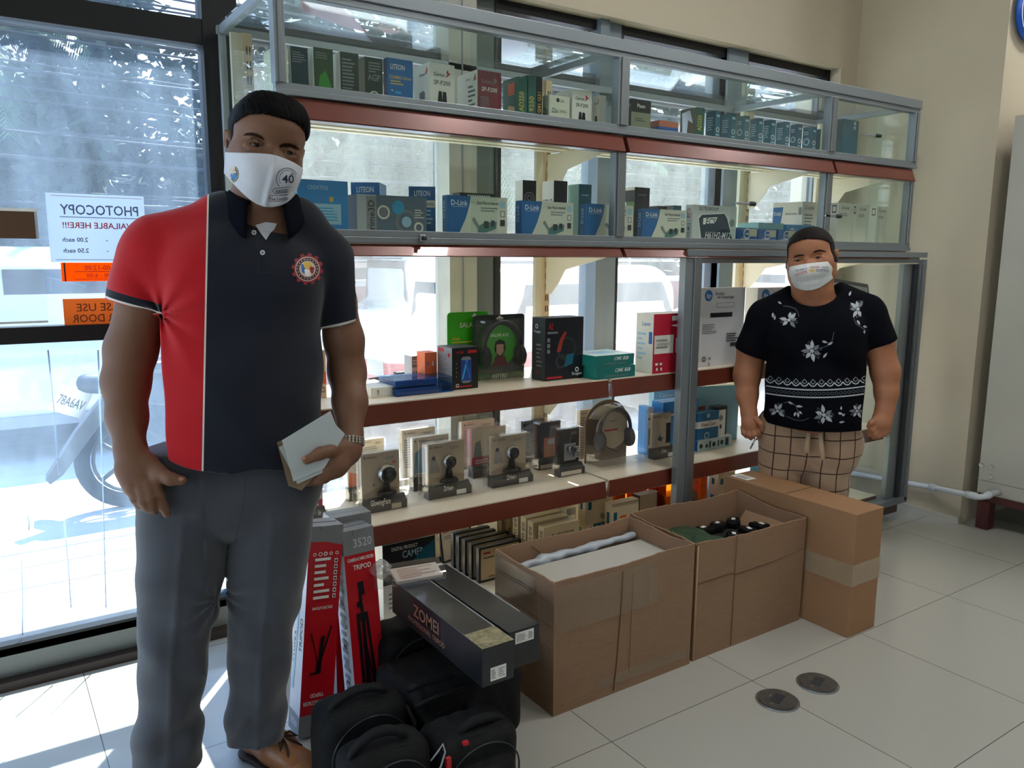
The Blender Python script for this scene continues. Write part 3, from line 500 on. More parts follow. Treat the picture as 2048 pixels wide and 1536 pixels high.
pb('flat_box', 1516, 1566, 445, 0, Z2, 'pale teal flat box lying behind the processor boxes', Y=2.42, depth=.12, cols=[mat('pale_teal_box', '84b9bd', .4)])
pb('processor_box', 1572, 1628, 449, 0, Z2, 'sky-blue box behind the woman\'s head on the second row', Y=2.41, depth=.1, cols=[mat('sky_blue_box', '1c84bd', .4)], front=[('c', .2, .6, .12, WHB)])
pb('router_box', 1603, 1632, 403, 0, Z2, 'big white and blue router box leaning over the sky-blue box', Y=2.47, SL=1545, cols=[WHB, WHB, WHB], front=[('t', 'D-Link', .5, .84, .08, M_DGRY, .9), ('l', .15, .4, .8, .75, 5, M_GRY)], side=[('p', [(0, 0), (0, .9), (.35, .9), (.28, .5), (.15, .0)], BLUB), ('t', 'D-Link', .16, .72, .09, WHB, .24), ('t', 'Wireless Internet', .62, .72, .06, M_GRY, .4), ('r', .88, .72, .98, .88, M_GRY)], group='white router boxes')
for i, (a, c, t, s, lb) in enumerate([(1675, 1703, 405, 1655, 'pale router box, leftmost of the three in the short right bay'), (1711, 1737, 408, 1703, 'pale router box, middle of the three in the short right bay'), (1752, 1772, 412, 1736, 'pale router box, rightmost of the three in the short right bay')]):
    pb('router_box', a, c, t, 0, Z2, lb, Y=y2 + .02, SL=s, cols=[LGB, WHB, WHB], front=[('t', 'D-Link', .5, .86, .07, M_DGRY, .8), ('l', .15, .7, .8, .78, 2, M_GRY)], side=[('r', .35, .78, .8, .95, M_DGRY), ('r', .42, .81, .73, .92, WHB)], group='white router boxes')
# ---- third row
def lab(u0, v0, u1, v1): return [('r', u0, v0, u1, v1, WHB)] + [('r', u0 + (u1 - u0) * (.08 + i * .05), v0 + (v1 - v0) * .66, u0 + (u1 - u0) * (.105 + i * .05), v0 + (v1 - v0) * .78, M_DGRY) for i in range(12)] + [('r', u0 + (u1 - u0) * (.08 + i * .05), v0 + (v1 - v0) * .3, u0 + (u1 - u0) * (.105 + i * .05), v0 + (v1 - v0) * .4, M_DGRY) for i in range(12)] + [('l', u0 + (u1 - u0) * .1, v0 + (v1 - v0) * .45, u1 - .03, v1 - (v1 - v0) * .4, 3, M_GRY)]
pb('cable_box', 638, 652, 702, 797, Z3, 'orange and cream box beside the man\'s elbow', depth=.1, cols=[mat('cream_orange', 'd9b38c', .5)], front=[('r', 0, .3, 1, .55, M_ORG), ('t', 'CD', .5, .12, .12, M_DGRY, .6)])
pb('drive_box', 742, 792, 777, 796, Z3, 'flat white box lying at the shelf edge', depth=.17, cols=[WHB, WHB, WHB], front=[('tv', 'USB', .32, .5, .08, M_DGRY, .6), ('tv', 'HUB', .92, .5, .08, M_DGRY, .6)])
mkbox('card_reader_box', ony(800, 750, 2.52)[0], 2.52, Z3, .1, .09, .012, [M_WHT], label='thin white leaflet lying behind the flat boxes', cat='leaflet')
o = MB().tube([(0, 0, .006), (.05, .01, .009), (.08, .0, .012), (.1, -.02, .009), (.06, -.03, .006), (.01, -.02, .006)], .004, M_BLK, 6).build('usb_cable'); p = onz(738, 762, Z3); o.location = (p[0], p[1], Z3); tag(o, 'short black cable lying on the flat white box side', 'cable')
p = onz(791, 752, Z3); o = MB().box((0, 0, 0), (.09, .03, .014), M_DGRY, bev=.003).build('flash_drive'); o.location = (p[0], p[1] - .01, Z3 + .001); tag(o, 'dark flat stick lying left of the small icon box', 'stick')
M_BPL = glassmat('blue_clear_plastic', tint=(.55, .75, .93), haze=.08, hazecol=(.1, .35, .7), rough=.05)
def clampack(L, R, bot, z0, h, d, lb):
    Y = onz(L, bot, z0)[1]; X1 = ony(L, bot, Y)[0]; X2 = ony(R, bot - 8, Y)[0]
    e = empty('clear_flat_pack', (X1, Y, z0), 0, lb, 'package', 'blue clear flat packs')
    w = X2 - X1
    MB().box((.004, .004, .002), (w * .74, d - .006, h - .003), mat('blue_cloth_box', '16487f', .5)).build('blue_box', e)
    MB().box((0, 0, 0), (w, d, .0012), M_BPL).box((0, 0, h - .0012), (w, d, h), M_BPL).box((0, -.0008, 0), (w * .78, .0, h), M_BPL).build('clear_cover', e)
clampack(793, 908, 794, Z3 + .0005, .025, .14, 'blue clear flat pack, the lower one at the shelf edge')
clampack(790, 905, 777, Z3 + .027, .024, .14, 'blue clear flat pack lying on top of the other one')
pb('adapter_box', 824, 842, 713, 752, Z3, 'small grey and white box with rows of icons', depth=.06, Y=2.52, cols=[WHB, GRYB, GRYB], front=[('r', 0, .62, 1, 1, GRYB), ('l', .1, .7, .8, .9, 2, WHB)] + [('r', .1 + a * .3, .35 - b_ * .2, .25 + a * .3, .48 - b_ * .2, M_DGRY if (a + b_) % 2 else M_RED) for a in range(3) for b_ in range(2)])
pb('adapter_box', 850, 874, 706, 755, Z3, 'bright orange box with small pictures next to the black speaker box', depth=.06, Y=2.45, cols=[mat('bright_orange_box', 'dc6a3a', .5)], front=[('c', .2, .7, .08, M_BLU), ('r', .6, .62, .7, .75, WHB), ('c', .2, .3, .08, M_DGRY), ('r', .6, .25, .68, .4, M_BLU)])
pb('speaker_box', 904, 956, 697, 781, Z3, 'black box with a lattice-pattern blue speaker picture', SL=875, cols=[M_BLK, GRYB, M_DGRY], front=[('t', 'WSTER', .3, .86, .06, M_RED, .3), ('r', .6, .86, .95, .93, M_RED), ('p', [(.34, .72), (.42, .78), (.66, .78), (.74, .72), (.66, .68), (.42, .68)], M_GRY), ('r', .34, .2, .74, .7, mat('lattice_blue', '143a8a', .4)), ('p', [(.36, .24), (.54, .7), (.6, .7), (.42, .24)], M_CYAN), ('p', [(.72, .24), (.54, .7), (.48, .7), (.66, .24)], M_BLU), ('p', [(.34, .2), (.42, .15), (.66, .15), (.74, .2)], M_GRY), ('l', .1, .04, .9, .1, 1, M_RED), ('o', .2, .1, .06, .04, WHB)] + [('c', .16, .32 + i * .1, .02, M_GRY) for i in range(4)], side=[('r', .05, .88, .45, .97, M_RED), ('c', .8, .82, .08, M_RED), ('l', .15, .2, .7, .8, 10, M_GRY)])
pb('headset_box', 1090, 1166, 637, 763, Z3, 'black headset box with a grey side and an open lid', SL=1064, cols=[mat('navy_black_box', '10121c', .35), mat('graphite_side', '3e4244', .3), M_DGRY], front=[('t', 'A2', .14, .82, .1, M_RED, .12, .1), ('o', .56, .5, .25, .2, M_DGRY), ('p', [(.3, .45), (.38, .66), (.5, .78), (.56, .76), (.46, .62), (.4, .46)], mat('red_pad', '9c2b20', .5)), ('o', .42, .3, .15, .1, M_DGRY), ('p', [(.5, .2), (.56, .4), (.75, .42), (.72, .25)], TEB), ('t', 'The Legioner', .84, .06, .05, M_WHT, .28), ('o', .84, .15, .05, .03, M_WHT), ('r', .04, .03, .45, .06, M_RED)] + [('r', .05, .62 - i * .09, .12, .68 - i * .09, M_GRY) for i in range(3)] + [('r', .05, .75, .32, .78, M_GRY)], side=[('o', .35, .86, .1, .07, M_WHT), ('t', 'The Legioner', .4, .76, .04, M_WHT, .5), ('t', 'A2', .4, .1, .07, M_RED, .25), ('l', .35, .2, .8, .6, 6, M_GRY)])
GC = mat('game_box_green', '0e6b66', .4)
for (L, R, t, b_, z, lb) in [(1194, 1270, 736, 758, Z3, 'dark green flat game set box, lower of the stacked pair'), (1190, 1268, 713, 736, None, 'dark green flat game set box, upper of the stacked pair')]:
    if z is None: z = zc_ + .001
    o = pb('game_set_box', L, R, t, b_, z, lb, Y=2.28, depth=.16, cols=[GC, mat('game_side', '1c8880', .4), mat('pale_game_top', 'c9dedb', .4)], front=[('t', 'CMK 858', .66, .5, .32, M_WHT, .42, .2), ('t', 'PROFESSIONAL GAME SET', .52, .15, .16, M_GRY, .8)], topd=[('r', .3, .3, .75, .7, PALE)], group='stacked game set boxes')
    zc_ = o.location.z + max(v.co.z for v in o.data.vertices)
pb('printer_box', 1306, 1389, 629, 748, Z3, 'red box with a white barcode label behind the lower aluminium post', SL=1272, cols=[mat('crimson_box', 'b81f38', .4), WHB, WHB], front=lab(.03, .33, .48, .64) + lab(.52, .33, .9, .58) + [('r', .4, .88, .7, .96, WHB), ('p', [(.38, .8), (.55, .83), (.6, .76)], WHB), ('r', .04, .14, .1, .18, WHB), ('r', .14, .14, .2, .18, WHB), ('r', .06, .05, .1, .1, WHB), ('r', .16, .05, .2, .1, WHB)], side=[('t', 'Laser', .6, .8, .07, M_BLU, .6), ('r', .75, .5, .95, .7, M_BLU), ('l', .1, .2, .6, .7, 6, PALE)])
HPB = mat('pale_printer_box', 'c5c6c8', .5)
HPD = [('c', .17, .905, .085, BLUB), ('t', 'hp', .17, .875, .065, WHB, .1, .25), ('t', 'DeskJet', .42, .91, .04, M_DGRY, .24), ('t', 'Ink Advantage', .55, .865, .04, M_DGRY, .5), ('r', .22, .625, .72, .685, M_DGRY), ('r', .25, .63, .69, .675, M_BLK), ('o', .9, .5, .012, .008, M_DGRY), ('t', '14', .24, .08, .045, M_DGRY), ('r', .7, .24, .88, .29, M_DGRY), ('l', .6, .3, .9, .42, 4, M_DGRY), ('l', .05, .42, .4, .55, 6, M_GRY), ('t', 'il', .24, .01, .04, M_DGRY), ('o', .12, .1, .04, .025, M_DGRY), ('r', .35, .75, .75, .81, M_GRY), ('r', .36, .755, .74, .805, HPB)]
pb('printer_box', 1399, 1487, 577, 735, Z3, 'large pale grey printer box with a handle hole, right of the lower post', SL=1387, cols=[HPB, WHB, WHB], front=HPD, group='pale printer boxes')
pb('printer_box', 1512, 1602, 577, 735, Z3, 'large pale grey printer box half hidden behind the woman', Y=2.30, SL=1488, cols=[HPB, WHB, WHB], front=HPD, group='pale printer boxes')
# glossy black framed monitor leaning behind the woman
p = ony(1690, 610, 2.40); e = empty('monitor', (p[0], 2.42, Z3), 0, 'glossy black framed screen in plastic behind the shoulder of the woman', 'monitor')
RM = Matrix.Rotation(-.25, 4, 'X') @ Matrix.Rotation(.12, 4, 'Y')
MB().box((-.12, -.01, .01), (.30, .02, .37), M_BLK, RM, bev=.012).build('casing', e)
MB().box((-.09, -.0125, .04), (.275, -.0105, .345), mat('screen_grey', 'a9b2b4', .12, coat=.5), RM).build('screen', e)
# green hang card and headset packs
def rr(w, h, r, n=5):
    out = []
    for cx, cz, a0 in ((w - r, h - r, 0), (r, h - r, 90), (r, r, 180), (w - r, r, 270)):
        for i in range(n + 1): a = math.radians(a0 + 90 * i / n); out.append((cx + r * math.cos(a), cz + r * math.sin(a)))
    return out
SGR = mat('vivid_green_card', '35a514', .4)
def headset(e, c, r, m, pad, T=None, arm=True):
    pts = [(c[0] + r * math.sin(a) * .92, c[1], c[2] + r * math.cos(a) * 1.1) for a in np.linspace(-1.9, 1.9, 21)]
    b = MB()
    for q in range(20): pass
    b.tube(pts, [r * .085] * 21, m, 8, T); b.build('headband', e)
    for s in (-1, 1):
        q = pts[0] if s < 0 else pts[-1]
        MB().lathe([(0, -r * .16), (r * .3, -r * .16), (r * .36, -r * .1), (r * .36, r * .05), (r * .24, r * .14), (0, r * .14)], pad, (q[0] - s * r * .02, q[1] - r * .02, q[2] + r * .05), 20, T, 'x', (1, 1.2)).build('ear_cup', e)
    if arm:
        MB().tube([(pts[0][0], pts[0][1] - .01, pts[0][2]), (pts[0][0] + r * .3, pts[0][1] - .02, pts[0][2] - r * .25), (c[0], c[1] - .02, c[2] - r * .85)], r * .03, M_BLK, 6, T).build('microphone', e)
def cardpack(L, R, top, bot, z, lb, colr, name='headset_pack', text='SALAR', hs=True, group=None):
    p = onz(L, bot, z); Y = p[1]; w = ony(R, bot - 5, Y)[0] - p[0]; h = ony(L, top, Y)[2] - z
    e = empty(name, (p[0], Y, z), 0, lb, 'package', group)
    m = MB().prism([(a, b_) for a, b_ in rr(w, h, .014)], .05, .053, colr)
    return e, w, h, m
e, w, h, m = cardpack(909, 990, 627, 768, Z3, 'vivid green headset hang card, standing behind the camouflage headset pack', SGR)
deco(m, [('t', 'SALAR', .5, .78, .07, WHB, .55), ('t', 'A566', .2, .6, .045, M_YEL, .22), ('r', .1, .56, .6, .575, M_YEL), ('l', .1, .4, .9, .52, 4, WHB), ('p', [(.58, .93), (.66, .985), (.74, .93)], WHB)], Matrix.Translation((0, .0495, 0)), w, h); m.build('card', e)
e, w, h, m = cardpack(961, 1063, 633, 766, Z3, 'camouflage headset in a clear pack with a green disc, left of the black headset box', M_DGRY, group='headset packs')
m2 = mat('camouflage_dark', '26302a', .4, var=.5, vscale=40)
m = MB().prism(rr(w, h, .014), .05, .053, m2); F = Matrix.Translation((0, .0495, 0))
deco(m, [('c', .5, .52, .34, SGR), ('t', 'SALAR A10', .5, .66, .05, WHB, .42), ('p', [(.4, .45), (.42, .58), (.5, .62), (.6, .58), (.62, .46), (.56, .36), (.46, .36)], M_BLK), ('p', [(.44, .4), (.44, .54), (.58, .54), (.58, .42), (.52, .36)], mat('face_print', 'b58a73', .5)), ('p', [(.35, .2), (.42, .36), (.6, .36), (.68, .2)], mat('maroon_print', '5e1f22', .5)), ('r', 0, 0, 1, .1, mat('camo_green', '3d5c2b', .5)), ('t', 'A571EU', .5, .02, .06, WHB, .5), ('p', [(.42, .94), (.5, .985), (.58, .94)], WHB)], F, w, h); m.build('card', e)
headset(e, (w / 2, .022, h * .48), w * .40, M_BLK, mat('ear_pad_black', '1a1b1d', .6), arm=False)
m = MB(); ps = rr(w - .01, h - .02, .02); m.prism([(a + .005, b_ + .005) for a, b_ in ps], -.012, .049, M_PLAST); m.build('clear_shell', e)
# ---- fourth row: webcams in clear packs
CARD = mat('champagne_card', 'b3a48c', .35); FOOT = mat('graphite_foot', '3a3936', .35); PNK = mat('rose_card', 'a8344c', .4); PCARD = mat('pale_pack_card', 'cfc3ae', .4)
def campack(L, R, top, bot, lb, kind='cam', card=CARD, z=Z4, foot=True, footcol=FOOT, name='webcam_pack', group='webcam packs on the fourth shelf', word='A4TECH', dep=.014, pic=None):
    p = onz(L, bot, z); Y = p[1]; w = ony(R, bot - 8, Y)[0] - p[0]; h = ony(L, top, Y)[2] - z
    e = empty(name, (p[0], Y, z + .0005), 0, lb, 'package', group)
    fh = h * .17 if foot else 0; off = .022 if foot else 0
    c = MB().box((w * .02, off, fh * .7), (w * .98, off + dep, h * .985), card)
    F = Matrix.Translation((w * .02, off, 0)); ww = w * .96
    d = [('r', .08, .9, .11, .93, M_DGRY), ('t', word, .28, .895, .035, M_DGRY, .3), ('l', .62, .84, .95, .9, 2, M_GRY)]
    if kind == 'cam': d += [('p', [(.08, .45), (.1, .7), (.2, .76), (.3, .6), (.34, .45)], mat('photo_grey', '8a8a84', .5)), ('c', .17, .72, .05, M_DGRY), ('l', .08, .3, .35, .36, 2, M_GRY), ('p', [(0, .18), (1, .18), (1, .36), (.6, .42), (0, .3)], mat('card_shade_print', '96866e', .4))]
    if kind == 'bigcam': d += [('p', [(.05, .3), (.5, .4), (.95, .35), (.95, .2), (.05, .2)], mat('card_shade_print', '96866e', .4)), ('c', .32, .44, .02, M_DGRY), ('l', .8, .76, .95, .82, 2, M_RED)]
    if kind == 'pic': d += pic
    deco(c, d, F, ww, h); co_ = c.build('card', e)
    if foot:
        f = MB().prism([(0, 0), (0, fh * .8), (off * .5, fh), (off, fh * 1.35), (off + .004, fh * 1.35), (off + dep, fh * 1.3), (off + dep, 0)], -w * .02, w * 1.10, footcol, axis='x')
        deco(f, [('t', 'GlowingFace' if kind == 'bigcam' else 'Driver-', .42 if kind == 'bigcam' else .5, .12, .6 * fh / h, WHB, .5 if kind == 'bigcam' else .26), ('r', .7, .1 * fh / h, .95, .62 * fh / h, WHB if kind != 'bigcam' else CARD)] if footcol is FOOT else [('r', .05, .1 * fh / h, .95, .6 * fh / h, PCARD)], Matrix.Translation((0, 0, 0)), w, h)
        f.build('foot', e)
    if kind in ('cam', 'bigcam'):
        k = .24 if kind == 'bigcam' else .17; cx, cz = w * (.62 if kind == 'bigcam' else .55), h * (.62 if kind == 'bigcam' else .64)
        b = MB().ball((cx, off - .012, cz), (w * k, w * k * .8, w * k), M_SIL, n=20).lathe([(w * k * .8, -.002), (w * k * .6, -w * k * .35), (0, -w * k * .35)], M_BLK, (cx, off - .012 - w * k * .45, cz), 20, None, 'y').lathe([(w * k * .34, 0), (w * k * .3, -.004), (0, -.004)], M_DGRY, (cx, off - .012 - w * k * .8, cz), 16, None, 'y')
        b.build('webcam', e)
        MB().tube([(cx, off - .01, cz - w * k * .8), (cx, off - .01, h * .35)], [w * .06, w * .09], M_BLK, 10).lathe([(0, .012), (w * .2, .006), (w * .24, 0), (w * .24, -.006), (0, -.008)], M_BLK, (cx, off - .012, h * .30), 20, None, 'z', (1, .6)).build('stand', e)
    if kind == 'darkcam':
        deco(c, [], F, ww, h)
        b = MB().box((w * .3, off - .004, h * .3), (w * .8, off - .001, h * .66), GRYB).box((w * .35, off - .03, h * .52), (w * .8, off - .005, h * .62), M_SIL, bev=.004).lathe([(0, 0), (w * .09, 0), (w * .09, .02), (0, .02)], M_DGRY, (w * .47, off - .045, h * .57), 16, None, 'y').box((w * .62, off - .03, h * .38), (w * .82, off - .008, h * .52), M_SIL, bev=.003)
        b.build('webcam', e)
    s = MB(); s.prism([(-.006, 0), (-.006, h * .98), (.004, h * 1.01), (w - .004, h * 1.01), (w + .006, h * .98), (w * 1.12, 0)], -.004, off + dep + .006, M_PLAST); s.prism([(-.02, .0), (-.02, h * 1.06), (w + .018, h * 1.06), (w + .018, 0)], off + dep + .006, off + dep + .0075, M_PLAST)
    s.build('clear_shell', e)
    return e
campack(728, 807, 911, 1030, 'webcam pack with a big round silver lens, nearest to the man\'s watch', 'bigcam')
campack(859, 936, 891, 1001, 'webcam pack with a small round camera on a foot, second in the front line', 'cam')
campack(987, 1059, 876, 977, 'webcam pack with a tilted camera, third in the front line', 'cam')
campack(1120, 1165, 861, 955, 'black webcam pack with a silver clip camera', 'darkcam', card=mat('black_card', '17181a', .35), footcol=mat('dark_foot_white', '2b2c2e', .35), word='A4TECH')
mp_ = [('p', [(.05, .3), (.08, .7), (.3, .8), (.5, .5), (.5, .3)], mat('blue_photo', '5f93a8', .5)), ('l', .1, .1, .6, .28, 4, M_GRY)]
campack(829, 905, 878, 983, 'pale pack with a bluish photo, behind the second webcam pack', 'pic', card=PCARD, pic=mp_, foot=True)
campack(804, 872, 860, 958, 'pale blank-backed pack, third deep behind the second webcam pack', 'pic', card=PCARD, pic=[('l', .05, .2, .9, .8, 12, M_GRY)], foot=False, dep=.02)
campack(948, 1018, 861, 957, 'rose-red webcam pack behind the third webcam pack', 'pic', card=PNK, pic=[('r', 0, .4, 1, 1, PCARD), ('p', [(.05, .4), (.1, .7), (.25, .75), (.3, .4)], M_GRY), ('l', .1, .25, .6, .35, 2, WHB)])
campack(922, 990, 844, 935, 'pale pink-backed pack farthest behind the rose-red pack', 'pic', card=PCARD, pic=[('l', .05, .2, .9, .8, 14, mat('rose_line', 'b98a86', .5))], foot=False, dep=.02)
campack(1078, 1127, 848, 941, 'black pack with an orange camera picture behind the silver clip camera', 'pic', card=mat('black_card', '17181a', .35), pic=[('r', .3, .2, .75, .65, mat('orange_photo', 'b8683c', .5)), ('r', .45, .5, .75, .62, M_SIL)], footcol=mat('dark_foot_white', '2b2c2e', .35))
campack(1046, 1089, 842, 926, 'black lined card pack deep behind the orange camera picture', 'pic', card=mat('black_card', '17181a', .35), pic=[('l', .1, .1, .9, .9, 16, M_GRY)], foot=False, dep=.02)
campack(700, 726, 893, 1003, 'pack with an orange and cream card partly behind the big lens pack', 'pic', card=PCARD, pic=[('p', [(.1, .1), (.2, .5), (.8, .45), (.9, .1)], M_ORG)])
campack(722, 770, 880, 955, 'pale lined pack at the back behind the big lens pack', 'pic', card=PCARD, pic=[('l', .05, .2, .9, .8, 12, M_GRY)], foot=False, dep=.02)
campack(628, 652, 925, 1047, 'rose-red webcam pack beside the hip of the man', 'pic', card=PNK, pic=[('r', 0, .35, 1, 1, PCARD), ('l', .1, .15, .8, .3, 2, WHB)])
campack(1158, 1192, 820, 918, 'pale lined card pack left of the arched headset pack', 'pic', card=PCARD, pic=[('l', .05, .05, .95, .85, 16, M_GRY)], foot=False, dep=.02)
campack(1309, 1347, 830, 920, 'webcam pack with a blue bird motif, just left of the lower post', 'pic', card=CARD, pic=[('p', [(.3, .4), (.45, .5), (.5, .42), (.65, .46), (.5, .34)], TEB), ('r', .75, .3, 1, .75, M_BLK)])
# arched headset pack
p = onz(1192, 935, Z4); Y = p[1]; w = ony(1276, 925, Y)[0] - p[0]; h = ony(1230, 806, Y)[2] - Z4
e = empty('headset_pack', (p[0], Y, Z4 + .0005), 0, 'grey headset in an arched clear pack with a brown back card', 'package')
arc = [(0, 0), (w, 0)] + [(w / 2 + w / 2 * math.cos(a), h * .62 + h * .38 * math.sin(a)) for a in np.linspace(0, math.pi, 17)]
m = MB().prism(arc, .075, .078, mat('mocha_card', '8b7560', .4)); deco(m, [('r', .42, .9, .58, .925, WHB)], Matrix.Translation((0, .0745, 0)), w, h); m.build('card', e)
disc = MB().prism([(w * .5 + w * .36 * math.cos(a), h * .52 + h * .3 * math.sin(a)) for a in np.linspace(0, 6.283, 29)[:-1]], .035, .045, CARD); deco(disc, [('t', 'A4TECH', .5, .66, .03, M_DGRY, .2), ('l', .3, .5, .7, .56, 1, M_RED)], Matrix.Translation((0, .035, 0)), w, h); disc.build('inner_card', e)
headset(e, (w / 2, .02, h * .5), w * .40, mat('headset_grey', '3a3b3d', .4), mat('ear_pad_grey', '4a4c4e', .6))
m = MB().prism([(w / 2 + (a - w / 2) * .96, .004 + b_ * .95) for a, b_ in arc], -.025, .074, M_PLAST); m.build('clear_shell', e)
# right part of the fourth row
pb('keyboard_box', 1295, 1306, 815, 910, Z4, 'blue box with a white arched panel right of the arched headset pack', SL=1276, cols=[WHB, mat('azure_side', '2f86cf', .4), mat('azure_side', '2f86cf', .4)], front=[('r', .2, .2, .8, .55, M_BLK), ('l', .1, .7, .9, .8, 1, M_DGRY)])
pb('webcam_box', 1325, 1394, 806, 880, Z4, 'tall bright blue box standing behind the lower post', Y=2.44, depth=.07, cols=[mat('azure_side', '2f86cf', .4)], front=[('l', .1, .7, .5, .8, 1, WHB)])
o = pb('drawing_tablet_box', 1395, 1463, 882, 904, Z4, 'flat long printed box under the blue and white camera box', cols=[mat('pale_teal_grey', 'a9bfc2', .4), BLUB, WHB], depth=.07, front=[('c', .1, .45, .05, M_BLK), ('c', .26, .4, .04, M_BLK), ('r', .33, .2, .38, .8, M_BLK), ('c', .47, .45, .05, M_BLK), ('r', .58, .2, .62, .75, M_BLK), ('c', .7, .5, .05, M_BLK), ('r', .8, .15, .9, .85, M_DGRY)])
zt = o.location.z + max(v.co.z for v in o.data.vertices)
o = pb('webcam_box', 1395, 1437, 828, 880, zt + .001, 'blue and white banded camera box standing on the flat long box', Y=o.location.y + .003, SL=1377, cols=[mat('ocean_blue_box', '0f5c86', .4)], front=[('r', 0, .42, 1, .68, WHB), ('t', 'ViewCam', .5, .48, .15, mat('brown_print', '5b3a2c', .5), .75), ('o', .45, .12, .12, .08, PALE), ('r', .42, .8, .56, .95, PALE)], side=[('r', 0, .42, 1, .68, WHB), ('l', .1, .05, .8, .38, 5, PALE), ('o', .5, .82, .15, .1, PALE)])
pb('camera_box', 1433, 1453, 815, 876, Z4, 'white box with black rounded edges right of the blue and white camera box', Y=2.42, depth=.05, cols=[M_BLK, M_BLK, M_BLK], front=[('r', .0, .05, .85, .92, WHB), ('c', .4, .72, .2, M_GRY), ('r', .3, .45, .5, .55, M_DGRY)])
# light blue printer carton, turned
a = onz(1402, 880, Z4 + .01); b1 = onz(1523, 895, Z4); b0 = onz(1455, 885, Z4)
dv = np.array([b1[0] - b0[0], b1[1] - b0[1]]); yw = math.atan2(dv[1], dv[0]); wlen = .50
st = np.array(b1[:2]) - dv / np.linalg.norm(dv) * .40
hh = ony(1450, 775, (b0[1]))[2] - Z4
mkbox('printer_box', 2.53, 2.60, Z4 + .0005, .44, .05, hh, [mat('ice_blue_carton', '86b3c6', .45), mat('ice_blue_carton', '86b3c6', .45), WHB], front=[('t', 'Canon', .14, .84, .075, WHB, .16), ('p', [(.42, .25), (.40, .6), (.6, .66), (.62, .3)], mat('rust_print', '8a4a3a', .5)), ('o', .5, .45, .05, .035, mat('dark_rust', '4c2318', .5))], label='big light blue printer carton beside the hip of the woman', yaw=-.30)
# ---- bottom row
HDC = mat('drive_tray_card', 'bfa87f', .45)
for i, (L, R, t, b_, lb) in enumerate([(907, 992, 1068, 1138, 'farthest'), (918, 1004, 1075, 1146, 'fourth'), (930, 1018, 1082, 1154, 'third'), (943, 1030, 1090, 1161, 'second'), (958, 1042, 1098, 1168, 'nearest')]):
    p = onz(L, b_, Z5); Y = p[1]; w = ony(R, b_ - 8, Y)[0] - p[0]; h = ony(L, t, Y)[2] - Z5
    e = empty('framed_media_pack', (p[0], Y, Z5 + .0005), 0, lb + ' of the upright black-framed packs with cream cards on the bottom shelf', 'package', 'black-framed packs on the bottom shelf')
    f = MB(); f.box((0, 0, 0), (.009, .022, h), M_BLK, bev=.002).box((w - .009, 0, 0), (w, .022, h), M_BLK, bev=.002).box((.009, 0, h - .007), (w - .009, .022, h), M_BLK, bev=.002).box((.009, 0, 0), (w - .009, .022, .007), M_BLK, bev=.002); f.build('frame', e)
    c = MB().box((.009, .004, .007), (w - .009, .012, h - .007), HDC); deco(c, [('r', .08, .82, .25, .88, M_RED), ('t', '#1 A', .42, .81, .06, M_DGRY, .25), ('l', .08, .66, .5, .74, 1, M_DGRY), ('o', .6, .5, .1, .06, M_DGRY), ('t', 'HYPER GLIDE', .35, .06, .05, M_DGRY, .55)], Matrix.Translation((.009, .004, .007)), w - .018, h - .014); c.build('card', e)
for i, (L, R, t, b_, rx, lb) in enumerate([(886, 948, 1052, 1128, -.28, 'cream card in a black frame leaning back against the black packs'), (868, 915, 1058, 1120, 0, 'slim black pack edge behind the leaning cream card')]):
    p = onz(L, b_, Z5); Y = p[1]; w = ony(R, b_ - 8, Y)[0] - p[0]; h = ony(L, t, Y)[2] - Z5
    e = empty('framed_media_pack', (p[0], Y, Z5 + .0005), 0, lb, 'package', None); e.rotation_euler = (0, -.12 if i == 0 else -.02, 0)
    MB().box((0, 0, 0), (.007, .012, h), M_BLK).box((w - .007, 0, 0), (w, .012, h), M_BLK).box((.007, 0, h - .006), (w - .007, .012, h), M_BLK).box((.007, 0, 0), (w - .007, .012, .006), M_BLK).build('frame', e)
    c = MB().box((.007, .003, .006), (w - .007, .008, h - .006), PCARD if i == 0 else HDC); deco(c, [('r', .1, .8, .3, .86, M_RED), ('o', .7, .85, .08, .05, M_DGRY), ('l', .1, .6, .5, .72, 2, M_GRY)], Matrix.Translation((.007, .003, .006)), w - .014, h - .012); c.build('card', e)
TB = mat('tan_media_box', 'd0b98e', .5)
for i, (L, R, t, b_, lb) in enumerate([(1036, 1118, 1028, 1091, 'farthest'), (1052, 1134, 1037, 1099, 'third'), (1066, 1152, 1046, 1106, 'second'), (1088, 1170, 1056, 1114, 'nearest')]):
    mkbox('media_box', ony(L, t, 2.48 - .05 * i)[0], 2.48 - .05 * i, Z5 + .0005, .17, .036, ony(L, t, 2.48 - .05 * i)[2] - Z5, [TB, TB, mat('tan_top', 'e0cfa8', .5)], front=[('o', .25, .8, .05, .03, M_DGRY), ('t', 'USB 2.0 TO IDE', .6, .76, .09, M_DGRY, .5)], side=[('tv', 'HYPER X TO IDE', .75, .5, .5, M_DGRY, .85)], label=lb + ' of the four tan boxes with upright side writing on the bottom shelf', group='tan media boxes on the bottom shelf')
for i, (L, R, t, b_, lb) in enumerate([(994, 1004, 1020, 1078, 'thin tan box behind the black-framed packs, left one'), (1012, 1024, 1018, 1082, 'thin tan box behind the black-framed packs, right one'), (1030, 1100, 1010, 1070, 'tan box farthest back with a dark edge on the bottom shelf')]):
    pb('media_box', L, R, t, 0, Z5, lb, Y=2.56, depth=.1, cols=[TB, TB, TB], front=[('tv', 'USB 2.0', .75 if i < 2 else .1, .5, .5 if i < 2 else .1, M_DGRY, .7)])
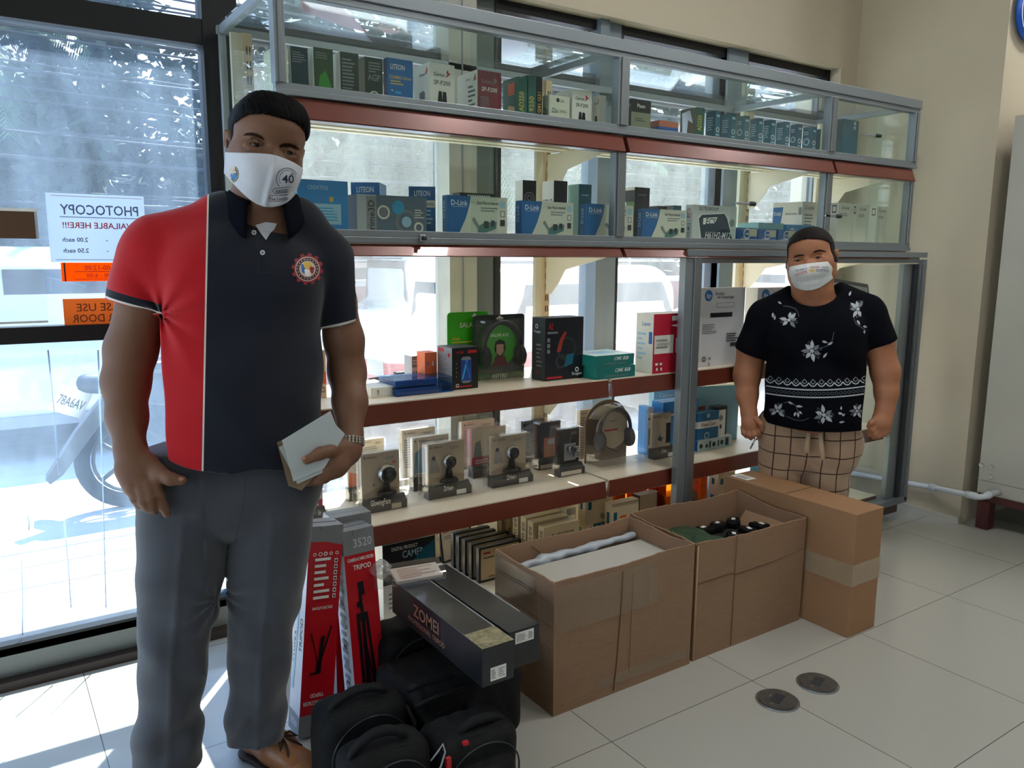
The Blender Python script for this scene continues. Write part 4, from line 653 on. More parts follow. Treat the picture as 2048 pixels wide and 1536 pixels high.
pb('mouse_box', 1122, 1156, 1005, 1060, Z5, 'cream box with a grey icon panel left of the wireless mouse box', Y=2.50, depth=.08, cols=[LGB], front=[('r', .3, .35, .85, .85, GRYB), ('r', .35, .4, .8, .72, WHB), ('o', .57, .56, .12, .08, M_DGRY)])
MBX = mat('light_tan_box', 'dcc8a0', .5)
MD = [('r', .1, .78, .22, .9, TEB), ('t', "World's", .72, .6, .1, M_DGRY, .35), ('r', .3, .4, 1, .55, TEB), ('t', 'No Battery', .66, .43, .1, WHB, .55), ('t', 'Wireless Optical', .62, .24, .1, M_DGRY, .6), ('o', .22, .47, .06, .04, M_RED)]
pb('mouse_box', 1170, 1224, 994, 1052, Z5, 'tan box printed with a teal band about a wireless mouse', Y=2.40, SL=1156, cols=[MBX], front=MD, side=[('r', .3, .78, .6, .9, TEB), ('r', .2, .4, .5, .5, M_CYAN), ('l', .2, .05, .9, .1, 1, M_DGRY)], group='tan mouse boxes')
pb('mouse_box', 1222, 1276, 1010, 1052, Z5, 'low tan box right of the teal-band mouse box', Y=2.33, SL=1209, cols=[MBX], front=[('r', .08, .62, .2, .85, TEB), ('l', .3, .7, .6, .8, 1, M_ORG), ('t', 'Rapoo', .65, .1, .2, M_DGRY, .4)], side=[('r', .3, .65, .7, .85, TEB), ('r', .2, .1, .5, .25, M_CYAN)], group='tan mouse boxes')
M_OPL = glassmat('orange_clear_plastic', tint=(.95, .42, .08), haze=.2, hazecol=(.9, .3, .03), rough=.06)
def mousepack(L, R, t, Y, lb, body=M_DGRY):
    p = ony(L, t + 60, Y); w = ony(R, t + 60, Y)[0] - p[0]; h = ony(L, t, Y)[2] - Z5
    e = empty('mouse_pack', (p[0], Y, Z5 + .0005), 0, lb, 'package', 'orange clear mouse packs')
    MB().prism(rr(w, h, .01), .04, .043, mat('orange_card', 'd9631c', .4)).build('card', e)
    MB().ball((w / 2, .02, h * .5), (w * .28, .018, h * .2), body, n=14).tube([(w * .3, .02, h * .6), (w * .3, .02, h * .85), (w * .5, .02, h * .9), (w * .7, .02, h * .8)], .003, M_BLK, 6).build('mouse', e)
    m = MB().prism([(a * .92 + w * .04, b_ * .95 + .002) for a, b_ in rr(w, h, .01)], -.004, .039, M_OPL); m.build('orange_shell', e)
mousepack(1226, 1262, 978, 2.46, 'orange clear mouse pack left of the yellow-lit one')
mousepack(1266, 1306, 968, 2.46, 'glowing yellow-orange mouse pack in the middle of the bottom shelf', PCARD)
mousepack(1309, 1344, 960, 2.44, 'brown-orange mouse pack just left of the lower post')
mousepack(1372, 1412, 953, 2.42, 'bright orange mouse pack just right of the lower post', mat('brown_mouse', '3c1f18', .3))
pb('mouse_box', 1276, 1315, 992, 1045, Z5, 'tan box with a dark mouse picture in front of the orange packs', Y=2.38, depth=.04, cols=[MBX, M_BLK, M_BLK], front=[('r', 0, 0, .05, 1, M_BLK), ('r', .92, 0, 1, 1, MARB), ('o', .5, .6, .2, .13, M_DGRY)])
pb('mouse_box', 1434, 1465, 946, 1000, Z5, 'tan box with small teal squares left of the tall carton', Y=2.36, SL=1417, cols=[MBX, WHB], front=[('r', .15, .78, .35, .88, TEB), ('r', .55, .3, .8, .42, TEB)], side=[('r', .3, .78, .6, .88, TEB), ('r', .2, .5, .6, .6, M_CYAN), ('l', .2, .25, .9, .3, 1, M_DGRY)], group='tan mouse boxes')
for i, (L, R, t, Y, c) in enumerate([(1518, 1528, 915, 2.6, TEB), (1530, 1536, 917, 2.6, BLUB), (1538, 1546, 915, 2.6, WHB)]):
    pb('media_box', L, R, t, 0, Z5, ['narrow teal box edge', 'narrow blue box edge', 'narrow white box edge'][i] + ' seen under the fourth shelf beside the checked trousers', Y=Y, depth=.06, cols=[c])
# camera boxes, two stacked
CB = mat('night_blue_box', '14181f', .35)
CT = [('t', 'DIGITAL PRODUCT', .35, .72, .14, M_WHT, .4), ('t', 'CAMERA', .62, .4, .28, PALE, .45), ('p', [(.5, .05), (.7, .5), (1, .7), (1, .05)], TEB)]
p = onz(765, 1138, Z5); Y = 2.36; X = ony(765, 1110, Y)[0]
w = ony(869, 1090, Y)[0] - X
mkbox('camera_box', X, Y, Z5 + .0005, w, .2, .26, [CB, WHB, CB], front=[('t', 'DIGITAL PRODUCT', .42, .90, .05, M_WHT, .5), ('t', 'CAMERA', .62, .78, .10, PALE, .5), ('p', [(.55, .70), (.75, .84), (1, .95), (1, .70)], TEB), ('r', 0, 0, 1, .45, WHB), ('l', .1, .1, .9, .35, 4, M_GRY)], side=[('l', .1, .2, .8, .8, 4, M_GRY)], topd=[('t', 'ULTRATHIN', .5, .4, .12, M_WHT, .6)], label='dark camera box, the lower of two stacked behind the tripods', group='stacked camera boxes')
mkbox('camera_box', X - .005, Y + .07, Z5 + .262, w - .01, .14, .02, [CB, WHB, mat('white_top_print', 'cfd5da', .4)], topd=[('t', 'ULTRATHIN', .6, .3, .14, M_DGRY, .6)], label='flat pale-topped camera box lying on the dark camera box', group='stacked camera boxes')
# ---------------------------------------------------------------- smooth solid modelling (distance field -> quad mesh)
class Field:
    def __init__(s, lo, hi, h):
        s.lo = np.array(lo, np.float32); s.h = h; s.n = np.ceil((np.array(hi) - s.lo) / h).astype(int) + 1
        s.F = np.full(s.n, .08, np.float32)
    def sl(s, lo, hi):
        a = np.clip(np.floor((np.array(lo) - s.lo) / s.h).astype(int), 0, s.n); b = np.clip(np.ceil((np.array(hi) - s.lo) / s.h).astype(int) + 1, 0, s.n)
        if (b <= a).any(): return None
        g = [(s.lo[i] + s.h * np.arange(a[i], b[i])).astype(np.float32) for i in range(3)]
        return (slice(a[0], b[0]), slice(a[1], b[1]), slice(a[2], b[2])), g[0][:, None, None], g[1][None, :, None], g[2][None, None, :]
    def put(s, sl, d, k, mode):
        A = s.F[sl]
        if mode == 'sub': d = -d; hh = np.maximum(k - np.abs(A - d), 0) / k if k else 0; s.F[sl] = np.maximum(A, d) + (hh * hh * k * .25 if k else 0)
        else: hh = np.maximum(k - np.abs(A - d), 0) / k if k else 0; s.F[sl] = np.minimum(A, d) - (hh * hh * k * .25 if k else 0)
    def cap(s, p0, p1, r0, r1=None, k=.02, sy=1, sx=1, sz=1, mode='add'):
        r1 = r0 if r1 is None else r1; p0 = np.array(p0, float); p1 = np.array(p1, float); m = max(r0, r1) * max(sy, sx, sz, 1) + max(k, .01) + .015
        q = s.sl(np.minimum(p0, p1) - m, np.maximum(p0, p1) + m)
        if q is None: return s
        sl, X, Y, Z = q; sc = np.array([sx, sy, sz]); v = (p1 - p0) / sc; L = float(v @ v) or 1e-9
        x = (X - p0[0]) / sx; y = (Y - p0[1]) / sy; z = (Z - p0[2]) / sz
        t = np.clip((x * v[0] + y * v[1] + z * v[2]) / L, 0, 1)
        d = np.sqrt((x - t * v[0]) ** 2 + (y - t * v[1]) ** 2 + (z - t * v[2]) ** 2) - (r0 + (r1 - r0) * t)
        s.put(sl, (d * min(1, sy, sx, sz)).astype(np.float32), k, mode); return s
    def ball(s, p, r, k=.02, mode='add', **q): return s.cap(p, p, r, r, k, mode=mode, **q)
    def chain(s, ps, rs, k=.02, **q):
        for i in range(len(ps) - 1): s.cap(ps[i], ps[i + 1], rs[i], rs[i + 1], k, **q)
        return s
    def rbox(s, c, half, r, k=.02, rot=None, mode='add'):
        c = np.array(c, float); half = np.array(half, float); m = float(np.linalg.norm(half)) + k + .015 if rot is not None else half + k + .015
        q = s.sl(c - m, c + m)
        if q is None: return s
        sl, X, Y, Z = q; x, y, z = X - c[0], Y - c[1], Z - c[2]
        if rot is not None:
            R = np.array(rot); x, y, z = (x * R[0, 0] + y * R[1, 0] + z * R[2, 0], x * R[0, 1] + y * R[1, 1] + z * R[2, 1], x * R[0, 2] + y * R[1, 2] + z * R[2, 2])
        qx, qy, qz = np.abs(x) - half[0] + r, np.abs(y) - half[1] + r, np.abs(z) - half[2] + r
        d = np.sqrt(np.maximum(qx, 0) ** 2 + np.maximum(qy, 0) ** 2 + np.maximum(qz, 0) ** 2) + np.minimum(np.maximum(np.maximum(qx, qy), qz), 0) - r
        s.put(sl, d.astype(np.float32), k, mode); return s
    def op(s, f, mode='max', k=0):
        _, X, Y, Z = s.sl(s.lo - 1, s.lo + s.n * s.h + 1); d = f(X, Y, Z)
        if mode == 'max': s.F = np.maximum(s.F, d).astype(np.float32)
        elif mode == 'min': s.F = np.minimum(s.F, d).astype(np.float32)
        else: s.F = (s.F + d).astype(np.float32)
        return s
    def mesh(s):
        F = s.F; S_ = F < 0; n = np.array(F.shape) - 1
        c = np.zeros(n, np.int8)
        for i in (0, 1):
            for j in (0, 1):
                for k in (0, 1): c += S_[i:n[0] + i, j:n[1] + j, k:n[2] + k]
        act = (c > 0) & (c < 8); idx = np.full(n, -1, np.int64); P = np.argwhere(act); idx[act] = np.arange(len(P))
        acc = np.zeros((len(P), 3)); cnt = np.zeros(len(P))
        for ax in range(3):
            o = [a for a in range(3) if a != ax]
            for u in (0, 1):
                for w in (0, 1):
                    A = P.copy(); A[:, o[0]] += u; A[:, o[1]] += w; B = A.copy(); B[:, ax] += 1
                    fa = F[tuple(A.T)]; fb = F[tuple(B.T)]; m = (fa < 0) != (fb < 0)
                    t = fa[m] / (fa[m] - fb[m]); q = A[m].astype(float); q[:, ax] += t; acc[m] += q; cnt[m] += 1
        V = acc / cnt[:, None] * s.h + s.lo
        Q = []
        for ax in range(3):
            o = [(ax + 1) % 3, (ax + 2) % 3]
            a = [slice(0, None)] * 3; a[ax] = slice(0, -1); b = [slice(0, None)] * 3; b[ax] = slice(1, None)
            E = np.argwhere(S_[tuple(a)] != S_[tuple(b)]); E = E[(E[:, o[0]] > 0) & (E[:, o[1]] > 0) & (E[:, o[0]] < n[o[0]]) & (E[:, o[1]] < n[o[1]]) & (E[:, ax] < n[ax])]
            def g(du, dv): C = E.copy(); C[:, o[0]] += du; C[:, o[1]] += dv; return idx[tuple(C.T)]
            q = np.stack([g(-1, -1), g(0, -1), g(0, 0), g(-1, 0)], 1); ins = S_[tuple(E.T)]
            q[~ins] = q[~ins][:, ::-1]; Q.append(q)
        Q = np.concatenate(Q); Q = Q[(Q >= 0).all(1)]
        return V, Q
def fobj(name, parts, m, parent=None, matfn=None):
    """object from one or more (verts, quads)"""
    vs = []; fs = []; b = 0
    for V, Q in parts: vs.append(V); fs.append(Q + b); b += len(V)
    V = np.concatenate(vs); Q = np.concatenate(fs); me = bpy.data.meshes.new(name)
    me.vertices.add(len(V)); me.vertices.foreach_set('co', V.astype(np.float32).ravel()); me.loops.add(Q.size); me.loops.foreach_set('vertex_index', Q.astype(np.int32).ravel())
    me.polygons.add(len(Q)); me.polygons.foreach_set('loop_start', (np.arange(len(Q)) * 4).astype(np.int32)); me.polygons.foreach_set('loop_total', np.full(len(Q), 4, np.int32))
    me.update(calc_edges=True); me.validate(); me.polygons.foreach_set('use_smooth', [True] * len(me.polygons))
    for mm in (m if isinstance(m, (list, tuple)) else [m]): me.materials.append(mm)
    if matfn is not None:
        C = V[Q].mean(1); me.polygons.foreach_set('material_index', matfn(C).astype(np.int32))
    me.update(); o = bpy.data.objects.new(name, me); COL.objects.link(o)
    if parent: o.parent = parent
    return o
def relax(V, Q, it=2, lam=.5):
    for _ in range(it):
        A = np.zeros_like(V); c = np.zeros(len(V))
        for i in range(4):
            np.add.at(A, Q[:, i], V[Q[:, (i + 1) % 4]]); np.add.at(A, Q[:, i], V[Q[:, i - 1]]); np.add.at(c, Q[:, i], 2)
        V = V + lam * (A / np.maximum(c, 1)[:, None] - V)
    return V, Q
def bandmat(name, base, rules, rough=.8, bump=.25, bscale=900, sheen=.2, spec=.25, var=0):
    """cloth with woven-in colour areas: each rule is a colour and slabs (normal, lo, hi) or stripes ('m', normal, period, width, shift)"""
    m = mat(name, base, rough, spec=spec, bump=bump, bscale=bscale, sheen=sheen); n = m.node_tree; b = n.nodes['Principled BSDF']
    t = n.nodes.new('ShaderNodeTexCoord'); rgb = n.nodes.new('ShaderNodeRGB'); rgb.outputs[0].default_value = lin(base); last = rgb.outputs[0]
    def M(op, a, b_=None):
        q = n.nodes.new('ShaderNodeMath'); q.operation = op
        for i, v in enumerate((a, b_)):
            if v is None: continue
            if isinstance(v, (int, float)): q.inputs[i].default_value = v
            else: n.links.new(v, q.inputs[i])
        return q.outputs[0]
    def dot(nn):
        q = n.nodes.new('ShaderNodeVectorMath'); q.operation = 'DOT_PRODUCT'; n.links.new(t.outputs['Object'], q.inputs[0]); q.inputs[1].default_value = nn; return q.outputs['Value']
    for colr, conds in rules:
        fac = None
        for c in conds:
            if c[0] == 'm':
                s_ = M('ADD', dot(c[1]), 50 * c[2] + c[4]); f = M('LESS_THAN', M('MODULO', s_, c[2]), c[3])
            else:
                d = dot(c[0]); f = M('MULTIPLY', M('GREATER_THAN', d, c[1]), M('LESS_THAN', d, c[2]))
            fac = f if fac is None else M('MULTIPLY', fac, f)
        mx = n.nodes.new('ShaderNodeMixRGB'); n.links.new(fac, mx.inputs[0]); n.links.new(last, mx.inputs[1]); mx.inputs[2].default_value = lin(colr); last = mx.outputs[0]
    n.links.new(last, b.inputs['Base Color']); return m
# ---------------------------------------------------------------- cartons
M_KRAFT = mat('kraft_cardboard', '8b6d54', .75, bump=.15, bscale=30, var=.06, vscale=9, stretch=(1, 1, 6)); M_KIN = mat('kraft_inside', '93735a', .8, var=.05, vscale=12)
M_CREASE = mat('cardboard_crease', '5d4027', .9); M_TAPE = mat('brown_tape', '9c866d', .25, coat=.4, var=.05, vscale=20); M_CTAPE = glassmat('clear_tape', tint=(.97, .95, .9), haze=.1, hazecol=(.8, .75, .65), rough=.15, base=.05)
def carton(X, Y, w, d, hs, label, name='open_carton'):
    """open carton, hs = heights at front-left, front-right, back-right, back-left"""
    e = empty(name, (X, Y, 0), 0, label, 'carton'); t = .005; rnd = random.Random(int(X * 100))
    def panel(nm, a, b_, h0, h1, inward):
        m = MB(); N = 28; a = Vector(a); b_ = Vector(b_); ins = Vector(inward) * t; vs = []
        for i in range(N + 1):
            f = i / N; p = a.lerp(b_, f); h = h0 + (h1 - h0) * f + rnd.uniform(-.0018, .0018) + .004 * math.sin(f * 7 + h0 * 50); wv = Vector(inward) * (.003 * math.sin(f * 5 + h0 * 30))
            vs += [p, p + ins, p + ins + wv + Vector((0, 0, h)), p + wv + Vector((0, 0, h))]
        fo = []; fi = []
        for i in range(N):
            k = i * 4; fo.append((k, k + 4, k + 7, k + 3)); fi += [(k + 5, k + 1, k + 2, k + 6), (k + 3, k + 7, k + 6, k + 2), (k + 4, k, k + 1, k + 5)]
        fi += [(0, 3, 2, 1), (N * 4, N * 4 + 1, N * 4 + 2, N * 4 + 3)]
        m.add(vs, fo, M_KRAFT); b0 = len(m.v) - len(vs); i_ = m.mi(M_KIN)
        for f in fi: m.f.append(tuple(b0 + q for q in f)); m.m.append(i_); m.sm.append(False)
        return m
    m = panel('f', (0, 0, 0), (w, 0, 0), hs[0], hs[1], (0, 1, 0)); e['w'] = w
    m.build('front_panel', e); fp = m
    panel('r', (w, 0, 0), (w, d, 0), hs[1], hs[2], (-1, 0, 0)).build('side_panel', e)
    panel('b', (w, d, 0), (0, d, 0), hs[2], hs[3], (0, -1, 0)).build('back_panel', e)
    panel('l', (0, d, 0), (0, 0, 0), hs[3], hs[0], (1, 0, 0)).build('side_panel', e)
    MB().box((.002, .002, .0), (w - .002, d - .002, .006), M_KIN).build('bottom_panel', e)
    return e, w, d
e, w, d = carton(1.335, 1.75, .575, .32, (.42, .425, .425, .42), 'open brown carton nearest the black bags, half covered with clear tape')
m = MB()
m.tube([(w * .455, -.0015, .40), (w * .45, -.0015, .3), (w * .43, -.0015, .12), (w * .41, -.0015, .01)], .0016, M_CREASE, 5).tube([(w * .53, -.001, .38), (w * .52, -.001, .05)], .0008, M_CREASE, 4)
for z in (.36, .352, .28): m.tube([(-.002, .01, z), (-.002, d * .5, z + .004), (-.002, d - .01, z - .002)], .0009, M_CREASE, 4)
for z in (.20, .21): m.tube([(-.002, .01, z), (-.002, d * .6, z + .003), (-.002, d - .01, z)], .0008, M_CREASE, 4)
m.build('crease', e)
m = MB(); m.box((.0, -.0012, .26), (w * .98, -.0004, .405), M_CTAPE).box((-.0012, .005, .18), (-.0004, d - .005, .405), M_CTAPE).box((w * .3, -.0012, .03), (w * .97, -.0004, .065), M_CTAPE); m.build('clear_tape', e)
o = MB().box((1.345, 1.76, .355), (1.905, 2.0, .365), mat('white_board', 'b9b6ae', .6)).build('white_board'); tag(o, 'white board filling the carton nearest the bags', 'board')
# keep the board resting: stack under it
o2 = MB().box((1.35, 1.765, .007), (1.9, 1.99, .354), mat('white_stack', 'aeb0b0', .7)).build('paper_stack'); tag(o2, 'stack of white sheets under the top board in the carton', 'paper')
fb = Field((1.33, 1.99, .30), (1.92, 2.075, .40), .004)
fb.chain([(1.36, 2.03, .355), (1.5, 2.035, .362), (1.7, 2.03, .368), (1.895, 2.032, .372)], [.014, .016, .013, .012], .02).op(lambda X, Y, Z: .003 * np.sin(X * 60 + Y * 90) * np.cos(Z * 110 + X * 23), 'add')
o = fobj('plastic_wrap', [fb.mesh()], mat('white_plastic_film', 'b4bcc6', .3, coat=.3)); tag(o, 'crumpled white plastic film along the back inside the carton', 'wrap')
# printed glyph boxes at the rim of the back panel
m = MB()
for i in range(5):
    x = w * .50 + i * .053
    m.box((x, d - .0062, .392), (x + .042, d - .0056, .395), M_BLK).box((x, d - .0062, .392), (x + .003, d - .0056, .412), M_BLK).box((x + .039, d - .0062, .392), (x + .042, d - .0056, .412), M_BLK).box((x + .014, d - .0062, .402), (x + .028, d - .0056, .412), M_BLK)
m.tube([(w * .10, d - .0062, .25), (w * .22, d - .0062, .32), (w * .30, d - .0062, .36), (w * .30, d - .0062, .38), (w * .24, d - .0062, .405)], .0012, M_CREASE, 4)
m.build('printed_marks', e)
e, w, d = carton(1.93, 1.755, .575, .33, (.415, .40, .425, .43), 'open brown carton in the middle holding black items with white tags')
m = MB(); m.tube([(w * .34, -.001, .408), (w * .335, -.001, .3), (w * .33, -.001, .005)], .0012, M_CREASE, 5).tube([(.002, -.001, .275), (w * .3, -.001, .277), (w * .34, -.001, .268), (w * .7, -.001, .272), (w, -.001, .285)], .0016, M_CREASE, 5); m.tube([(.003, -.001, .005), (.003, -.001, .41)], .0025, mat('pale_edge', 'c49a72', .8), 5); m.build('crease', e)
m = MB(); Tf = Matrix.Translation((w - .008, .0, .36)) @ Matrix.Rotation(-.75, 4, 'Y'); m.box((-.13, .02, -.002), (.0, d - .06, .002), M_KIN, Tf); m.build('flap', e)
o = MB().box((1.94, 1.762, .007), (2.49, 2.06, .315), mat('dark_filling', '1b1a18', .9)).build('cloth_stack'); tag(o, 'dark stack of folded goods in the middle carton', 'stack')
fb = Field((1.935, 1.76, .30), (2.28, 2.08, .40), .005); fb.rbox((2.08, 1.94, .335), (.1, .1, .028), .02).op(lambda X, Y, Z: .003 * np.sin(X * 50) * np.sin(Y * 60), 'add')
o = fobj('green_bag', [fb.mesh()], mat('bottle_green_cloth', '1d3d25', .5, var=.3, vscale=30)); tag(o, 'dark green folded bag at the left in the middle carton', 'bag')
for i, (x, y) in enumerate([(2.24, 2.0), (2.325, 2.01), (2.41, 2.01), (2.28, 1.90), (2.37, 1.91), (2.45, 1.92), (2.24, 1.81)]):
    e = empty('camera_strap_pack', (x, y, .316), .3 * i, 'black rolled item with a small white tag in the middle carton', 'item', 'black tagged items in the middle carton')
    MB().box((-.040, -.020, 0), (.040, .020, .026), mat('black_strap_cloth', '0d0e10', .7, spec=.2), bev=.008).box((-.034, -.026, .004), (.0, .026, .032), mat('black_strap_cloth', '0d0e10', .7, spec=.2), bev=.007).build('roll', e); MB().box((-.024, -.006, .0325), (-.002, .008, .034), M_WHT).build('tag', e)
# tall closed carton
KT = M_KRAFT
e = empty('tall_carton', (2.525, 1.565, 0), 0, 'tall closed brown carton with a band of tape, in front of the woman', 'carton'); a0 = math.radians(0)
MB().box((0, 0, 0), (.168, .60, .465), mat('kraft_smooth', '96704f', .7, bump=.06, bscale=25, var=.05, vscale=5), bev=.003).build('carton_body', e)
MB().box((-.0008, -.0012, .195), (.1688, -.0002, .275), M_TAPE).box((-.0012, -.0008, .195), (-.0002, .35, .275), M_TAPE).build('tape', e)
m = MB().box((.02, .50, .4655), (.075, .585, .4662), M_WHT); deco(m, [('l', .1, .2, .9, .8, 4, M_DGRY)], Matrix.Translation((.02, .5, .4663)) @ Matrix.Rotation(-math.pi / 2, 4, 'X'), .055, .085); m.build('label_sticker', e)
MB().box((.0, .298, .4652), (.168, .302, .4658), M_CREASE).build('flap_seam', e)
# ---------------------------------------------------------------- tripod boxes
TRED = mat('tripod_red', 'b80f1e', .35, coat=.2); TGRY = mat('tripod_grey', '7b7e82', .4); TWHT = mat('tripod_white', 'd9dbe2', .4)
def tripbox(Lb, pT, yT, w, d, hgt, label, flip=False):
    B = onz(*Lb, 0); T_ = ony(*pT, yT); ax = Vector(T_ - B); L = ax.length; z = ax.normalized(); x = Vector((1, 0, 0)); x = (x - z * x.dot(z)).normalized(); y = z.cross(x)
    R = Matrix((x, y, z)).transposed().to_4x4()
    off = -min(0, (R @ Vector((0, d, 0))).z, (R @ Vector((w, 0, 0))).z, (R @ Vector((w, d, 0))).z)
    e = empty('tripod_box', (B[0], B[1], off + .001), 0, label, 'box', 'red tripod boxes'); e.matrix_world = Matrix.Translation((B[0], B[1], off + .001)) @ R
    h = L; m = MB(); m.box((0, 0, 0), (w, d, h), TRED, ms=[TRED, TWHT, TRED, TWHT, TGRY, TGRY])
    g = .125 * h
    c = [(.5, .5)]
    tri = lambda cx, top, bot, sg: [('p', [(cx - .02, top), (cx + .18, top), (cx + .2, top - sg * .07), (cx + .02, top - sg * .07)], M_BLK), ('r', cx - .0, min(top - sg * .14, top - sg * .06), cx + .1, max(top - sg * .14, top - sg * .06), M_BLK), ('r', cx - .08, min(top - sg * .13, top - sg * .10), cx + .1, max(top - sg * .13, top - sg * .10), M_BLK), ('r', cx - .12, min(top - sg * .2, top - sg * .16), cx + .24, max(top - sg * .2, top - sg * .16), M_BLK), ('p', [(cx - .12, top - sg * .17), (cx - .02, top - sg * .17), (cx + .0, bot), (cx - .1, bot)], M_BLK), ('p', [(cx + .03, top - sg * .12), (cx + .12, top - sg * .12), (cx + .2, bot), (cx + .02, bot)], M_BLK), ('p', [(cx + .15, top - sg * .17), (cx + .24, top - sg * .17), (cx + .42, bot), (cx + .32, bot)], M_BLK), ('p', [(cx + .08, (top + bot) / 2), (cx + .12, (top + bot) / 2), (cx + .36, bot), (cx + .3, bot)], M_BLK)]
    if not flip:
        fr = [('r', 0, .875, 1, 1, TGRY), ('t', '3520', .62, .91, .045, mat('pale_grey_figures', 'b8bcc0', .4), .6), ('t', 'CAMERA/CAMCORDER', .52, .84, .018, M_WHT, .85), ('t', 'TRIPOD', .55, .795, .026, M_WHT, .58), ('r', 0, 0, 1, .1, TGRY)] + tri(.36, .73, .12, 1)
        sd = [('r', 0, .875, 1, 1, TGRY), ('r', 0, 0, 1, .1, TGRY), ('r', .25, .8, .6, .86, GRYB)] + [('r', .3, .7 - i * .11, .6, .75 - i * .11, M_DGRY if i % 2 else GRYB) for i in range(6)] + [('l', .2, .15, .8, .8, 14, GRYB)]
    else:
        fr = [('r', 0, .93, 1, 1, TGRY), ('p', [(0, .93), (1, .93), (1, .905), (.5, .925), (0, .93)], TGRY), ('r', 0, 0, 1, .105, TGRY), ('tx', 'CAMERA/CAMCORDER', .55, .17, .02, M_WHT, .95), ('tx', 'TRIPOD', .48, .205, .02, M_WHT, .4), ('tx', 'SPECIFICATIONS', .5, .62, .014, M_WHT, .6)] + [('r', .78, .655 + i * .028, .88, .675 + i * .028, M_WHT) for i in range(7)] + [('r', .80, .66 + i * .028, .86, .67 + i * .028, M_DGRY) for i in range(7)] + [('l', .2, .65, .72, .86, 7, M_WHT), ('o', .35, .87, .06, .04, M_WHT), ('o', .5, .87, .06, .03, M_WHT), ('o', .66, .87, .05, .03, M_WHT), ('o', .84, .87, .05, .03, M_WHT), ('o', .18, .87, .05, .03, M_WHT)]
        fr += [('p', [(.40, .30), (.55, .30), (.56, .36), (.42, .36)], M_BLK), ('p', [(.45, .34), (.53, .34), (.62, .48), (.55, .48)], M_BLK), ('p', [(.42, .36), (.46, .35), (.22, .50), (.18, .50)], M_BLK), ('p', [(.5, .36), (.54, .35), (.82, .52), (.78, .525)], M_BLK), ('r', .22, .3, .42, .31, M_BLK), ('p', [(.47, .36), (.5, .36), (.56, .47), (.5, .48)], M_BLK)]
        sd = [('tv', 'CAMERA', .35, .4, .22, M_DGRY, .35), ('tv', 'TRIPOD', .85, .48, .24, M_DGRY, .25), ('r', 0, 0, 1, .1, GRYB), ('t', '3520', .5, .04, .03, TWHT, .6), ('p', [(.1, .2), (.4, .6), (.5, .6), (.3, .2)], PALE)]
    deco(m, fr, Matrix(), w, h); deco(m, sd, TR(0, d, 0, -math.pi / 2), d, h); m.build('carton_body', e)
    f = MB().box((.004, d * .5 - .001, h), (w - .004, d * .5 + .001, h + .001), M_DGRY).box((w * .35, .0, h), (w * .65, -.002, h - .014), TGRY); f.build('flap', e)
    return e
tripbox((597, 1487), (620, 1064), 2.06, .098, .085, .6, 'red tripod box standing upside down beside the leg of the man', True)
tripbox((716, 1452), (684, 1070), 2.07, .095, .085, .6, 'red tripod box with pale figures on its grey top and a black tripod picture')
p = ony(657, 1062, 2.19); p2 = ony(735, 1055, 2.19); t_ = ony(657, 1032, 2.19)
mkbox('tripod_box', p[0], 2.16, .0005, p2[0] - p[0], .07, t_[2], [TGRY, TGRY, TGRY], front=[('r', 0, 0, 1, .85, TRED), ('p', [(.4, .97), (.48, .93), (.6, .93), (.65, .97)], mat('pale_flap', '9a9da0', .5))], label='grey topped tripod box standing farthest back behind the two red ones', group='red tripod boxes')
# ---------------------------------------------------------------- long black tripod cartons on the bags
MZ = mat('matte_black_carton', '1c1e22', .28, coat=.25, var=.2, vscale=6); MZS = mat('shiny_edge_tape', '8f8566', .25, var=.4, vscale=60)
QR = [('r', 0, 0, 1, 1, M_WHT)]
ZT = .40; zb = ony(965, 1374, 1.57)[2]
for i, (xa, xb, ya, yb, lb) in enumerate([(.972, 1.066, 1.565, 2.08, 'long black tripod carton on the bags, the left one with metallic lettering'), (1.074, 1.172, 1.60, 2.10, 'long black tripod carton on the bags, right one next to the brown carton')]):
    e = empty('long_tripod_carton', (xa, ya, zb), 0, lb, 'box', 'long black tripod cartons'); w = xb - xa; L = yb - ya; h = ZT - zb
    m = MB().box((0, 0, 0), (w, L, h), MZ, bev=.002)
    deco(m, [('t', 'ZOMEI', .42, .45, .36, mat('rose_gold_ink', 'b58a72', .3, .5), .36), ('t', 'PROFESSIONAL TRIPOD', .42, .2, .15, mat('rose_gold_ink', 'b58a72', .3, .5), .42)] if i == 0 else [], TR(-.0002, L, 0, -math.pi / 2), L, h)
    fr = [('r', .25, .1, .75, .45, M_WHT), ('l', .5, .15, .72, .4, 5, M_GRY), ('l', .28, .15, .42, .4, 7, M_DGRY)] if i == 0 else [('r', .2, .65, .8, .95, M_WHT), ('l', .25, .7, .6, .9, 5, M_GRY), ('l', .62, .7, .78, .9, 6, M_DGRY)]
    deco(m, fr, Matrix(), w, h); m.build('carton_body', e)
    t = MB().box((.0, .0, h + .0002), (w, .09, h + .001), MZS if i == 0 else MZ).box((w - .004, .0, h + .0003), (w, L, h + .0008), mat('grey_worn_edge', '9a9a98', .4)).build('tape', e)
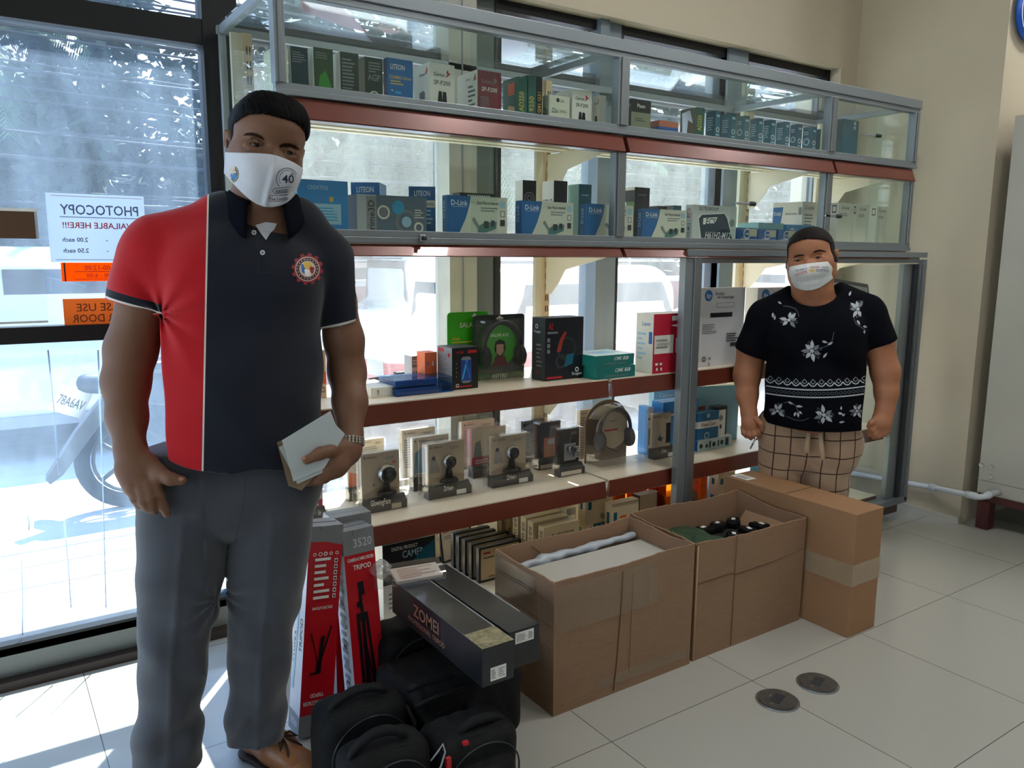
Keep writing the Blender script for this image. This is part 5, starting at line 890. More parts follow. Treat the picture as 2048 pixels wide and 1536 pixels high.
# clear accessory pack lying across them
e = empty('accessory_pack', (.90, 2.02, ZT + .004), .0, 'clear plastic accessory pack lying on the far end of the black cartons', 'package')
e.rotation_euler = (.25, .02, -.12)
c = MB().box((.06, .01, .002), (.205, .075, .012), mat('pinkish_card', 'd3c9c2', .5)); deco(c, [('l', .1, .1, .9, .9, 6, mat('rust_ink', 'a57f74', .5))], Matrix.Translation((.06, .01, .0125)) @ Matrix.Rotation(-math.pi / 2, 4, 'X'), .145, .065); c.build('card', e)
MB().box((-.01, .0, 0), (.215, .085, .028), M_PLAST, bev=.006).build('clear_shell', e)
fb = Field((-.05, -.02, -.02), (.09, .12, .08), .004); fb.ball((.02, .05, .035), .03, sz=.8).op(lambda X, Y, Z: .005 * np.sin(X * 190 + Y * 130) * np.cos(Z * 160), 'add'); fobj('crumpled_film', [fb.mesh()], glassmat('crumpled_film', tint=(.96, .96, .96), haze=.25, hazecol=(.85, .84, .82), rough=.1, base=.25), e)
# ---------------------------------------------------------------- black bags
M_BAG = mat('black_nylon', '08090b', .65, spec=.25, bump=.35, bscale=500); M_BAGS = mat('black_webbing', '0c0d10', .7, spec=.3, bump=.3, bscale=900); M_ZIP = mat('zip_teeth', '34373c', .35, .4)
def bag(name, L, R, top, Y, depth, label, parts=(), handle=None, group='black camera bags', zbase=0, slope=0):
    zm = .15
    for _ in range(3):
        X1 = ony(L, pr((.8, Y, zm))[1], Y)[0]; X2 = ony(R, pr((.8, Y, zm))[1], Y)[0]; zt = ony((L + R) / 2, top, Y + depth * .4)[2]; zm = (zt + zbase) / 2
    w = X2 - X1; h = zt - zbase; e = empty(name, (X1, Y, zbase), 0, label, 'bag', group)
    f = Field((-.04, -.07, -.01), (w + .04, depth + .04, h + .05), .0055)
    f.rbox((w / 2, depth / 2, h / 2), (w / 2, depth / 2, h / 2), min(.045, h * .3), .02)
    for q in parts:
        f.rbox((q[0] * w, q[1], q[2] * h), (q[3] * w, q[4], q[5] * h), q[6], .012)
    f.op(lambda X, Y_, Z: .0028 * np.sin(X * 38 + Z * 21) * np.sin(Z * 33 + Y_ * 27 + 1.3) + .0012 * np.sin(X * 120 + Z * 40), 'add'); f.op(lambda X, Y_, Z: .004 - Z + 0 * X + 0 * Y_)
    fobj('bag_body', [relax(*f.mesh(), 1)], M_BAG, e)
    z = MB(); pts = [(w * (.5 + .44 * math.cos(a)), -.004 + depth * .0, h * (.52 + .40 * math.sin(a))) for a in np.linspace(-.2, math.pi + .2, 25)]
    if w < .25: z.tube([(x, y + .002, zz) for x, y, zz in pts], .0022, M_ZIP, 6); z.build('zip', e)
    z2 = MB(); z2.tube([(w * .06, .05, h * .88), (w * .25, .03, h * .965), (w * .5, .028, h * .98), (w * .75, .03, h * .965), (w * .94, .05, h * .88)], .004, M_BAGS, 6).build('seam', e)
    if handle:
        (a, b_, hh, y) = handle; hd = MB(); pts = [(w * (a + (b_ - a) * t), y, h * .97 + hh * math.sin(math.pi * t) ** .6) for t in np.linspace(0, 1, 15)]
        hd.tube(pts, [.009 + .004 * math.sin(math.pi * t) for t in np.linspace(0, 1, 15)], M_BAGS, 10); hd.build('handle', e)
    return e, w, h
bag('camera_bag', 772, 912, 1240, 1.99, .17, 'black bag farthest back under the left long black carton', [], None)
e, w, h = bag('camera_bag', 826, 1052, 1320, 1.72, .26, 'large black bag carrying the two long black cartons', [(.3, -.012, .45, .22, .02, .3, .02)], (.05, .45, .01, .06))
MB().tube([(w * .02, .0, h * .93), (w * .2, -.01, h * .99), (w * .45, -.01, h * .97)], .006, M_BAGS, 8).build('flap_edge', e)
e, w, h = bag('backpack', 652, 826, 1392, 1.72, .15, 'black backpack with a padded arched handle at the bottom of the picture', [(.5, -.02, .4, .36, .03, .3, .025)], (.15, .8, .035, .06))
MB().tube([(w * .96, .02, h * .86), (w * 1.02, .0, h * .7), (w * 1.0, -.01, h * .5)], .006, M_BAGS, 8).build('side_strap', e)
e, w, h = bag('backpack', 700, 874, 1478, 1.50, .13, 'black backpack in front of the other one, with a grey cord loop', [(.5, -.022, .4, .38, .03, .34, .025)], (.1, .75, .04, .05))
MB().tube([(w * .93, -.0, h * .8), (w * 1.0, -.01, h * .9), (w * 1.05, -.01, h * .95), (w * 1.08, -.01, h * .86), (w * 1.02, -.012, h * .74), (w * .95, -.01, h * .66)], .0022, mat('grey_cord', '9fa2a4', .5), 6).build('cord_loop', e)
e, w, h = bag('camera_bag', 884, 1046, 1440, 1.49, .16, 'black camera bag with padded handle and red tab, before the brown carton', [(.5, -.012, .42, .34, .02, .3, .02)], (.3, .85, .022, .05))
MB().box((w * .05, -.006, h * .82), (w * .1, .004, h * .93), M_RED).box((w * .26, .0, h * .985), (w * .32, .01, h * 1.02), M_RED).build('red_tab', e)
# ---------------------------------------------------------------- people
def skinmat(name, col, sss=.05):
    m = mat(name, col, .52, spec=.35, bump=.06, bscale=350, var=.05, vscale=14); m.node_tree.nodes['Principled BSDF'].inputs['Subsurface Weight'].default_value = 0
    return m
class Frame:
    """standing place on the floor, x to the right in view, y away from the viewer, z up"""
    def __init__(s, G):
        s.G = np.array([G[0], G[1], 0.]); s.a = math.atan2(G[0], G[1]); c, d = math.cos(s.a), math.sin(s.a)
        s.R = np.array([[c, d, 0], [-d, c, 0], [0, 0, 1.]])  # columns: local axes in world
    def P(s, px, py, dy=0):
        r = ray(px, py); n = s.R[:, 1]; t = (n @ s.G + dy - n @ C0) / (n @ r); return s.R.T @ (C0 + r * t - s.G)
    def k(s, py, px=None, dy=0, p=None):
        """metres per pixel at a local point"""
        w = s.R @ np.array(p) + s.G; return float(MC[:, 2] @ (w - C0)) / FPX
    def cap(s, f, a, b, r0, r1=None, **q):
        p0 = s.P(*a); p1 = s.P(*b); r1 = r0 if r1 is None else r1
        f.cap(p0, p1, r0 * s.k(0, p=p0), r1 * s.k(0, p=p1), **q)
    def chain(s, f, ps, rs, **q):
        for i in range(len(ps) - 1): s.cap(f, ps[i], ps[i + 1], rs[i], rs[i + 1], **q)
    def root(s, name, label, cat):
        return empty(name, tuple(s.G), -s.a, label, cat)
def rotm(y, z, x):
    cy, sy, cz, sz, cx, sx = math.cos(y), math.sin(y), math.cos(z), math.sin(z), math.cos(x), math.sin(x)
    Ry = np.array([[cy, 0, sy], [0, 1, 0], [-sy, 0, cy]]); Rz = np.array([[cz, -sz, 0], [sz, cz, 0], [0, 0, 1]]); Rx = np.array([[1, 0, 0], [0, cx, -sx], [0, sx, cx]])
    return Ry @ Rz @ Rx
class Head:
    def __init__(s, fr, c, R, sc, wide=1.0):
        s.fr = fr; s.c = np.array(c); s.R = R; s.s = sc; s.wd = wide; s.ex = .034
    def T(s, p): return s.c + s.R @ (np.array(p, float) * s.s * np.array([s.wd, 1, 1]))
    def inv(s, X, Y, Z):
        x, y, z = X - s.c[0], Y - s.c[1], Z - s.c[2]; R = s.R
        return (x * R[0, 0] + y * R[1, 0] + z * R[2, 0]) / s.s / s.wd, (x * R[0, 1] + y * R[1, 1] + z * R[2, 1]) / s.s, (x * R[0, 2] + y * R[1, 2] + z * R[2, 2]) / s.s
    def cap(s, f, a, b, r0, r1=None, **q): f.cap(s.T(a), s.T(b), r0 * s.s, (r0 if r1 is None else r1) * s.s, **q)
    def skull(s, f, chub=0., grow=0.):
        g = grow; C = s.cap
        C(f, (0, -.022, .04), (0, .032, .04), .079 + g, k=.02); C(f, (0, -.035, .054), (0, .02, .058), .058 + g, k=.03)
        C(f, (-.012, -.048, .052), (.012, -.048, .052), .046 + g, k=.02)
        for e in (-1, 1):
            C(f, (e * .036, -.042, -.018), (e * .030, -.046, -.040), .042 + chub + g, .037 + chub + g, k=.025)
            C(f, (e * .050, -.01, -.02), (e * (.044 + chub), -.018, -.055), .032 + chub + g, .026 + chub + g, k=.025)
            C(f, (e * (.042 + chub), -.02, -.058), (e * .012, -.068, -.088), .022 + chub + g, .020 + g, k=.02)
        C(f, (0, -.066, -.03), (0, -.066, -.075), .034 + g, .030 + g, k=.03)
        C(f, (-.008, -.072, -.092), (.008, -.072, -.092), .020 + g, k=.02)
    def face(s, f, chub=0.):
        C = s.cap
        C(f, (-.040, -.078, .031), (-.012, -.086, .030), .012, .011, k=.012); C(f, (.040, -.078, .031), (.012, -.086, .030), .012, .011, k=.012)
        for e in (-1, 1):
            f.ball(s.T((e * s.ex, -.101, .008)), .0175 * s.s, k=.012, mode='sub', sx=1.15)
        C(f, (0, -.087, .024), (0, -.107, -.018), .0085, .012, k=.010); f.ball(s.T((0, -.112, -.024)), .0125 * s.s, k=.008)
        for e in (-1, 1):
            f.ball(s.T((e * .013, -.104, -.027)), .008 * s.s, k=.006)
            # ear
            C(f, (e * (.083 + chub), .014, .018), (e * (.079 + chub), .006, -.028), .0095, .007, k=.006, sx=.7)
            C(f, (e * (.088 + chub), .022, .022), (e * (.085 + chub), .020, -.005), .007, .007, k=.006)
            f.ball(s.T((e * (.087 + chub), .006, .002)), .006 * s.s, k=.004, mode='sub')
            # lids
            up = [(-.018, -.0835, .0085), (-.009, -.0915, .0148), (0, -.0945, .0158), (.009, -.0925, .0142), (.017, -.0855, .0075)]
            lo = [(-.018, -.0835, .0070), (-.008, -.0895, .0022), (.001, -.0910, .0008), (.009, -.0895, .0018), (.017, -.0850, .0055)]
            for ch, r in ((up, .0026), (lo, .0022)):
                q = [s.T((e * s.ex + 1.25 * (px if e > 0 else -px), py, pz)) for px, py, pz in ch]
                for i in range(4): f.cap(q[i], q[i + 1], r * s.s, k=.002)
            C(f, (e * .020, -.088, -.012), (e * .05, -.074, -.010), .012, .014, k=.02)
    def eyes(s, parent, iris='0c0706'):
        MI = mat('dark_iris', iris, .15, spec=.4); MS = mat('eye_white', '8d837a', .3, spec=.4)
        for e in (-1, 1):
            b = MB(); c = s.T((e * s.ex, -.0795, .0080)); b.ball(tuple(c), .0138 * s.s, MS, n=20)
            d = s.R @ np.array([0, -1, -.02]); d /= np.linalg.norm(d); c2 = c + d * .0085 * s.s; b.ball(tuple(c2), .0076 * s.s, MI, n=16)
            b.build('eye', parent)
    def brows(s, parent, m, th=1.):
        for e in (-1, 1):
            pts = [(e * .013, -.0985, .0305), (e * .024, -.0990, .0355), (e * .036, -.0955, .0380), (e * .047, -.0880, .0335), (e * .055, -.081, .0285)]
            MB().tube([s.T(p) for p in pts], [.003 * th, .0042 * th, .0042 * th, .003 * th, .0012], m, 8).build('eyebrow', parent)
    def mask(s, parent, m, top, bot, out, wmax=.086, seam=.0, folds=0, th=.0018):
        """cloth face mask wrapped round nose, cheeks and chin"""
        NU, NV = 49, 25; V = []
        for j in range(NV):
            v = j / (NV - 1)
            for i in range(NU):
                u = -1 + 2 * i / (NU - 1); a = abs(u)
                z = top(a) * (1 - v) + bot(a) * v
                x = u * wmax * (1 - .10 * v * v * (1 - a) - .06 * v)
                prof = out(v)
                y = -(prof) * (1 - a ** 4.2 * .80) + .012 * a ** 3 - seam * max(0, 1 - a * 9) ** 1
                if folds: y -= folds * math.sin(v * 19) * (1 - a) * .5 * (v > .25)
                V.append(s.T((x, y, z)))
        me = MB(); me.add(V, [(j * NU + i, (j + 1) * NU + i, (j + 1) * NU + i + 1, j * NU + i + 1) for j in range(NV - 1) for i in range(NU - 1)], m, smooth=True)
        o = me.build('face_mask', parent); sol = o.modifiers.new('cloth', 'SOLIDIFY'); sol.thickness = th; sol.offset = 0
        return o, V, NU, NV
def project(fr, targets, mb, name, parent, off=.0012, step=3.5):
    """lay flat artwork (given as photo directions) onto a surface, as stitched or printed pieces"""
    bm = bmesh.new(); lay_ = bm.verts.layers.float.new('l'); fl = bm.faces.layers.int.new('m'); V = [bm.verts.new((x, y, 0)) for x, y, l in mb.v]
    for v, q in zip(V, mb.v): v[lay_] = q[2]
    for f_, m_ in zip(mb.f, mb.m):
        try: bm.faces.new([V[k] for k in f_])[fl] = m_
        except ValueError: pass
    bmesh.ops.triangulate(bm, faces=bm.faces[:])
    for _ in range(3):
        E = [e for e in bm.edges if (e.verts[0].co - e.verts[1].co).length > step]
        if not E: break
        bmesh.ops.subdivide_edges(bm, edges=E, cuts=1); bmesh.ops.triangulate(bm, faces=[f_ for f_ in bm.faces if len(f_.verts) > 3])
    bm.verts.index_update(); mb.v = [(v.co.x, v.co.y, v[lay_]) for v in bm.verts]; mb.f = [tuple(v.index for v in f_.verts) for f_ in bm.faces]; mb.m = [f_[fl] for f_ in bm.faces]; mb.sm = [False] * len(mb.f); bm.free()
    o0 = Vector(fr.R.T @ (C0 - fr.G)); out = []; ok = []
    for (px, py, lay) in mb.v:
        d = Vector(fr.R.T @ ray(px, py)).normalized(); best = None
        for t in targets:
            h = t.ray_cast(o0, d)
            if h[0] is not None and (best is None or h[3] < best): best = h[3]
        ok.append(best is not None); out.append(tuple(o0 + d * ((best or 1) - off - lay * .0004)))
    keep = [i for i, f in enumerate(mb.f) if all(ok[k] for k in f)]
    mb.v = out; mb.f = [mb.f[i] for i in keep]; mb.m = [mb.m[i] for i in keep]; mb.sm = [mb.sm[i] for i in keep]
    return mb.build(name, parent)
def poly2(mb, pts, m, lay=0, n=3):
    """filled outline in photo directions, fanned from its centre with inner rings"""
    P = []; N = len(pts)
    for i in range(N):
        a, b = pts[i], pts[(i + 1) % N]
        for k in range(n): P.append((a[0] + (b[0] - a[0]) * k / n, a[1] + (b[1] - a[1]) * k / n))
    c = (sum(p[0] for p in P) / len(P), sum(p[1] for p in P) / len(P)); M_ = len(P)
    vs = [(c[0] + (p[0] - c[0]) * r, c[1] + (p[1] - c[1]) * r, lay) for r in (1, .66, .33) for p in P] + [(c[0], c[1], lay)]
    fs = [(q * M_ + i, q * M_ + (i + 1) % M_, (q + 1) * M_ + (i + 1) % M_, (q + 1) * M_ + i) for q in (0, 1) for i in range(M_)] + [(2 * M_ + i, 2 * M_ + (i + 1) % M_, 3 * M_) for i in range(M_)]
    mb.add(vs, fs, m)
def line2(mb, pts, w, m, lay=0, closed=False, n=4):
    P = []
    q = list(pts) + ([pts[0]] if closed else [])
    for i in range(len(q) - 1):
        for k in range(n): P.append((q[i][0] + (q[i + 1][0] - q[i][0]) * k / n, q[i][1] + (q[i + 1][1] - q[i][1]) * k / n))
    P.append(q[-1]); vs = []
    for i, p in enumerate(P):
        a, b = P[max(i - 1, 0)], P[min(i + 1, len(P) - 1)]; dx, dy = b[0] - a[0], b[1] - a[1]; L = math.hypot(dx, dy) or 1
        vs += [(p[0] - dy / L * w / 2, p[1] + dx / L * w / 2, lay), (p[0] + dy / L * w / 2, p[1] - dx / L * w / 2, lay)]
    mb.add(vs, [(2 * i, 2 * i + 1, 2 * i + 3, 2 * i + 2) for i in range(len(P) - 1)], m)
def text2(mb, s, px, py, size, m, ang=0, fit=None, lay=0, skew=0):
    vs, fs, w = text2d(s); kx = fit / w if fit else size; c, d = math.cos(ang), math.sin(ang)
    mb.add([(px + x * kx * c + (y * size) * d * -1 * -1 + skew * y * size, py + x * kx * d - y * size * c, lay) for x, y in vs], fs, m)
def ell(cx, cy, rx, ry, n=20, a=0): return [(cx + rx * math.cos(t) * math.cos(a) - ry * math.sin(t) * math.sin(a), cy + rx * math.cos(t) * math.sin(a) + ry * math.sin(t) * math.cos(a)) for t in np.linspace(0, 2 * math.pi, n + 1)[:-1]]
def bvh(V, Q): return BVHTree.FromPolygons([tuple(v) for v in V], [tuple(int(k) for k in q) for q in Q])
# ================================================================ standing man
FM = Frame((.475, 1.99)); P = FM.P
man = FM.root('person', 'standing man in a red and navy polo shirt, grey trousers and printed white mask', 'person')
SK = skinmat('tan_skin', '73503c'); HAIR = mat('black_hair', '050506', .6, spec=.08, bump=.5, bscale=160, stretch=(1, 1, .3))
hc = P(531, 303, -.045); HD = Head(FM, hc, rotm(math.radians(10), math.radians(7), math.radians(7)), 1.00, .98); HD.ex = .0375
# head and neck
f = Field(hc - np.array([.13, .15, .24]), hc + np.array([.13, .16, .17]), .0021)
HD.skull(f); HD.face(f)
FM.cap(f, (530, 375, .0), (522, 470, .015), 60, 66, k=.03, sy=.95)
FM.cap(f, (520, 455, -.01), (500, 520, .0), 75, 100, k=.03, sy=.7)
hm = relax(*f.mesh(), 1)
# arms: image-left
LA = [(318, 492, .02), (287, 600, .02), (262, 700, .025), (252, 765, .02), (254, 835, -.02), (261, 905, -.07)]; LR = [40, 48, 48, 44, 37, 28]
lo = np.minimum.reduce([P(*q) for q in LA] + [P(320, 1045, -.12)]) - .10; hi = np.maximum.reduce([P(*q) for q in LA] + [P(375, 960, -.14)]) + .10
f = Field(lo, hi, .0028); FM.chain(f, LA, LR, k=.02, sy=1.0)
FM.chain(f, [(263, 905, -.07), (272, 935, -.095), (283, 968, -.11)], [30, 34, 31], k=.015, sy=.75)
FM.chain(f, [(250, 940, -.10), (262, 975, -.115)], [17, 15], k=.012)
fin = [([(310, 962, -.125), (317, 990, -.135), (326, 1012, -.132), (334, 1029, -.125)], [13, 11, 9.5, 7.5]), ([(296, 972, -.13), (301, 996, -.142), (305, 1012, -.135), (310, 1022, -.122)], [13, 11.5, 10, 8]),
       ([(281, 978, -.13), (287, 1000, -.14), (294, 1013, -.132), (300, 1020, -.12)], [13, 11.5, 10, 8]), ([(263, 977, -.125), (271, 997, -.133), (279, 1009, -.125), (286, 1014, -.115)], [12, 10, 9, 7.5])]
for ps, rs in fin: FM.chain(f, ps, rs, k=.006)
FM.chain(f, [(297, 925, -.10), (318, 945, -.12), (340, 958, -.145), (364, 961, -.15)], [17, 14, 12, 9.5], k=.012)
am1 = relax(*f.mesh(), 1)
# image-right
RA = [(652, 512, .02), (672, 600, .025), (688, 680, .03), (694, 745, .03), (700, 805, -.02), (700, 872, -.075)]; RR = [34, 38, 38, 36, 33, 24]
lo = np.minimum.reduce([P(*q) for q in RA] + [P(590, 985, -.2)]) - .08; hi = np.maximum.reduce([P(*q) for q in RA]) + .10
f = Field(lo, hi, .0028); FM.chain(f, RA, RR, k=.02)
FM.chain(f, [(700, 875, -.075), (692, 900, -.10), (668, 928, -.125), (655, 938, -.13)], [25, 29, 27, 22], k=.015, sy=.8)
FM.chain(f, [(680, 893, -.115), (660, 901, -.15), (640, 907, -.172), (614, 920, -.178)], [16, 13, 11.5, 9.5], k=.012)
for i, (ps) in enumerate([[(664, 945, -.12), (640, 958, -.125), (618, 962, -.12), (600, 960, -.115)], [(655, 938, -.12), (632, 946, -.12), (610, 948, -.115), (596, 944, -.11)], [(670, 940, -.105), (650, 955, -.10), (632, 962, -.10), (618, 964, -.10)], [(655, 925, -.11), (630, 930, -.112), (606, 934, -.11), (590, 930, -.105)]]):
    FM.chain(f, ps, [12, 11, 10, 8], k=.006)
am2 = relax(*f.mesh(), 1)
# legs and trunk under the clothes, feet
f = Field((-.32, -.25, .02), (.32, .25, 1.42), .011)
FM.cap(f, (485, 570, .0), (470, 900, .01), 100, 110, sy=.65, k=.04); FM.cap(f, (370, 1000, .0), (350, 1480, .02), 70, 40, k=.03); FM.cap(f, (540, 1000, .0), (515, 1450, .02), 66, 38, k=.03); FM.cap(f, (400, 980, .0), (520, 980, .0), 80, k=.03, sy=.8)
trunk = f.mesh()
fobj('body', [hm, am1, am2, trunk], SK, man)
HD.eyes(man); bh = bvh(*hm); BRW = mat('brow_hair', '2c1d17', .9, spec=.1)
def brow(fr, b, parent, L_, R_):
    for pts in (L_, R_):
        a = MB(); poly2(a, pts, BRW); project(fr, [b], a, 'eyebrow', parent, .0012, 5)
brow(FM, bh, man, [(486, 271), (492, 266), (502, 264.5), (513, 267), (523, 272), (529, 278), (527, 280), (518, 276), (508, 272), (499, 270.5), (491, 271)], [(558, 291), (567, 287), (580, 287), (591, 291), (599, 298), (600, 301), (590, 296.5), (579, 292.5), (568, 292.5), (559, 294.5)])
# finger nails of the thumb
for (px, py, dy, a) in [(362, 958, -.160, .1), (607, 917, -.188, .3)]:
    q = P(px, py, dy); MB().ball(tuple(q), (.0058, .0015, .0045), mat('nail', 'a8755f', .3), n=12).build('thumb_nail', man)
# hair
f = Field(hc - np.array([.13, .15, .15]), hc + np.array([.13, .16, .19]), .0024); HD.skull(f, grow=.0075)
HD.cap(f, (-.03, -.045, .083), (.035, -.04, .083), .037, k=.03)
def hairf(X, Y, Z, s=HD):
    x, y, z = s.inv(X, Y, Z); e = np.abs(x)
    line = .071 - .30 * np.maximum(e - .035, 0) - 30 * np.maximum(e - .056, 0) ** 2 * 1.0 + .0008 * np.sin(x * 500)
    g = np.maximum(z - line, y + .026 + .15 * np.maximum(.0 - z, 0))     # where hair may be
    side = np.maximum(-(z + .020 + .0 * y), -1) ; back = -(z + .055)
    low = np.where(y < .01, -(z + .004), np.where(y < .035, -(z - .02), back))
    d = np.maximum(-g, low * s.s) + 0.0; s.g = g
    return d * .8 + 0 * z
def smooth_hair(f, fn): f.op(fn, 'max'); return f
smooth_hair(f, hairf)
f.op(lambda X, Y, Z: (lambda q: .0055 * np.clip((.055 - q[2]) / .05, 0, 1) + .0005 * np.sin(q[0] * 420 + q[2] * 120 + q[1] * 60))(HD.inv(X, Y, Z)), 'add'); f.op(lambda X, Y, Z: np.where(f.F > -.02, .0075 * np.exp(-np.maximum(HD.g, 0) / .012), 0), 'add'); f2_ = f.mesh(); fobj('hair', [relax(*f2_, 2)], HAIR, man)
# mask
MK = mat('white_mask_cloth', 'c6cad4', .75, bump=.2, bscale=900, sheen=.2)
mk, MV, NU, NV = HD.mask(man, MK, lambda a: -.004 - .018 * a ** 1.5, lambda a: -.119 + .050 * a ** 2.0, lambda v: .117 + .016 * math.sin(min(1, v * 1.4) * math.pi) - .018 * v ** 2, wmax=.090, seam=.005)
mq = [(j * NU + i, (j + 1) * NU + i, (j + 1) * NU + i + 1, j * NU + i + 1) for j in range(NV - 1) for i in range(NU - 1)]
bm_ = bvh(MV, mq)
a = MB(); INK = mat('navy_ink', '20263c', .5)
poly2(a, ell(467, 348, 11, 16.5), mat('badge_dark', '23232b', .5)); line2(a, ell(467, 348, 9, 14), 1.0, M_YEL, 1, True, 1); poly2(a, [(460, 352), (463, 346), (472, 346), (475, 356), (468, 361)], BLUB, 1, 1); line2(a, [(461, 340), (472, 344)], 1.6, M_YEL, 2, n=1); line2(a, [(468, 336), (465, 350)], 1.6, M_YEL, 2, n=1)
text2(a, '40', 576, 366, 17, INK, .03, 24); text2(a, 'th', 584, 350, 4, INK, .03, 5)
line2(a, [(574 + 21 * math.cos(t), 358 + 22 * math.sin(t)) for t in np.linspace(-3.9, .6, 22)], 1.2, INK, n=1); line2(a, [(575 + 16.5 * math.cos(t), 358 + 17.5 * math.sin(t)) for t in np.linspace(-3.7, .4, 20)], .8, INK, n=1)
line2(a, [(550, 377), (588, 373), (596, 378), (592, 382), (549, 388), (545, 382)], 1.0, INK, closed=True, n=2); text2(a, 'ANNIVERSARY', 570, 384.5, 6.5, INK, -.10, 38)
line2(a, [(538, 392), (580, 389), (590, 385), (586, 396), (566, 402), (536, 403)], .9, INK, closed=True, n=2); text2(a, 'The Lasallian', 560, 400, 6.0, INK, -.06, 44)
text2(a, 'since 1981', 567, 391.5, 3.2, INK, -.08, 16)
project(FM, [bm_], a, 'mask_print', man, .0022)
MB().tube([HD.T((-.086, .0, -.012)), HD.T((-.0865, .012, .006)), HD.T((-.083, .02, .02))], .0012, M_BLK, 6).build('mask_strap', man)
MB().tube([HD.T((.086, .0, -.012)), HD.T((.090, .015, .012)), HD.T((.086, .03, .03))], .0014, M_BLK, 6).tube([HD.T((.084, .0, -.035)), HD.T((.089, .018, -.03)), HD.T((.086, .03, -.0))], .0014, M_BLK, 6).build('mask_strap', man)
# polo shirt
h_ = .0042
f = Field((-.36, -.26, .60), (.34, .24, 1.56), h_)
FM.cap(f, (484, 565, .015), (470, 745, .0), 150, 160, sy=.72, k=.05)
FM.cap(f, (470, 745, .0), (462, 960, -.005), 158, 164, sy=.74, k=.05)
FM.cap(f, (420, 450, .015), (316, 486, .02), 44, 58, k=.04, sy=.9); FM.cap(f, (615, 466, .015), (652, 512, .02), 44, 53, k=.04, sy=.9)
FM.cap(f, (400, 560, -.035), (560, 575, -.035), 75, k=.06, sy=.9)
FM.cap(f, (455, 800, -.03), (475, 850, -.03), 100, k=.08, sy=.9)
FM.cap(f, (455, 432, .02), (590, 440, .02), 46, k=.04)
FM.cap(f, (300, 520, .02), (262, 660, .022), 64, 59, k=.025); FM.cap(f, (660, 540, .025), (690, 690, .03), 52, 42, k=.025)
# sleeve ends and hem
sl_c = P(268, 614, .02); sl_d = P(262, 660, .022) - P(300, 520, .02); sl_d /= np.linalg.norm(sl_d)
a1, a2 = P(212, 598, .02), P(326, 628, .02); e1 = (a2 - a1) / np.linalg.norm(a2 - a1); sl_n = np.cross(e1, [0, -1, 0]); sl_n = sl_n * np.sign(sl_n @ sl_d)
b1_, b2_ = P(640, 655, .03), P(724, 634, .03); e2 = (b2_ - b1_) / np.linalg.norm(b2_ - b1_); sr_n = np.cross(e2, [0, -1, 0]); sr_n *= -np.sign(sr_n[2])
tl = P(326, 640, 0)[0]; tr_ = P(640, 655, .03)[0]
xa_ = P(329, 640, .0)[0]; xb_ = P(637, 660, .0)[0]
def cut(X, Y, Z):
    dl = (X - a1[0]) * sl_n[0] + (Y - a1[1]) * sl_n[1] + (Z - a1[2]) * sl_n[2]; dr = (X - b1_[0]) * sr_n[0] + (Y - b1_[1]) * sr_n[1] + (Z - b1_[2]) * sr_n[2]
    bl = np.minimum(dl, (xa_ - .004 - X) + 0 * Z + 0 * Y); br = np.minimum(dr, (X - xb_ - .004) + 0 * Z + 0 * Y)
    return np.maximum(bl, br)
f.op(cut)
hl, hm_, hr = P(300, 897, -.05), P(470, 940, -.12), P(628, 925, -.05)
f.op(lambda X, Y, Z: (hm_[2] + (hl[2] - hm_[2]) * np.clip((hm_[0] - X) / (hm_[0] - hl[0]), 0, 1.3) ** 1.6 + (hr[2] - hm_[2]) * np.clip((X - hm_[0]) / (hr[0] - hm_[0]), 0, 1.3) ** 1.6 - Z) + 0 * Y)
# neck opening
nc = P(522, 405, -.0); nb = P(528, 470, -.13)
f.cap(tuple(nc + np.array([0, .0, -.005])), tuple(nc + np.array([0, 0, .12])), .073, .085, k=.0, sy=.95, mode='sub'); f.cap(tuple(P(530, 440, -.10)), tuple(P(530, 462, -.20)), .028, .02, k=.01, mode='sub')
# folds
ax_, az_ = P(325, 625, 0)[0], P(325, 625, 0)[2]
def folds(X, Y, Z):
    d1 = np.sqrt((X - ax_) ** 2 + (Z - az_) ** 2); an = np.arctan2(Z - az_, X - ax_)
    w = np.exp(-d1 / .09) * .006 * np.sin(an * 9 + 1.2)
    w = w + .0035 * np.sin((X * .8 + Z * .55) * 42 + Y * 9) * np.exp(-((Z - .93) / .10) ** 2) + .0028 * np.sin((X * 1.0 - Z * .5) * 34 + 2) * np.exp(-((Z - 1.16) / .12) ** 2)
    w = w + .0022 * np.sin((X * .5 - Z * 1.2) * 40 + 1.0) * np.exp(-((X - P(560, 700)[0]) / .12) ** 2 - ((Z - 1.05) / .2) ** 2) + .0025 * np.sin(X * 55 + Z * 18) * np.exp(-((Z - .82) / .06) ** 2)
    return w + 0 * Y
f.op(folds, 'add')
shm = relax(*f.mesh(), 2)
s0 = P(413, 520, -.13); s1_ = P(405, 937, -.13); sx = (s1_[0] - s0[0]) / (s1_[2] - s0[2]); c0 = s0[0] - sx * s0[2]
seamn = (1, 0, -sx)
cl = float(np.dot(a1, sl_n)); cr_ = float(np.dot(b1_, sr_n)); big = 99
POLO = bandmat('polo_cloth', '0b1120', [('b50f1c', [(seamn, -big, c0)]), ('d8cfc4', [(seamn, c0 - .0015, c0 + .0022)]),
    ('0b1120', [(tuple(sl_n), cl - .026, cl + .05), ((1, 0, 0), -big, float(xa_) - .002)]), ('d9d6cf', [(tuple(sl_n), cl - .009, cl - .004), ((1, 0, 0), -big, float(xa_) - .002)]), ('b50f1c', [(tuple(sl_n), cl - .004, cl + .05), ((1, 0, 0), -big, float(xa_) - .002)]),
    ('d9d6cf', [(tuple(sr_n), cr_ - .005, cr_ + .05), ((1, 0, 0), float(xb_) + .004, big)])], bump=.2, bscale=1100)
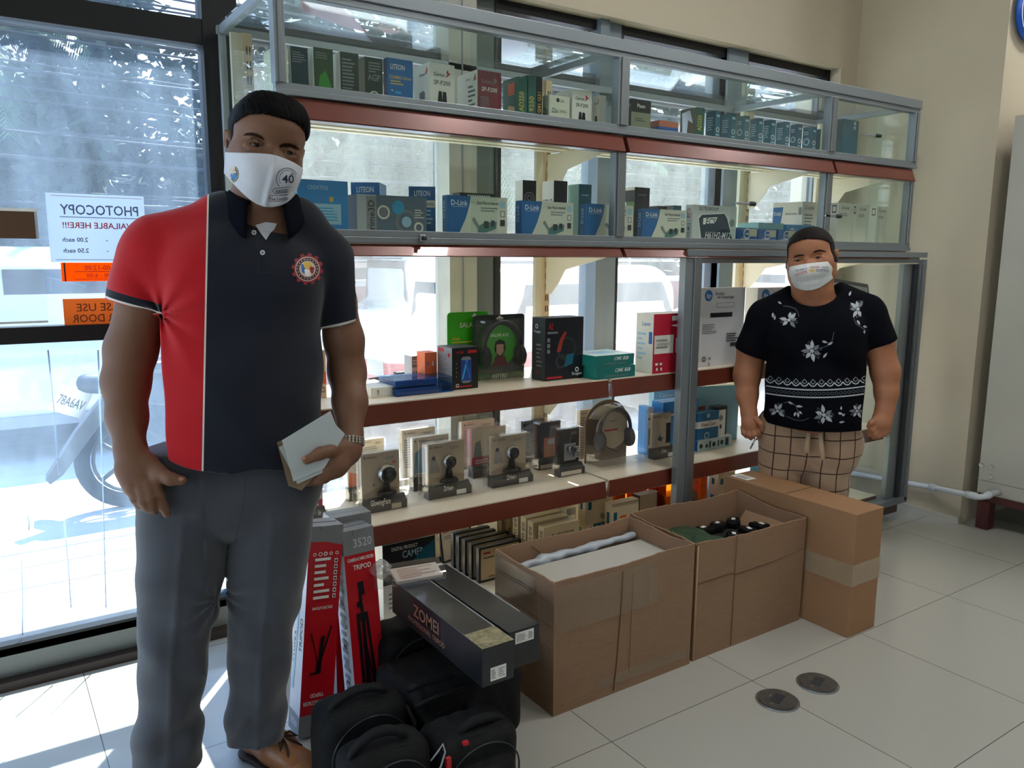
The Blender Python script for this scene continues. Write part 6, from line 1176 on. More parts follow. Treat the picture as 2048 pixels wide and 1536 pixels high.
# keep the red off the sleeve/torso where the seam passes the shoulder: the seam only runs on the torso
shirt = fobj('polo_shirt', [shm], POLO, man)
bs = bvh(*shm)
# collar
cm = MB(); NVY = mat('navy_collar_cloth', '070b16', .9, spec=.1, bump=.2, bscale=1100)
ring = []; n_ = 40
for i in range(n_ + 1):
    t = -math.radians(60) + (math.radians(300)) * i / n_    # open at the front
    t = math.radians(-62) + math.radians(304) * i / n_
    ring.append(t)
vs = []
fc = nc + np.array([.004, .0, -.012])
for t in ring:
    cx, cy = math.cos(t), math.sin(t)   # t=-90deg is the front
    fr_k = max(0, -math.sin(t))
    for (r, z) in ((.070, .030), (.0745, .036), (.080, .030), (.094, .002 - .030 * fr_k), (.098, -.012 - .040 * fr_k)):
        vs.append((fc[0] + cx * r * 1.0, fc[1] + cy * r * (1.0 + .18 * fr_k), fc[2] + z - .034 * fr_k ** 1.5))
cm.add(vs, [(i * 5 + j, (i + 1) * 5 + j, (i + 1) * 5 + j + 1, i * 5 + j + 1) for i in range(n_) for j in range(4)], NVY, smooth=True)
co_ = cm.build('collar', shirt); q = co_.modifiers.new('cloth', 'SOLIDIFY'); q.thickness = .0035
a = MB()
for (px, py) in [(508, 465), (525, 505)]:
    poly2(a, ell(px, py, 5.2, 5.2, 14), mat('button_grey', '9a9ca0', .3), 2, 1); line2(a, ell(px, py, 4.2, 4.2, 12), 1, M_WHT, 3, True, 1); poly2(a, ell(px, py, 1.2, 1.2, 6), M_BLK, 4, 1)
project(FM, [bs], a, 'button', shirt, .0015)
a = MB(); line2(a, [(516, 478), (516, 545)], 1.2, mat('placket_seam', '1c2334', .8), 0, n=10); line2(a, [(541, 472), (541, 545)], .9, mat('placket_seam', '1c2334', .8), 0, n=10); line2(a, [(516, 545), (541, 545)], 1, mat('placket_seam', '1c2334', .8)); project(FM, [bs], a, 'placket', shirt, .001)
a = MB(); BR = mat('emblem_red', '8f1f2b', .7)
for i in range(12):
    t = i * math.pi / 6 + .15; poly2(a, [(615 + 27 * math.cos(t - .14), 538 + 27 * math.sin(t - .14)), (615 + 32 * math.cos(t - .11), 538 + 32 * math.sin(t - .11)), (615 + 32 * math.cos(t + .11), 538 + 32 * math.sin(t + .11)), (615 + 27 * math.cos(t + .14), 538 + 27 * math.sin(t + .14))], BR, 0, 1)
poly2(a, ell(615, 538, 27.5, 27.5, 30), BR, 0, 1); poly2(a, ell(615, 538, 24.5, 24.5, 30), mat('emblem_cream', 'c9b8ae', .7), 1, 1); poly2(a, ell(615, 538, 22.8, 22.8, 30), mat('emblem_dark', '4a1a22', .7), 2, 1); poly2(a, ell(615, 538, 16.5, 16.5, 26), mat('emblem_cream', 'c9b8ae', .7), 3, 1)
poly2(a, [(602, 528), (612, 530), (610, 548), (604, 544)], mat('emblem_blue', '2c5fae', .7), 4, 1); poly2(a, [(608, 524), (622, 525), (624, 534), (614, 540), (607, 533)], M_YEL, 5, 1); poly2(a, [(620, 530), (629, 536), (626, 548), (618, 543)], BR, 5, 1); poly2(a, [(609, 538), (620, 540), (621, 552), (610, 552)], M_WHT, 6, 1)
for i in range(20):
    t = i * 2 * math.pi / 20; text2(a, 'NATIONALBUREAUWORKSA'[i], 615 + 19.6 * math.cos(t), 538 + 19.6 * math.sin(t) + 1.2, 2.8, M_WHT, 0, None, 3)
project(FM, [bs], a, 'emblem', shirt, .0012)
# undershirt triangle at the neck
a = MB(); poly2(a, [(511, 450), (532, 444), (554, 447), (549, 458), (541, 466), (532, 480), (524, 470), (517, 460)], mat('undershirt_white', 'b9bcc4', .8, bump=.1)); project(FM, [bh, bs], a, 'undershirt', man, .002, 5)
# trousers
f = Field((-.34, -.28, .0), (.34, .26, .98), .0042)
FM.cap(f, (400, 950, .0), (530, 950, .0), 118, k=.03, sy=.86)
FM.cap(f, (368, 1000, .0), (545, 1005, .0), 84, 80, k=.03, sy=1.0)
FM.chain(f, [(372, 1020, .0), (360, 1150, -.01), (352, 1270, -.02), (338, 1410, .0), (337, 1520, .01), (337, 1660, .01)], [90, 82, 68, 61, 66, 70], k=.006)
FM.chain(f, [(542, 1020, .0), (534, 1150, -.01), (522, 1270, -.015), (514, 1390, .0), (512, 1470, .01), (512, 1580, .01)], [84, 76, 62, 58, 55, 55], k=.006)
zh1 = P(340, 1556, -.05)[2]; zh2 = P(515, 1488, -.05)[2]; xm = P(430, 1400, 0)[0]
f.op(lambda X, Y, Z: np.where(X < xm, np.maximum(zh1, .012) - Z + 0 * X, .085 - Z + .35 * np.clip(Y, -.1, .1) * -1 - .0) + 0 * Y)
f.op(lambda X, Y, Z: Z - P(460, 905, -.1)[2] + 0 * X + 0 * Y)
lx = [P(372, 1020)[0], P(352, 1270)[0], P(336, 1545)[0]]; lz = [P(372, 1020)[2], P(352, 1270)[2], 0.]
rx_ = [P(542, 1020)[0], P(522, 1270)[0], P(512, 1485)[0]]; rz_ = [P(542, 1020)[2], P(522, 1270)[2], .05]
def tf(X, Y, Z):
    zz = np.clip(Z, 0, 1); cL = np.interp(zz.ravel(), lz[::-1], lx[::-1]).reshape(zz.shape); cR = np.interp(zz.ravel(), rz_[::-1], rx_[::-1]).reshape(zz.shape)
    d = np.where(X < xm, X - cL, X - cR); lower = np.clip((.80 - Z) / .15, 0, 1)
    w = -.0045 * np.exp(-(d + .004) ** 2 / .00009) * np.where(Y < 0, 1, 0) * lower
    # drape folds at knee and above the shoe
    w = w + .0035 * np.sin((d * 34 + (Z - .42) * 40)) * np.exp(-((Z - .42) / .12) ** 2) * (Y < .05) + .002 * np.sin(d * 45 - Z * 30)
    w = w + .005 * np.sin((d * -38 + Z * 44) + .6) * np.exp(-((Z - .17) / .09) ** 2)
    w = w + .004 * np.sin(d * 60 + Z * 25 + Y * 30) * np.exp(-((Z - .30) / .2) ** 2)
    # crotch folds
    w = w + .004 * np.sin(np.arctan2(Z - .52, X - xm - .02) * 9) * np.exp(-(((X - xm - .02) ** 2 + (Z - .52) ** 2) / .008))
    return w
f.op(tf, 'add')
trm = relax(*f.mesh(), 2); trousers = fobj('trousers', [trm], mat('grey_wool_cloth', '393c44', .85, bump=.25, bscale=700, sheen=.3, var=.06, vscale=200), man)
bt = bvh(*trm)
a = MB(); SM = mat('trouser_seam', '34353a', .9); line2(a, [(491, 945), (490, 990), (484, 1030), (476, 1060), (470, 1085)], 1.1, SM, n=8); line2(a, [(318, 925), (330, 945), (338, 975)], 1.4, SM, n=4); project(FM, [bt], a, 'seam_line', trousers, .001)
# shoes
LEA = mat('brown_leather', '8a5a35', .4, bump=.1, bscale=120, var=.1, vscale=20); SOL = mat('dark_sole', '2b1c14', .7); LAC = mat('dark_lace', '2d1a10', .8)
def shoe(heel, toe, nm='shoe'):
    h3, t3 = np.array([*FM.R.T[:2] @ (onz(*heel, 0) - FM.G), 0.]), np.array([*FM.R.T[:2] @ (onz(*toe, 0) - FM.G), 0.])
    d = t3 - h3; d /= np.linalg.norm(d); L = .285; s = np.array([d[1], -d[0], 0]); q = lambda u, v, z: tuple(h3 + d * u * L + s * v + np.array([0, 0, z]))
    lo = np.minimum(h3, h3 + d * L) - .07; hi = np.maximum(h3, h3 + d * L) + .07; lo[2] = -.005; hi[2] = .16
    f = Field(lo, hi, .003)
    f.cap(q(.14, 0, .052), q(.45, 0, .05), .040, .042, k=.02).cap(q(.45, 0, .045), q(.80, .004, .028), .044, .042, k=.03, sz=.8).cap(q(.8, .004, .022), q(.88, .006, .020), .042, .036, k=.02, sz=.75).cap(q(.15, 0, .06), q(.2, 0, .10), .038, .040, k=.02)
    f.op(lambda X, Y, Z: .012 - Z + 0 * X + 0 * Y); m1 = relax(*f.mesh(), 1)
    e = fobj(nm, [m1], LEA, man)
    f = Field(lo, hi, .003); f.cap(q(.13, 0, .01), q(.45, 0, .01), .043, .040, k=.01, sz=.5).cap(q(.45, 0, .01), q(.88, .006, .01), .043, .042, k=.02, sz=.5); f.op(lambda X, Y, Z: np.maximum(Z - .016, .001 - Z) + 0 * X + 0 * Y); fobj('sole', [f.mesh()], SOL, e)
    l = MB()
    for i in range(4):
        u = .42 + i * .07; z = .098 - i * .011; l.tube([q(u, -.024, z - .012), q(u + .02, 0, z), q(u + .03, .024, z - .012)], .003, LAC, 6)
    l.tube([q(.50, 0, .090), q(.53, -.022, .094), q(.58, -.034, .078), q(.56, -.014, .088), q(.50, 0, .091), q(.55, .022, .094), q(.61, .034, .076), q(.57, .012, .088), q(.50, 0, .091)], .0032, LAC, 6); l.tube([q(.50, 0, .09), q(.60, -.008, .083), q(.67, -.026, .062)], .003, LAC, 6).tube([q(.50, 0, .09), q(.62, .014, .080), q(.70, .030, .055)], .003, LAC, 6); l.build('shoe_lace', e)
    return e
shoe((490, 1500), (640, 1565)); shoe((335, 1545), (330, 1700))
# wrist watch
wc = P(698, 884, -.088); wa = P(700, 905, -.09) - P(700, 860, -.065); wa /= np.linalg.norm(wa); tilt = Vector(wa)
u_ = Vector((0.92, 0.1, -.42)).normalized(); u_ = (u_ - tilt * u_.dot(tilt)).normalized(); v_ = tilt.cross(u_)
w_ = MB(); nlk = 26; MW = mat('watch_steel', 'b9b5ab', .22, .95)
for i in range(nlk):
    t = 2 * math.pi * i / nlk; rr_ = .0355; c = Vector(wc) + u_ * rr_ * math.cos(t) * 1.05 + v_ * rr_ * math.sin(t); nn = (u_ * math.cos(t) + v_ * math.sin(t)).normalized(); tt = tilt.cross(nn)
    Rm = Matrix((tt, nn, tilt)).transposed().to_4x4(); T = Matrix.Translation(c) @ Rm
    for j in (-1, 0, 1): w_.box((-.0031, -.0016, j * .0062 - .0029), (.0031, .0016, j * .0062 + .0029), MW, T, bev=.0007)
wo = w_.build('watch_strap', man)
c = Vector(wc) - Vector(v_) * 0; 
MB().lathe([(0, 0), (.0165, 0), (.0175, .003), (.0165, .007), (0, .0075)], MW, (0, 0, 0), 24, Matrix.Translation(Vector(wc) + u_ * -.012 + Vector((0, .026, 0))) @ Matrix.Rotation(-math.pi / 2, 4, 'X')).build('watch_case', man)
# envelopes held in the hand
def sheet(name, pts, dys, m, label, th=.0012):
    V = [FM.R @ P(px, py, dy) + FM.G for (px, py), dy in zip(pts, dys)]; c = sum(V) / len(V); n_ = Vector(V[1] - V[0]).cross(Vector(V[2] - V[0])).normalized() * th
    a = [Vector(v - c) for v in V]; k = len(a); me = MB(); me.add([p for p in a] + [p + n_ for p in a], [tuple(range(k)), tuple(range(2 * k - 1, k - 1, -1))] + [(i, (i + 1) % k, (i + 1) % k + k, i + k) for i in range(k)], m)
    o = me.build(name); o.location = tuple(c); return tag(o, label, 'envelope', 'papers held by the man')
def plane_dy(pts, a, bx, by): return [a + bx * (x - 620) + by * (y - 900) for x, y in pts]
PW = mat('white_paper', 'b9c0c0', .6); q1 = [(564, 881), (661, 822), (672, 850), (690, 868), (648, 937), (587, 963)]
sheet('envelope', q1, plane_dy(q1, -.166, .0002, .0001), PW, 'white envelope in front, pressed under the thumb of the man')
q2 = [(558, 895), (640, 850), (655, 900), (646, 945), (595, 968)]; sheet('envelope', q2, plane_dy(q2, -.158, .0002, .0001), PW, 'white envelope just behind the front one in his hand')
q3 = [(554, 885), (640, 850), (655, 925), (603, 981), (577, 972)]; sheet('envelope', q3, plane_dy(q3, -.151, .0002, .0001), mat('brown_paper', '7d6a52', .8), 'brown envelope behind the two white ones in his hand')
# ================================================================ woman behind the tall carton
r_ = 3.46; az = math.atan2(1409, 1000)
FWm = Frame((r_ * math.sin(az), r_ * math.cos(az))); Pw = FWm.P
wom = FWm.root('person', 'woman in a black flowered blouse, checked trousers and printed white mask', 'person')
SK2 = skinmat('warm_skin', 'a06a4c'); HAIR2 = mat('dark_brown_hair', '120b0a', .55, spec=.15, bump=.4, bscale=200)
hc2 = Pw(1623, 520, .0); HW = Head(FWm, hc2, rotm(math.radians(-9), math.radians(-8), math.radians(2)), 1.0, 1.02); HW.ex = .036
f = Field(hc2 - np.array([.14, .15, .24]), hc2 + np.array([.14, .16, .16]), .0026)
HW.skull(f, chub=.010); HW.face(f, chub=.006)
FWm.cap(f, (1624, 555, .0), (1627, 606, .01), 34, 36, k=.03); FWm.cap(f, (1604, 618, -.01), (1654, 618, -.01), 30, k=.03, sy=.9); FWm.cap(f, (1610, 580, -.03), (1640, 580, -.03), 24, k=.03)
hm2 = relax(*f.mesh(), 1)
def wf(pts, hh=.004, pad=.10):
    A = [Pw(*q) for q in pts]; return Field(np.minimum.reduce(A) - pad, np.maximum.reduce(A) + pad, hh)
A1 = [(1532, 632, .01), (1505, 695, .01), (1494, 750, .0), (1494, 790, -.02), (1498, 825, -.05)]
f = wf(A1 + [(1520, 890, -.1)], .0032); FWm.chain(f, A1, [25, 29, 26, 21, 15.5], k=.02)
FWm.chain(f, [(1498, 828, -.05), (1501, 848, -.07)], [16, 18.5], k=.012, sy=.75)
for ps in ([(1487, 855, -.075), (1488, 866, -.082), (1493, 873, -.078)], [(1496, 858, -.08), (1498, 871, -.088), (1502, 877, -.08)], [(1505, 858, -.08), (1509, 870, -.088), (1512, 877, -.08)], [(1512, 852, -.075), (1517, 864, -.082), (1519, 871, -.078)], [(1512, 838, -.085), (1522, 848, -.095), (1524, 859, -.09)]):
    FWm.chain(f, ps, [6.2, 5.6, 4.2], k=.004)
w1 = relax(*f.mesh(), 1)
A2 = [(1733, 622, .01), (1757, 690, .01), (1771, 745, .005), (1773, 785, -.01), (1770, 818, -.03)]
f = wf(A2 + [(1735, 890, -.08)], .0032); FWm.chain(f, A2, [24, 29, 27, 22, 17], k=.02)
FWm.chain(f, [(1769, 820, -.03), (1763, 845, -.05)], [18, 20], k=.012, sy=.75)
for ps in ([(1776, 858, -.05), (1768, 868, -.055), (1757, 872, -.05)], [(1768, 862, -.055), (1758, 872, -.06), (1747, 875, -.055)], [(1760, 860, -.06), (1750, 868, -.065), (1740, 870, -.06)], [(1754, 852, -.06), (1745, 860, -.068), (1737, 862, -.06)], [(1752, 838, -.06), (1742, 846, -.07), (1737, 853, -.068)]):
    FWm.chain(f, ps, [6.5, 5.8, 4.4], k=.004)
w2 = relax(*f.mesh(), 1)
f = Field((-.3, -.25, .0), (.3, .25, 1.2), .012)
FWm.cap(f, (1632, 660, .01), (1632, 850, .01), 62, 75, sy=.6, k=.04)
for e in (-1, 1):
    f.cap((e * .09 , 0, .68), (e * .09, .02, .08), .09, .05, k=.03); f.cap((e * .09, .03, .045), (e * .10, -.13, .03), .04, .035, k=.02)
f.op(lambda X, Y, Z: .012 - Z + 0 * X + 0 * Y)
fobj('body', [hm2, w1, w2, f.mesh()], SK2, wom)
HW.eyes(wom); brow(FWm, bvh(*hm2), wom, [(1586, 516), (1590, 511.5), (1597, 509.5), (1608, 508.5), (1608, 511), (1597, 512.5), (1590, 514.5)], [(1626, 504), (1632, 500.5), (1640, 499), (1649, 501), (1654, 504.5), (1648, 503.5), (1640, 502.5), (1632, 503.5), (1627, 506)])
f = Field(hc2 - np.array([.13, .15, .12]), hc2 + np.array([.13, .18, .17]), .0028); HW.skull(f, grow=.008, chub=.006); f.ball(HW.T((0, .12, .05)), .04, k=.03)
def hairw(X, Y, Z, s=HW):
    x, y, z = s.inv(X, Y, Z); e = np.abs(x); line = .081 - .22 * np.maximum(e - .01, 0) - 18 * np.maximum(e - .05, 0) ** 2
    g = np.maximum(z - line, y + .040 + .28 * np.maximum(.04 - z, 0)); low = np.where(y < .0, -(z + .022), np.where(y < .03, -(z - .02), -(z + .05)))
    s.g = g; return np.maximum(-g, low) * .8 + .0009 * np.sin(x * 260 - y * 120)
f.op(hairw); f.op(lambda X, Y, Z: .0065 * np.exp(-np.maximum(HW.g, 0) / .012), 'add'); fobj('hair', [relax(*f.mesh(), 2)], HAIR2, wom)
MK2 = mat('white_mask_paper', 'd5d7d5', .7, bump=.15, bscale=700)
mk2, MV2, NU, NV = HW.mask(wom, MK2, lambda a: -.007 - .008 * a ** 2, lambda a: -.113 + .040 * a ** 2.2, lambda v: .116 + .014 * math.sin(min(1, v * 1.5) * math.pi) - .016 * v ** 2, wmax=.092, seam=.003, folds=.0035)
b2v = bvh(MV2, mq)
a = MB(); NV_ = mat('mask_navy_ink', '1d2a66', .5); RD_ = mat('mask_red_ink', 'b3262e', .5)
text2(a, 'WE NEED A', 1602.5, 540.8, 3.2, NV_, -.22, 24, 0, 0); text2(a, 'LEADER,', 1629.5, 535.8, 3.2, RD_, -.02, 20); text2(a, '2022.', 1650.5, 536.2, 3.2, NV_, .05, 14)
text2(a, 'LACSON', 1602.5, 549.0, 5.6, RD_, -.28, 24); text2(a, 'SOTTO', 1644.5, 543.8, 5.6, NV_, .03, 25); poly2(a, [(1617, 541), (1624, 538), (1631, 541), (1624, 544)], M_YEL, 0, 1)
project(FWm, [b2v], a, 'mask_print', wom, .003)
for e in (-1, 1): MB().tube([HW.T((e * .087, .0, -.008)), HW.T((e * .090, .014, .014)), HW.T((e * .087, .026, .026))], .0012, M_WHT, 6).build('mask_strap', wom)
# blouse
f = Field((-.36, -.30, .60), (.36, .24, 1.30), .0045)
FWm.cap(f, (1632, 655, .01), (1632, 780, .0), 92, 98, sy=.70, k=.05); FWm.cap(f, (1633, 780, .0), (1634, 900, .0), 99, 110, sy=.74, k=.05)
FWm.cap(f, (1584, 598, .01), (1532, 630, .01), 24, 34, k=.04); FWm.cap(f, (1676, 592, .01), (1733, 620, .01), 24, 33, k=.04)
for px in (1588, 1680): FWm.cap(f, (px, 672, -.075), (px, 690, -.075), 46, k=.07)
FWm.cap(f, (1630, 790, -.06), (1630, 820, -.06), 62, k=.08)
FWm.cap(f, (1528, 645, .01), (1495, 745, .01), 37, 38, k=.02); FWm.cap(f, (1738, 635, .01), (1773, 735, .01), 36, 36, k=.02)
c1, c2 = Pw(1467, 691, .01), Pw(1533, 719, .01); e1 = (c2 - c1) / np.linalg.norm(c2 - c1); n1 = np.cross(e1, [0, -1, 0]); n1 *= -np.sign(n1[2])
d1_, d2_ = Pw(1733, 702, .01), Pw(1793, 677, .01); e2 = (d2_ - d1_) / np.linalg.norm(d2_ - d1_); n2 = np.cross(e2, [0, -1, 0]); n2 *= -np.sign(n2[2])
xl, xr = Pw(1534, 719, 0)[0], Pw(1732, 703, 0)[0]
f.op(lambda X, Y, Z: np.maximum(np.minimum((X - c1[0]) * n1[0] + (Y - c1[1]) * n1[1] + (Z - c1[2]) * n1[2], xl - X + 0 * Z), np.minimum((X - d1_[0]) * n2[0] + (Y - d1_[1]) * n2[1] + (Z - d1_[2]) * n2[2], X - xr + 0 * Z)))
zc_w = Pw(1635, 861, -.15)[2]; zs_w = Pw(1530, 842, -.05)[2]
f.op(lambda X, Y, Z: zc_w + (zs_w - zc_w) * (X / .21) ** 2 - Z + 0 * Y)
f.cap(tuple(Pw(1629, 560, -.05)), tuple(Pw(1629, 480, -.05)), .107, .122, k=.006, sy=1.4, mode='sub')
f.op(lambda X, Y, Z: .004 * np.sin(X * 30 + Z * 26) * np.exp(-((Z - .98) / .1) ** 2) + .003 * np.sin(X * 48 - Z * 20) * np.exp(-((Z - .80) / .08) ** 2) + 0 * Y, 'add')
bl = relax(*f.mesh(), 2); blouse = fobj('blouse', [bl], mat('black_blouse_cloth', '06070e', .9, spec=.1, bump=.15, bscale=900), wom); bb = bvh(*bl)
a = MB(); FL = mat('pale_flower_print', 'a9aeb4', .8); FG = mat('grey_flower_print', '6b7079', .8)
def leaf(x, y, L, w, ang, m=FL, lay=0):
    c, s_ = math.cos(ang), math.sin(ang); pts = [(0, 0), (.3, .5), (.6, .45), (1, 0), (.6, -.4), (.3, -.45)]
    poly2(a, [(x + (u * L) * c - (v * w) * s_, y + (u * L) * s_ + (v * w) * c) for u, v in pts], m, lay, 2)
def flower(x, y, s, rot=0, spokes=(0, 50, 95, 150, 205, 260, 310)):
    for i, d in enumerate(spokes):
        leaf(x + 3 * s * math.cos(math.radians(d + rot)), y + 3 * s * math.sin(math.radians(d + rot)), s * (16 if i % 2 else 13), s * 7, math.radians(d + rot), FL if i % 3 else FG, i % 2)
    poly2(a, ell(x, y, 3.4 * s, 3.0 * s, 10), FL, 2, 1)
    for d in spokes[::2]:
        t = math.radians(d + rot + 25); line2(a, [(x + 5 * s * math.cos(t), y + 5 * s * math.sin(t)), (x + 15 * s * math.cos(t - .15), y + 15 * s * math.sin(t - .15)), (x + 17 * s * math.cos(t + .1), y + 17 * s * math.sin(t + .1)), (x + 6 * s * math.cos(t + .3), y + 6 * s * math.sin(t + .3))], .7, FG)
flower(1578, 640, 1.05, -10, (0, -35, -70, 60, 150, 200)); line2(a, [(1566, 612), (1578, 613), (1590, 617), (1596, 625), (1598, 634)], .8, FG); leaf(1556, 603, 9, 4, .6); leaf(1546, 625, 11, 5, 1.6); leaf(1549, 640, 10, 4, -1.5)
flower(1716, 618, 1.05, 180, (0, 40, 80, 120, 250, 300)); line2(a, [(1708, 636), (1712, 648), (1722, 654), (1730, 660)], .8, FG); leaf(1698, 592, 11, 4.5, -1.2); leaf(1714, 640, 12, 5, 1.0); leaf(1726, 652, 9, 5, .3); leaf(1729, 660, 8, 4, 1.6)
flower(1624, 702, 1.2, 20, (0, 60, 110, 160, 205, 250, 300)); line2(a, [(1640, 697), (1654, 692), (1664, 682), (1668, 664)], .9, FG); leaf(1644, 682, 12, 5, .3); leaf(1655, 690, 13, 5, -.5); leaf(1646, 716, 14, 5, -.9)
xs = np.linspace(1532, 1737, 13)
zig = lambda x, base: base + 9.0 * (1 - ((x - 1634) / 105) ** 2)
for i in range(12):
    x0_, x1_ = xs[i], xs[i + 1]; xm_ = (x0_ + x1_) / 2
    line2(a, [(x0_, zig(x0_, 757)), ((x0_ + xm_) / 2, zig(xm_, 762.5)), (xm_, zig(xm_, 764)), ((x1_ + xm_) / 2, zig(xm_, 762.5)), (x1_, zig(x1_, 757))], 2.2, FL, n=2)
    line2(a, [(xm_ - 5, zig(xm_, 755)), (xm_, zig(xm_, 750)), (xm_ + 5, zig(xm_, 755)), (xm_, zig(xm_, 759.5))], 1.1, FL, closed=True, n=1)
for base, w in ((771, 2.6), (786, 2.6)): line2(a, [(x, zig(x, base)) for x in np.linspace(1532, 1737, 30)], w, FL, n=1)
for x in np.linspace(1536, 1733, 24): line2(a, ell(x, zig(x, 778.5), 3.2, 2.8, 8), .7, FG, closed=True, n=1)
flower(1555, 822, .95, 0, (0, 40, 150, 190, 250, 300)); flower(1648, 830, 1.15, 10, (0, 30, 90, 150, 190, 250, 320)); flower(1714, 822, .85, 0, (0, 60, 120, 180, 240, 300))
line2(a, [(1567, 806), (1580, 803), (1592, 812), (1596, 824)], .8, FG); leaf(1576, 803, 12, 4.5, .5); leaf(1592, 812, 14, 5, .1); leaf(1592, 824, 10, 5, 2.0); leaf(1596, 824, 12, 4.5, 1.5); leaf(1598, 822, 9, 4, .8)
line2(a, [(1572, 832), (1590, 840), (1606, 841), (1618, 836)], .8, FG); leaf(1676, 826, 10, 5, .2); leaf(1682, 820, 8, 4, -1.5); leaf(1684, 832, 8, 4, -.6); leaf(1678, 845, 12, 4, -.15); leaf(1727, 810, 8, 3, -1.2); leaf(1728, 826, 9, 3, .2)
project(FWm, [bb], a, 'flower_print', blouse, .0014)
# trousers with checks
f = Field((-.30, -.25, .05), (.30, .24, .82), .0048)
FWm.cap(f, (1588, 880, .01), (1674, 880, .01), 48, k=.03, sy=1.05); FWm.cap(f, (1585, 905, .0), (1672, 905, .0), 47, k=.03)
for e in (-1, 1): f.cap((e * .098, .0, .66), (e * .088, .01, .42), .100, .088, k=.008); f.cap((e * .088, .01, .42), (e * .085, .02, .10), .092, .07, k=.02)
f.op(lambda X, Y, Z: np.maximum(.09 - Z, Z - .79) + 0 * X + 0 * Y)
f.op(lambda X, Y, Z: .004 * np.sin(X * 50 + Z * 30) * np.exp(-((Z - .6) / .1) ** 2) + .003 * np.sin(np.arctan2(Z - .56, X) * 8) * np.exp(-(X ** 2 + (Z - .56) ** 2) / .01) + 0 * Y, 'add')
CK = bandmat('checked_cloth', 'a98d74', [('3b261c', [('m', (1, .25, 0), .062, .0045, .02)]), ('3b261c', [('m', (0, -.12, 1), .072, .0045, .0)])], bump=.12)
tw = relax(*f.mesh(), 2); tws = fobj('checked_trousers', [tw], CK, wom); btw = bvh(*tw)
TIE = mat('tie_cloth', 'b79b80', .8)
for pts in ([(1618, 866, -.135), (1615, 885, -.142), (1614, 906, -.15)], [(1641, 866, -.135), (1643, 890, -.142), (1646, 920, -.15)]):
    MB().tube([Pw(*q) for q in pts], .0095, TIE, 10).build('waist_tie', tws)
o = MB().tube([(0, 0, 0), (.018, .0, -.055)], [.0042, .0035], M_SIL, 10).build('pen'); q = FWm.R @ Pw(1513, 873, -.10) + FWm.G; o.location = tuple(q); o.rotation_euler = (0, .7, -az); tag(o, 'silver pen held in the fingers of the woman', 'pen')
# ================================================================ outside, seen through the glass
def st(o): o['kind'] = 'structure'; return o
GZ = -.12
st(MB().box((-14, 2.98, -.3), (30, 4.55, GZ), mat('pavement_tiles', 'b9b4a8', .8, bump=.4, bscale=14, var=.12, vscale=5)).build('pavement'))
M_ROAD = mat('sunlit_concrete_road', 'a8a8a8', .85, bump=.5, bscale=6, var=.15, vscale=2, stretch=(.3, 1.5, 1))
st(MB().box((-14, 4.55, -.3), (30, 13, GZ - .06), M_ROAD).box((-14, 4.5, -.3), (30, 4.6, GZ + .01), mat('kerb', 'c4c1ba', .8)).build('road'))
g = MB(); 
g.box((.33, 3.0, GZ), (.335, 4.0, GZ + .003), M_GRY)
for i in range(2): g.box((-14, 4.0 + i * .28, GZ), (30, 4.004 + i * .28, GZ + .003), M_GRY)
st(g.build('pavement_joints'))
st(MB().box((-14, 13, -.3), (30, 30, -.1), mat('far_ground', '77756a', .9, var=.2, vscale=1)).build('far_ground'))
# far building and wall
BW = mat('far_wall_bluegrey', '4d5863', .8, var=.1, vscale=1)
e = empty('building', (2, 15, 0), 0, 'long low dark building across the street behind the trees', 'building')
MB().box((-16, 0, -.1), (24, 4, 2.9), BW).build('wall', e); MB().box((-16.3, -.6, 2.9), (24.3, 4.5, 3.1), mat('far_roof', '6b6f73', .7)).build('roof', e)
for i in range(11):
    w_ = MB().box((-14 + i * 3.4, -.05, 1.1), (-12.2 + i * 3.4, 0, 2.6), M_WHT).build('window', e); MB().box((-13.9 + i * 3.4, -.08, 1.2), (-12.3 + i * 3.4, -.05, 2.5), mat('far_pane', '2c3a48', .2)).build('pane', w_)
e = empty('low_wall', (8, 12.2, 0), 0, 'low reddish street wall with a pale rail seen behind the parked cars', 'wall')
MB().box((-4, 0, -.1), (16, .2, .85), mat('faded_red_wall', 'a8635c', .8, var=.1)).build('wall', e); MB().box((-4, -.03, .85), (16, .23, .95), M_WHT).box((-4, 0, 1.25), (16, .1, 1.3), M_WHT).build('rail', e)
